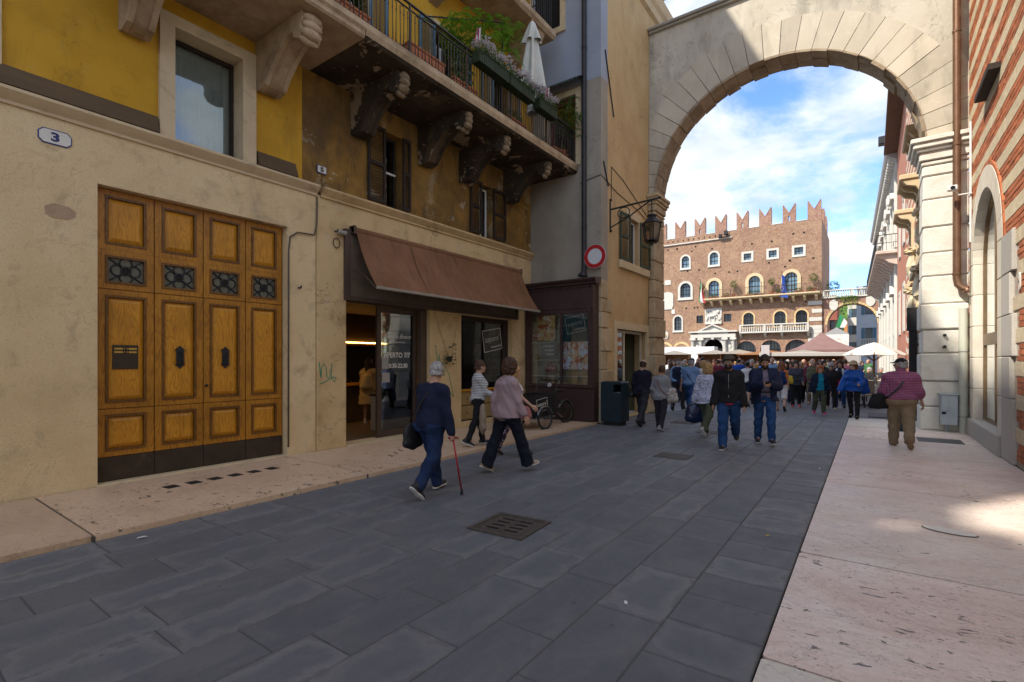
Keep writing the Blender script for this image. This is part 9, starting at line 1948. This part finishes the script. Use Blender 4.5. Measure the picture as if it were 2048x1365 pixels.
# ---- nearer people of the crowd
CR = 'people in the crowd'
def at_(px, d): x, y = L_at(d, px); return (x, y, 0.0)
HH = dict(h=0.019, hres=0.010, group=CR)
person('white-haired man in sky blue shirt, jeans and dark cap, from behind', at_(1381, 15.2), R(-14), 1.76, 1.22, 0.05, 3, ((12, 5), (-14, 18)), ((-10, 14, 20), (10, 10, 20)), (-20, 0), SKIN, ('short', H_GREY), ('cap', CHAR), dict(mat=SKYB, loose=0.03, hem=0.0, sleeve=0.36, name='polo'), None, dict(mat=J_BLUE, loose=0.02), (BLACKL, SOLE_D), extras=ex_s(-1, BLACKL, 1.22), **HH)
person('man in dark waistcoat over pale blue shirt with brown cap', at_(1356, 16.6), R(-6), 1.74, 1.14, 0.04, 3, ((-10, 12), (12, 4)), ((10, 12, 30), (-10, 8, 20)), (-15, 0), SKIN, ('bald', H_GREY), ('cap', cloth('cap_brown', (0.10, 0.065, 0.04))), dict(mat=NAVY, loose=0.026, hem=-0.05, sleeve=0.0, name='waistcoat'), dict(mat=SKYB, loose=0.014, hem=-0.02), dict(mat=CHAR), (BLACKL, SOLE_D), **HH)
person('blond woman in white cardigan with brown bag strap, from behind', at_(1405, 16.2), R(-25), 1.66, 1.10, 0.02, 3, ((10, 4), (-10, 12)), ((-14, 18, 40), (8, 8, 20)), (-10, 0), SKIN, ('bob', H_BLOND), None, dict(mat=WHITE, loose=0.028, hem=-0.1, name='cardigan'), None, dict(mat=J_LIGHT), (WHITE, SOLE_W), True, extras=ex_s(1, TANL, 1.1), **HH)
def ex_scarf(t, J):
 T = J['T']; mb = MB(); n = 10; vs = []
 for i in range(n+1): u = i/n; z = 0.50-0.55*u; vs += [T((-0.07-0.03*u, 0.13+0.03*math.sin(3*u), z)), T((0.05+0.09*u, 0.145+0.02*math.sin(5*u), z+0.02))]
 mb.add(vs, [(2*i, 2*i+1, 2*i+3, 2*i+2) for i in range(n)]); mb.build('scarf', TEALS, t, fix=False, smooth=True)
person('elderly red-haired woman in dark jacket and bright teal scarf', at_(1639, 15.3), R(196), 1.52, 1.18, 0.02, 5, ((10, 6), (-12, 20)), ((6, 16, 20), (-6, 14, 14)), (0, 0), SKIN, ('curly', H_RED), None, dict(mat=cloth('midnight', (0.010, 0.016, 0.035)), loose=0.034, hem=-0.18, open=0.10, name='jacket', swing=0.03), dict(mat=TEALS, loose=0.014, hem=-0.06), dict(mat=OLIVE, loose=0.02), (PINKH, SOLE_W), True, extras=ex_scarf, **HH)
person('woman in bright blue quilted jacket and straw sun hat', at_(1707, 14.2), R(170), 1.66, 1.06, 0.0, 1, ((6, 2), (-14, 8)), ((20, 14, 60), (2, 20, 16)), (20, 0), SKIN, ('long', H_AUB), ('sun', cloth('straw', (0.40, 0.30, 0.19))), dict(mat=PUFF, loose=0.034, hem=-0.10, name='quilted_jacket', puff=True, arm=0.012, collar=True), None, dict(mat=BLK, loose=0.008), (BLK, SOLE_D), True, extras=ex_s(1, flat('lanyard', (0.02, 0.02, 0.03)), 1.05), **HH)
soft_bag('blue_rucksack', (at_(1727, 14.3)[0], at_(1727, 14.3)[1], 1.15), R(10), (0.13, 0.10, 0.42), 'bright blue rucksack on the back of the woman in sun hat', cloth('rucksack_blue', (0.012, 0.06, 0.28)), 'rucksack', seed=9)
loc, rz = at_(1592, 17.6), R(186)
person('woman in charcoal sweater and pearls holding a yellow purple bag', loc, rz, 1.66, 1.12, 0.02, 2, ((-8, 12), (12, 6)), ((8, 10, 50), (-4, 10, 12)), (0, 0), SKIN, ('bob', H_DARK), None, dict(mat=cloth('slate_knit', (0.05, 0.055, 0.075)), loose=0.026, hem=-0.10, name='sweater'), None, dict(mat=BLK), (PINKH, flat('neon', (0.5, 0.5, 0.02))), True, **HH)
soft_bag('yellow_bag', (loc[0]-0.18, loc[1]-0.28, 1.12), rz, (0.13, 0.06, 0.26), 'yellow and purple bag held before the charcoal sweater', dot_mat('bag_print', (0.55, 0.42, 0.02), (0.22, 0.05, 0.25), 9, 0.8), seed=8)
person('woman in dark jacket with red sleeves and pale shoes', at_(1662, 16.8), R(184), 1.60, 1.14, 0.02, 3, ((10, 4), (-12, 18)), ((0, 12, 20), (10, 12, 26)), (0, -6), SKIN, ('bob', H_GREY), None, dict(mat=cloth('jacket_black', (0.018, 0.016, 0.02)), loose=0.03, hem=-0.12, name='gilet', sleeve=0.42), dict(mat=cloth('red', (0.30, 0.015, 0.03)), loose=0.014, hem=-0.05), dict(mat=BLK), (BEIGE_SH, SOLE_W), True, glasses=LENS, **HH)
person('woman with white scarf over navy top and blue jeans', at_(1680, 17.4), R(178), 1.68, 1.08, 0.0, 2, ((-8, 10), (12, 4)), ((24, 8, 60), (20, 8, 60)), (6, -10), SKIN, ('long', H_DARK), None, dict(mat=WHITE, loose=0.03, hem=-0.02, open=0.10, name='scarf', sleeve=0.0), dict(mat=NAVY, loose=0.02, hem=-0.08), dict(mat=J_BLUE), (NAVY, SOLE_D), True, **HH)
def ex_pack2(t, J):
 o = soft_bag('tmp', (0, 0, 0), 0, (0.15, 0.11, 0.40), 'x', cloth('pack_navy', (0.012, 0.03, 0.11)), seed=6); pc = o.children[0]; pc.parent = t; pc.location = J['T']((0, -0.22, 0.44)); pc.name = 'backpack'; bpy.data.objects.remove(o)
person('woman in white shorts and orange top with navy backpack, from behind', at_(1562, 16.4), R(6), 1.66, 1.06, 0.0, 3, ((14, 6), (-16, 26)), ((-10, 8, 16), (10, 8, 18)), (-12, 0), SKIN, ('long', H_AUB), None, dict(mat=MATS.get('cloth_orange') or cloth('orange', (0.55, 0.19, 0.06)), loose=0.02, hem=-0.05, sleeve=0.34, name='top'), None, dict(mat=WHITE, kind='shorts', len=0.66, loose=0.03), (TANL, SOLE_D), True, extras=ex_pack2, **HH)
person('woman in white T-shirt and short navy skirt, from behind in mid crowd', at_(1494, 18.2), R(-4), 1.64, 1.12, 0.02, 3, ((12, 4), (-12, 18)), ((-8, 10, 12), (8, 10, 16)), (0, 0), SKIN, ('short', H_BLACK), None, dict(mat=WHITE, loose=0.024, hem=-0.02, sleeve=0.34, name='tee'), None, dict(mat=NAVY, kind='shorts', len=0.40, loose=0.035), (TANL, SOLE_D), True, **HH)
person('bald man in olive waistcoat and plum sleeves among the crowd', at_(1625, 18.6), R(192), 1.74, 1.18, 0.05, 2, ((8, 4), (-8, 12)), ((4, 12, 20), (2, 12, 18)), (-10, 0), SKIN, ('bald', H_GREY), None, dict(mat=cloth('army', (0.12, 0.12, 0.065)), loose=0.03, hem=-0.1, sleeve=0.0, name='waistcoat'), dict(mat=cloth('plum', (0.14, 0.02, 0.05)), loose=0.016, hem=-0.02), dict(mat=KHAKI), (BEIGE_SH, SOLE_D), **HH)
# seated guests at the café
for px, d, rz_, hm, lb, mt_ in ((1738, 23.6, 150, H_GREY, 'grey-haired guest in black seated under the café parasol', BLK), (1762, 24.2, 200, H_GREY, 'grey-haired man in dark suit seated at the café table', CHAR)):
 x, y, _ = at_(px, d); person(lb, (x, y, 0.0), R(rz_), 1.70, 1.08, 0.02, -3, ((82, 84), (80, 82)), ((30, 8, 60), (26, 8, 64)), (10, 0), SKIN, ('bob', hm) if 'guest' in lb else ('short', hm), None, dict(mat=mt_, loose=0.024, hem=-0.04, name='jacket'), None, dict(mat=CHAR), (BLACKL, SOLE_D), **HH)
# ---- the farther crowd: a few figures built once and copied with other clothes
def crowd_proto(kind, i):
 f = kind.endswith('w'); return person('x', (0, 0, 0), 0, 1.62 if f else 1.74, 1.10 if i % 2 else 1.18, 0.03, 2+i, ((12, 5), (-14, 18)) if i % 2 else ((-10, 14), (14, 4)), ((-10, 10, 18), (12, 10, 24)), (((i*37) % 50)-25, 0), SKIN, (('bob', 'long', 'curly', 'short')[i % 4] if f else ('short', 'bald', 'crop')[i % 3], H_DARK), ('cap', BLK) if kind == 'cm' else None, dict(mat=NAVY, loose=0.026, hem=-0.06, sleeve=1.0 if i % 2 else 0.36, name='top'), None, dict(mat=CHAR, loose=0.018), (BLK, SOLE_D), f, h=0.026, hres=0.014, hands=True, group=CR)[0]
protos = {k: crowd_proto(k, i) for i, k in enumerate(('aw', 'bw', 'dw', 'em', 'fm', 'cm'))}
CC = dict(red=(0.36, 0.02, 0.03), white=(0.58, 0.57, 0.56), navy=(0.012, 0.018, 0.05), sky=(0.18, 0.30, 0.48), pink=(0.50, 0.18, 0.24), black=(0.016, 0.016, 0.018), green=(0.05, 0.14, 0.05), violet=(0.20, 0.08, 0.26), grey=(0.22, 0.22, 0.23), royal=(0.012, 0.06, 0.30), beige=(0.38, 0.29, 0.19), orange=(0.52, 0.18, 0.05), maroon=(0.14, 0.02, 0.035), teal=(0.01, 0.16, 0.18), yellow=(0.52, 0.38, 0.04), brown=(0.12, 0.07, 0.04))
HC = dict(dark=H_DARK, brown=H_BROWN, grey=H_GREY, blond=H_BLOND, red=H_RED, black=H_BLACK)
crowd = [  # proto, column, distance, facing, top, trousers, hair, size, label
 ('em', 1338, 24, 0, 'white', 'navy', 'dark', 1.0, 'man in white top at the far left beside the arch jamb'), ('bw', 1342, 19.5, 20, 'grey', 'black', 'brown', 1.0, 'woman in grey top half hidden by the left pier'), ('aw', 1352, 21, -10, 'black', 'grey', 'brown', 0.98, 'woman in black top behind the man in waistcoat'), ('cm', 1349, 30, 180, 'navy', 'brown', 'black', 1.0, 'man in navy with cap by the white truck, facing us'), ('dw', 1364, 20, 10, 'violet', 'navy', 'grey', 1.0, 'woman in violet top beside the sky blue shirt'), ('fm', 1398, 22, 176, 'sky', 'grey', 'black', 1.03, 'man in pale blue shirt facing us behind the blond women'), ('em', 1404, 20.5, 0, 'royal', 'black', 'black', 1.05, 'dark-haired man in royal blue, from behind, above the blond woman'), ('aw', 1394, 18.4, 8, 'brown', 'black', 'brown', 0.98, 'brown-haired woman in brown coat behind the spotted blouse'), ('bw', 1420, 21, -20, 'pink', 'beige', 'brown', 0.97, 'brown-haired woman in pink beside the capped bearded man'), ('cm', 1416, 27, 190, 'orange', 'navy', 'grey', 1.0, 'man in orange shirt and cap before the gateway stall'), ('dw', 1432, 24, 30, 'violet', 'grey', 'red', 0.98, 'red-haired woman in violet left of the capped man'), ('fm', 1437, 19.8, 0, 'maroon', 'black', 'dark', 1.0, 'man in maroon shirt directly left of the capped man'), ('em', 1445, 23, 10, 'teal', 'navy', 'black', 1.0, 'man in teal shirt with dark hair behind the capped man'), ('aw', 1430, 31, 180, 'white', 'red', 'blond', 1.0, 'blond woman in white near the gateway stall'),
 ('fm', 1478, 21.5, 0, 'royal', 'navy', 'black', 1.02, 'man in royal blue T-shirt right of the capped man'), ('bw', 1486, 24, 180, 'beige', 'brown', 'brown', 1.0, 'woman in beige facing us between the two bearded men'), ('cm', 1500, 26, 185, 'white', 'navy', 'grey', 1.0, 'man with white top and cap behind the white T-shirt'), ('em', 1505, 20.5, 180, 'navy', 'grey', 'grey', 1.0, 'grey-haired man in navy facing us near the phone man'), ('dw', 1512, 19, 0, 'yellow', 'black', 'blond', 0.95, 'blond woman in yellow half hidden by the phone man'), ('aw', 1516, 28, 170, 'royal', 'grey', 'black', 1.0, 'black-haired woman in royal blue behind the phone man'), ('fm', 1544, 22, 190, 'sky', 'navy', 'grey', 1.04, 'tall grey-haired man in sky blue behind the phone man'), ('cm', 1551, 25, 10, 'royal', 'beige', 'grey', 1.0, 'man in royal blue with pale cap beside the orange top'), ('em', 1563, 23, 180, 'grey', 'black', 'black', 1.0, 'dark-haired man in grey right above the orange top'), ('bw', 1572, 19.6, 186, 'black', 'navy', 'black', 1.02, 'black-haired woman in black between orange and charcoal tops'), ('dw', 1581, 21.5, 180, 'pink', 'grey', 'brown', 1.0, 'woman in pink with brown hair behind the charcoal sweater'), ('aw', 1598, 20.5, 190, 'violet', 'black', 'grey', 0.98, 'grey-haired woman in violet right of the charcoal sweater'), ('fm', 1608, 24, 175, 'red', 'navy', 'black', 1.0, 'man in red shirt beneath the white awning strip'), ('bw', 1612, 19.4, 185, 'maroon', 'black', 'red', 1.0, 'red-haired woman in maroon beside the bald man'), ('em', 1585, 27, 0, 'orange', 'brown', 'brown', 1.0, 'man in orange before the long stall counter'), ('dw', 1634, 21, 180, 'beige', 'grey', 'brown', 0.98, 'brown-haired woman in beige behind the red-haired elder'), ('aw', 1648, 20, 178, 'black', 'navy', 'black', 1.03, 'dark-haired woman in black behind the red-haired elder'), ('cm', 1655, 26, 190, 'green', 'beige', 'brown', 1.0, 'man in green with cap below the mauve tent'), ('fm', 1668, 23, 10, 'brown', 'black', 'black', 1.0, 'dark-haired man in brown below the mauve tent'), ('dw', 1674, 20.4, 182, 'orange', 'navy', 'red', 1.0, 'red-haired woman in orange behind the white scarf'), ('em', 1690, 22, 0, 'pink', 'grey', 'brown', 1.0, 'man in pink shirt left of the sun hat'), ('bw', 1698, 25, 180, 'sky', 'white', 'brown', 1.0, 'woman in sky blue just left of the blue quilted jacket'), ('fm', 1738, 31, 150, 'green', 'black', 'brown', 1.0, 'man in green reaching up near the parasol'), ('aw', 1724, 33, 180, 'navy', 'red', 'brown', 1.0, 'woman in navy far behind the sun hat'), ('cm', 1458, 28, 180, 'violet', 'brown', 'grey', 1.0, 'man in violet with cap far behind the capped man'), ('bw', 1470, 30, 10, 'red', 'black', 'blond', 1.0, 'blond woman in red far behind near the stalls'), ('dw', 1530, 32, 180, 'white', 'navy', 'black', 1.0, 'black-haired woman in white by the reddish stall'), ('em', 1384, 29, 180, 'beige', 'navy', 'brown', 1.0, 'man in beige far behind the sky blue shirt'), ('aw', 1620, 29, 180, 'red', 'grey', 'brown', 1.0, 'woman in red at the stall beside the mauve tent'),
 ('fm', 1370, 23.5, 8, 'green', 'navy', 'grey', 1.0, 'grey-haired man in green between waistcoat and sky blue shirt'), ('bw', 1376, 26, 180, 'yellow', 'black', 'black', 1.0, 'black-haired woman in yellow far behind the sky blue shirt'), ('em', 1427, 28.5, 0, 'red', 'navy', 'brown', 1.0, 'brown-haired man in red right of the spotted blouse'), ('aw', 1440, 33, 180, 'sky', 'beige', 'grey', 1.0, 'grey-haired woman in sky blue far left of the capped man'), ('cm', 1486, 33, 180, 'beige', 'black', 'brown', 1.0, 'man in beige with cap between the bearded men, far back'), ('dw', 1495, 22.6, 190, 'red', 'navy', 'grey', 1.0, 'grey-haired woman in red above the white T-shirt'), ('fm', 1538, 27, 0, 'white', 'grey', 'brown', 1.02, 'brown-haired man in white, from behind, near the phone man'), ('aw', 1557, 30, 182, 'orange', 'black', 'blond', 1.0, 'blond woman in orange far behind the navy backpack'), ('em', 1576, 25, 180, 'maroon', 'beige', 'grey', 1.0, 'grey-haired man in maroon above the charcoal sweater'), ('bw', 1603, 22, 176, 'teal', 'black', 'blond', 1.0, 'blond woman in teal right of the charcoal sweater'), ('cm', 1640, 25, 184, 'white', 'brown', 'black', 1.0, 'man in white with cap above the red-haired elder'), ('dw', 1684, 27, 180, 'yellow', 'navy', 'dark', 1.0, 'dark-haired woman in yellow above the white scarf'), ('fm', 1645, 31, 0, 'royal', 'grey', 'grey', 1.0, 'grey-haired man in royal blue under the mauve tent')]
used = set(); SK = [SKIN, SKIN_T]
for i, (k, px, d, rz_, tc_, bc_, hc_, sz, lb) in enumerate(crowd):
 o = protos[k] if k not in used else copy_tree(protos[k]); used.add(k)
 o.location = at_(px, d); o.rotation_euler = (0, 0, R(rz_)); o.scale = (sz, sz, sz); o['label'] = lb; o['group'] = CR
 for ch in o.children:
  nm = ch.name.split('.')[0]
  if nm in ('top', 'trousers', 'hair'):
   ch.material_slots[0].link = 'OBJECT'; ch.material_slots[0].material = cloth(tc_, CC[tc_]) if nm == 'top' else cloth(bc_, CC[bc_]) if nm == 'trousers' else HC[hc_]
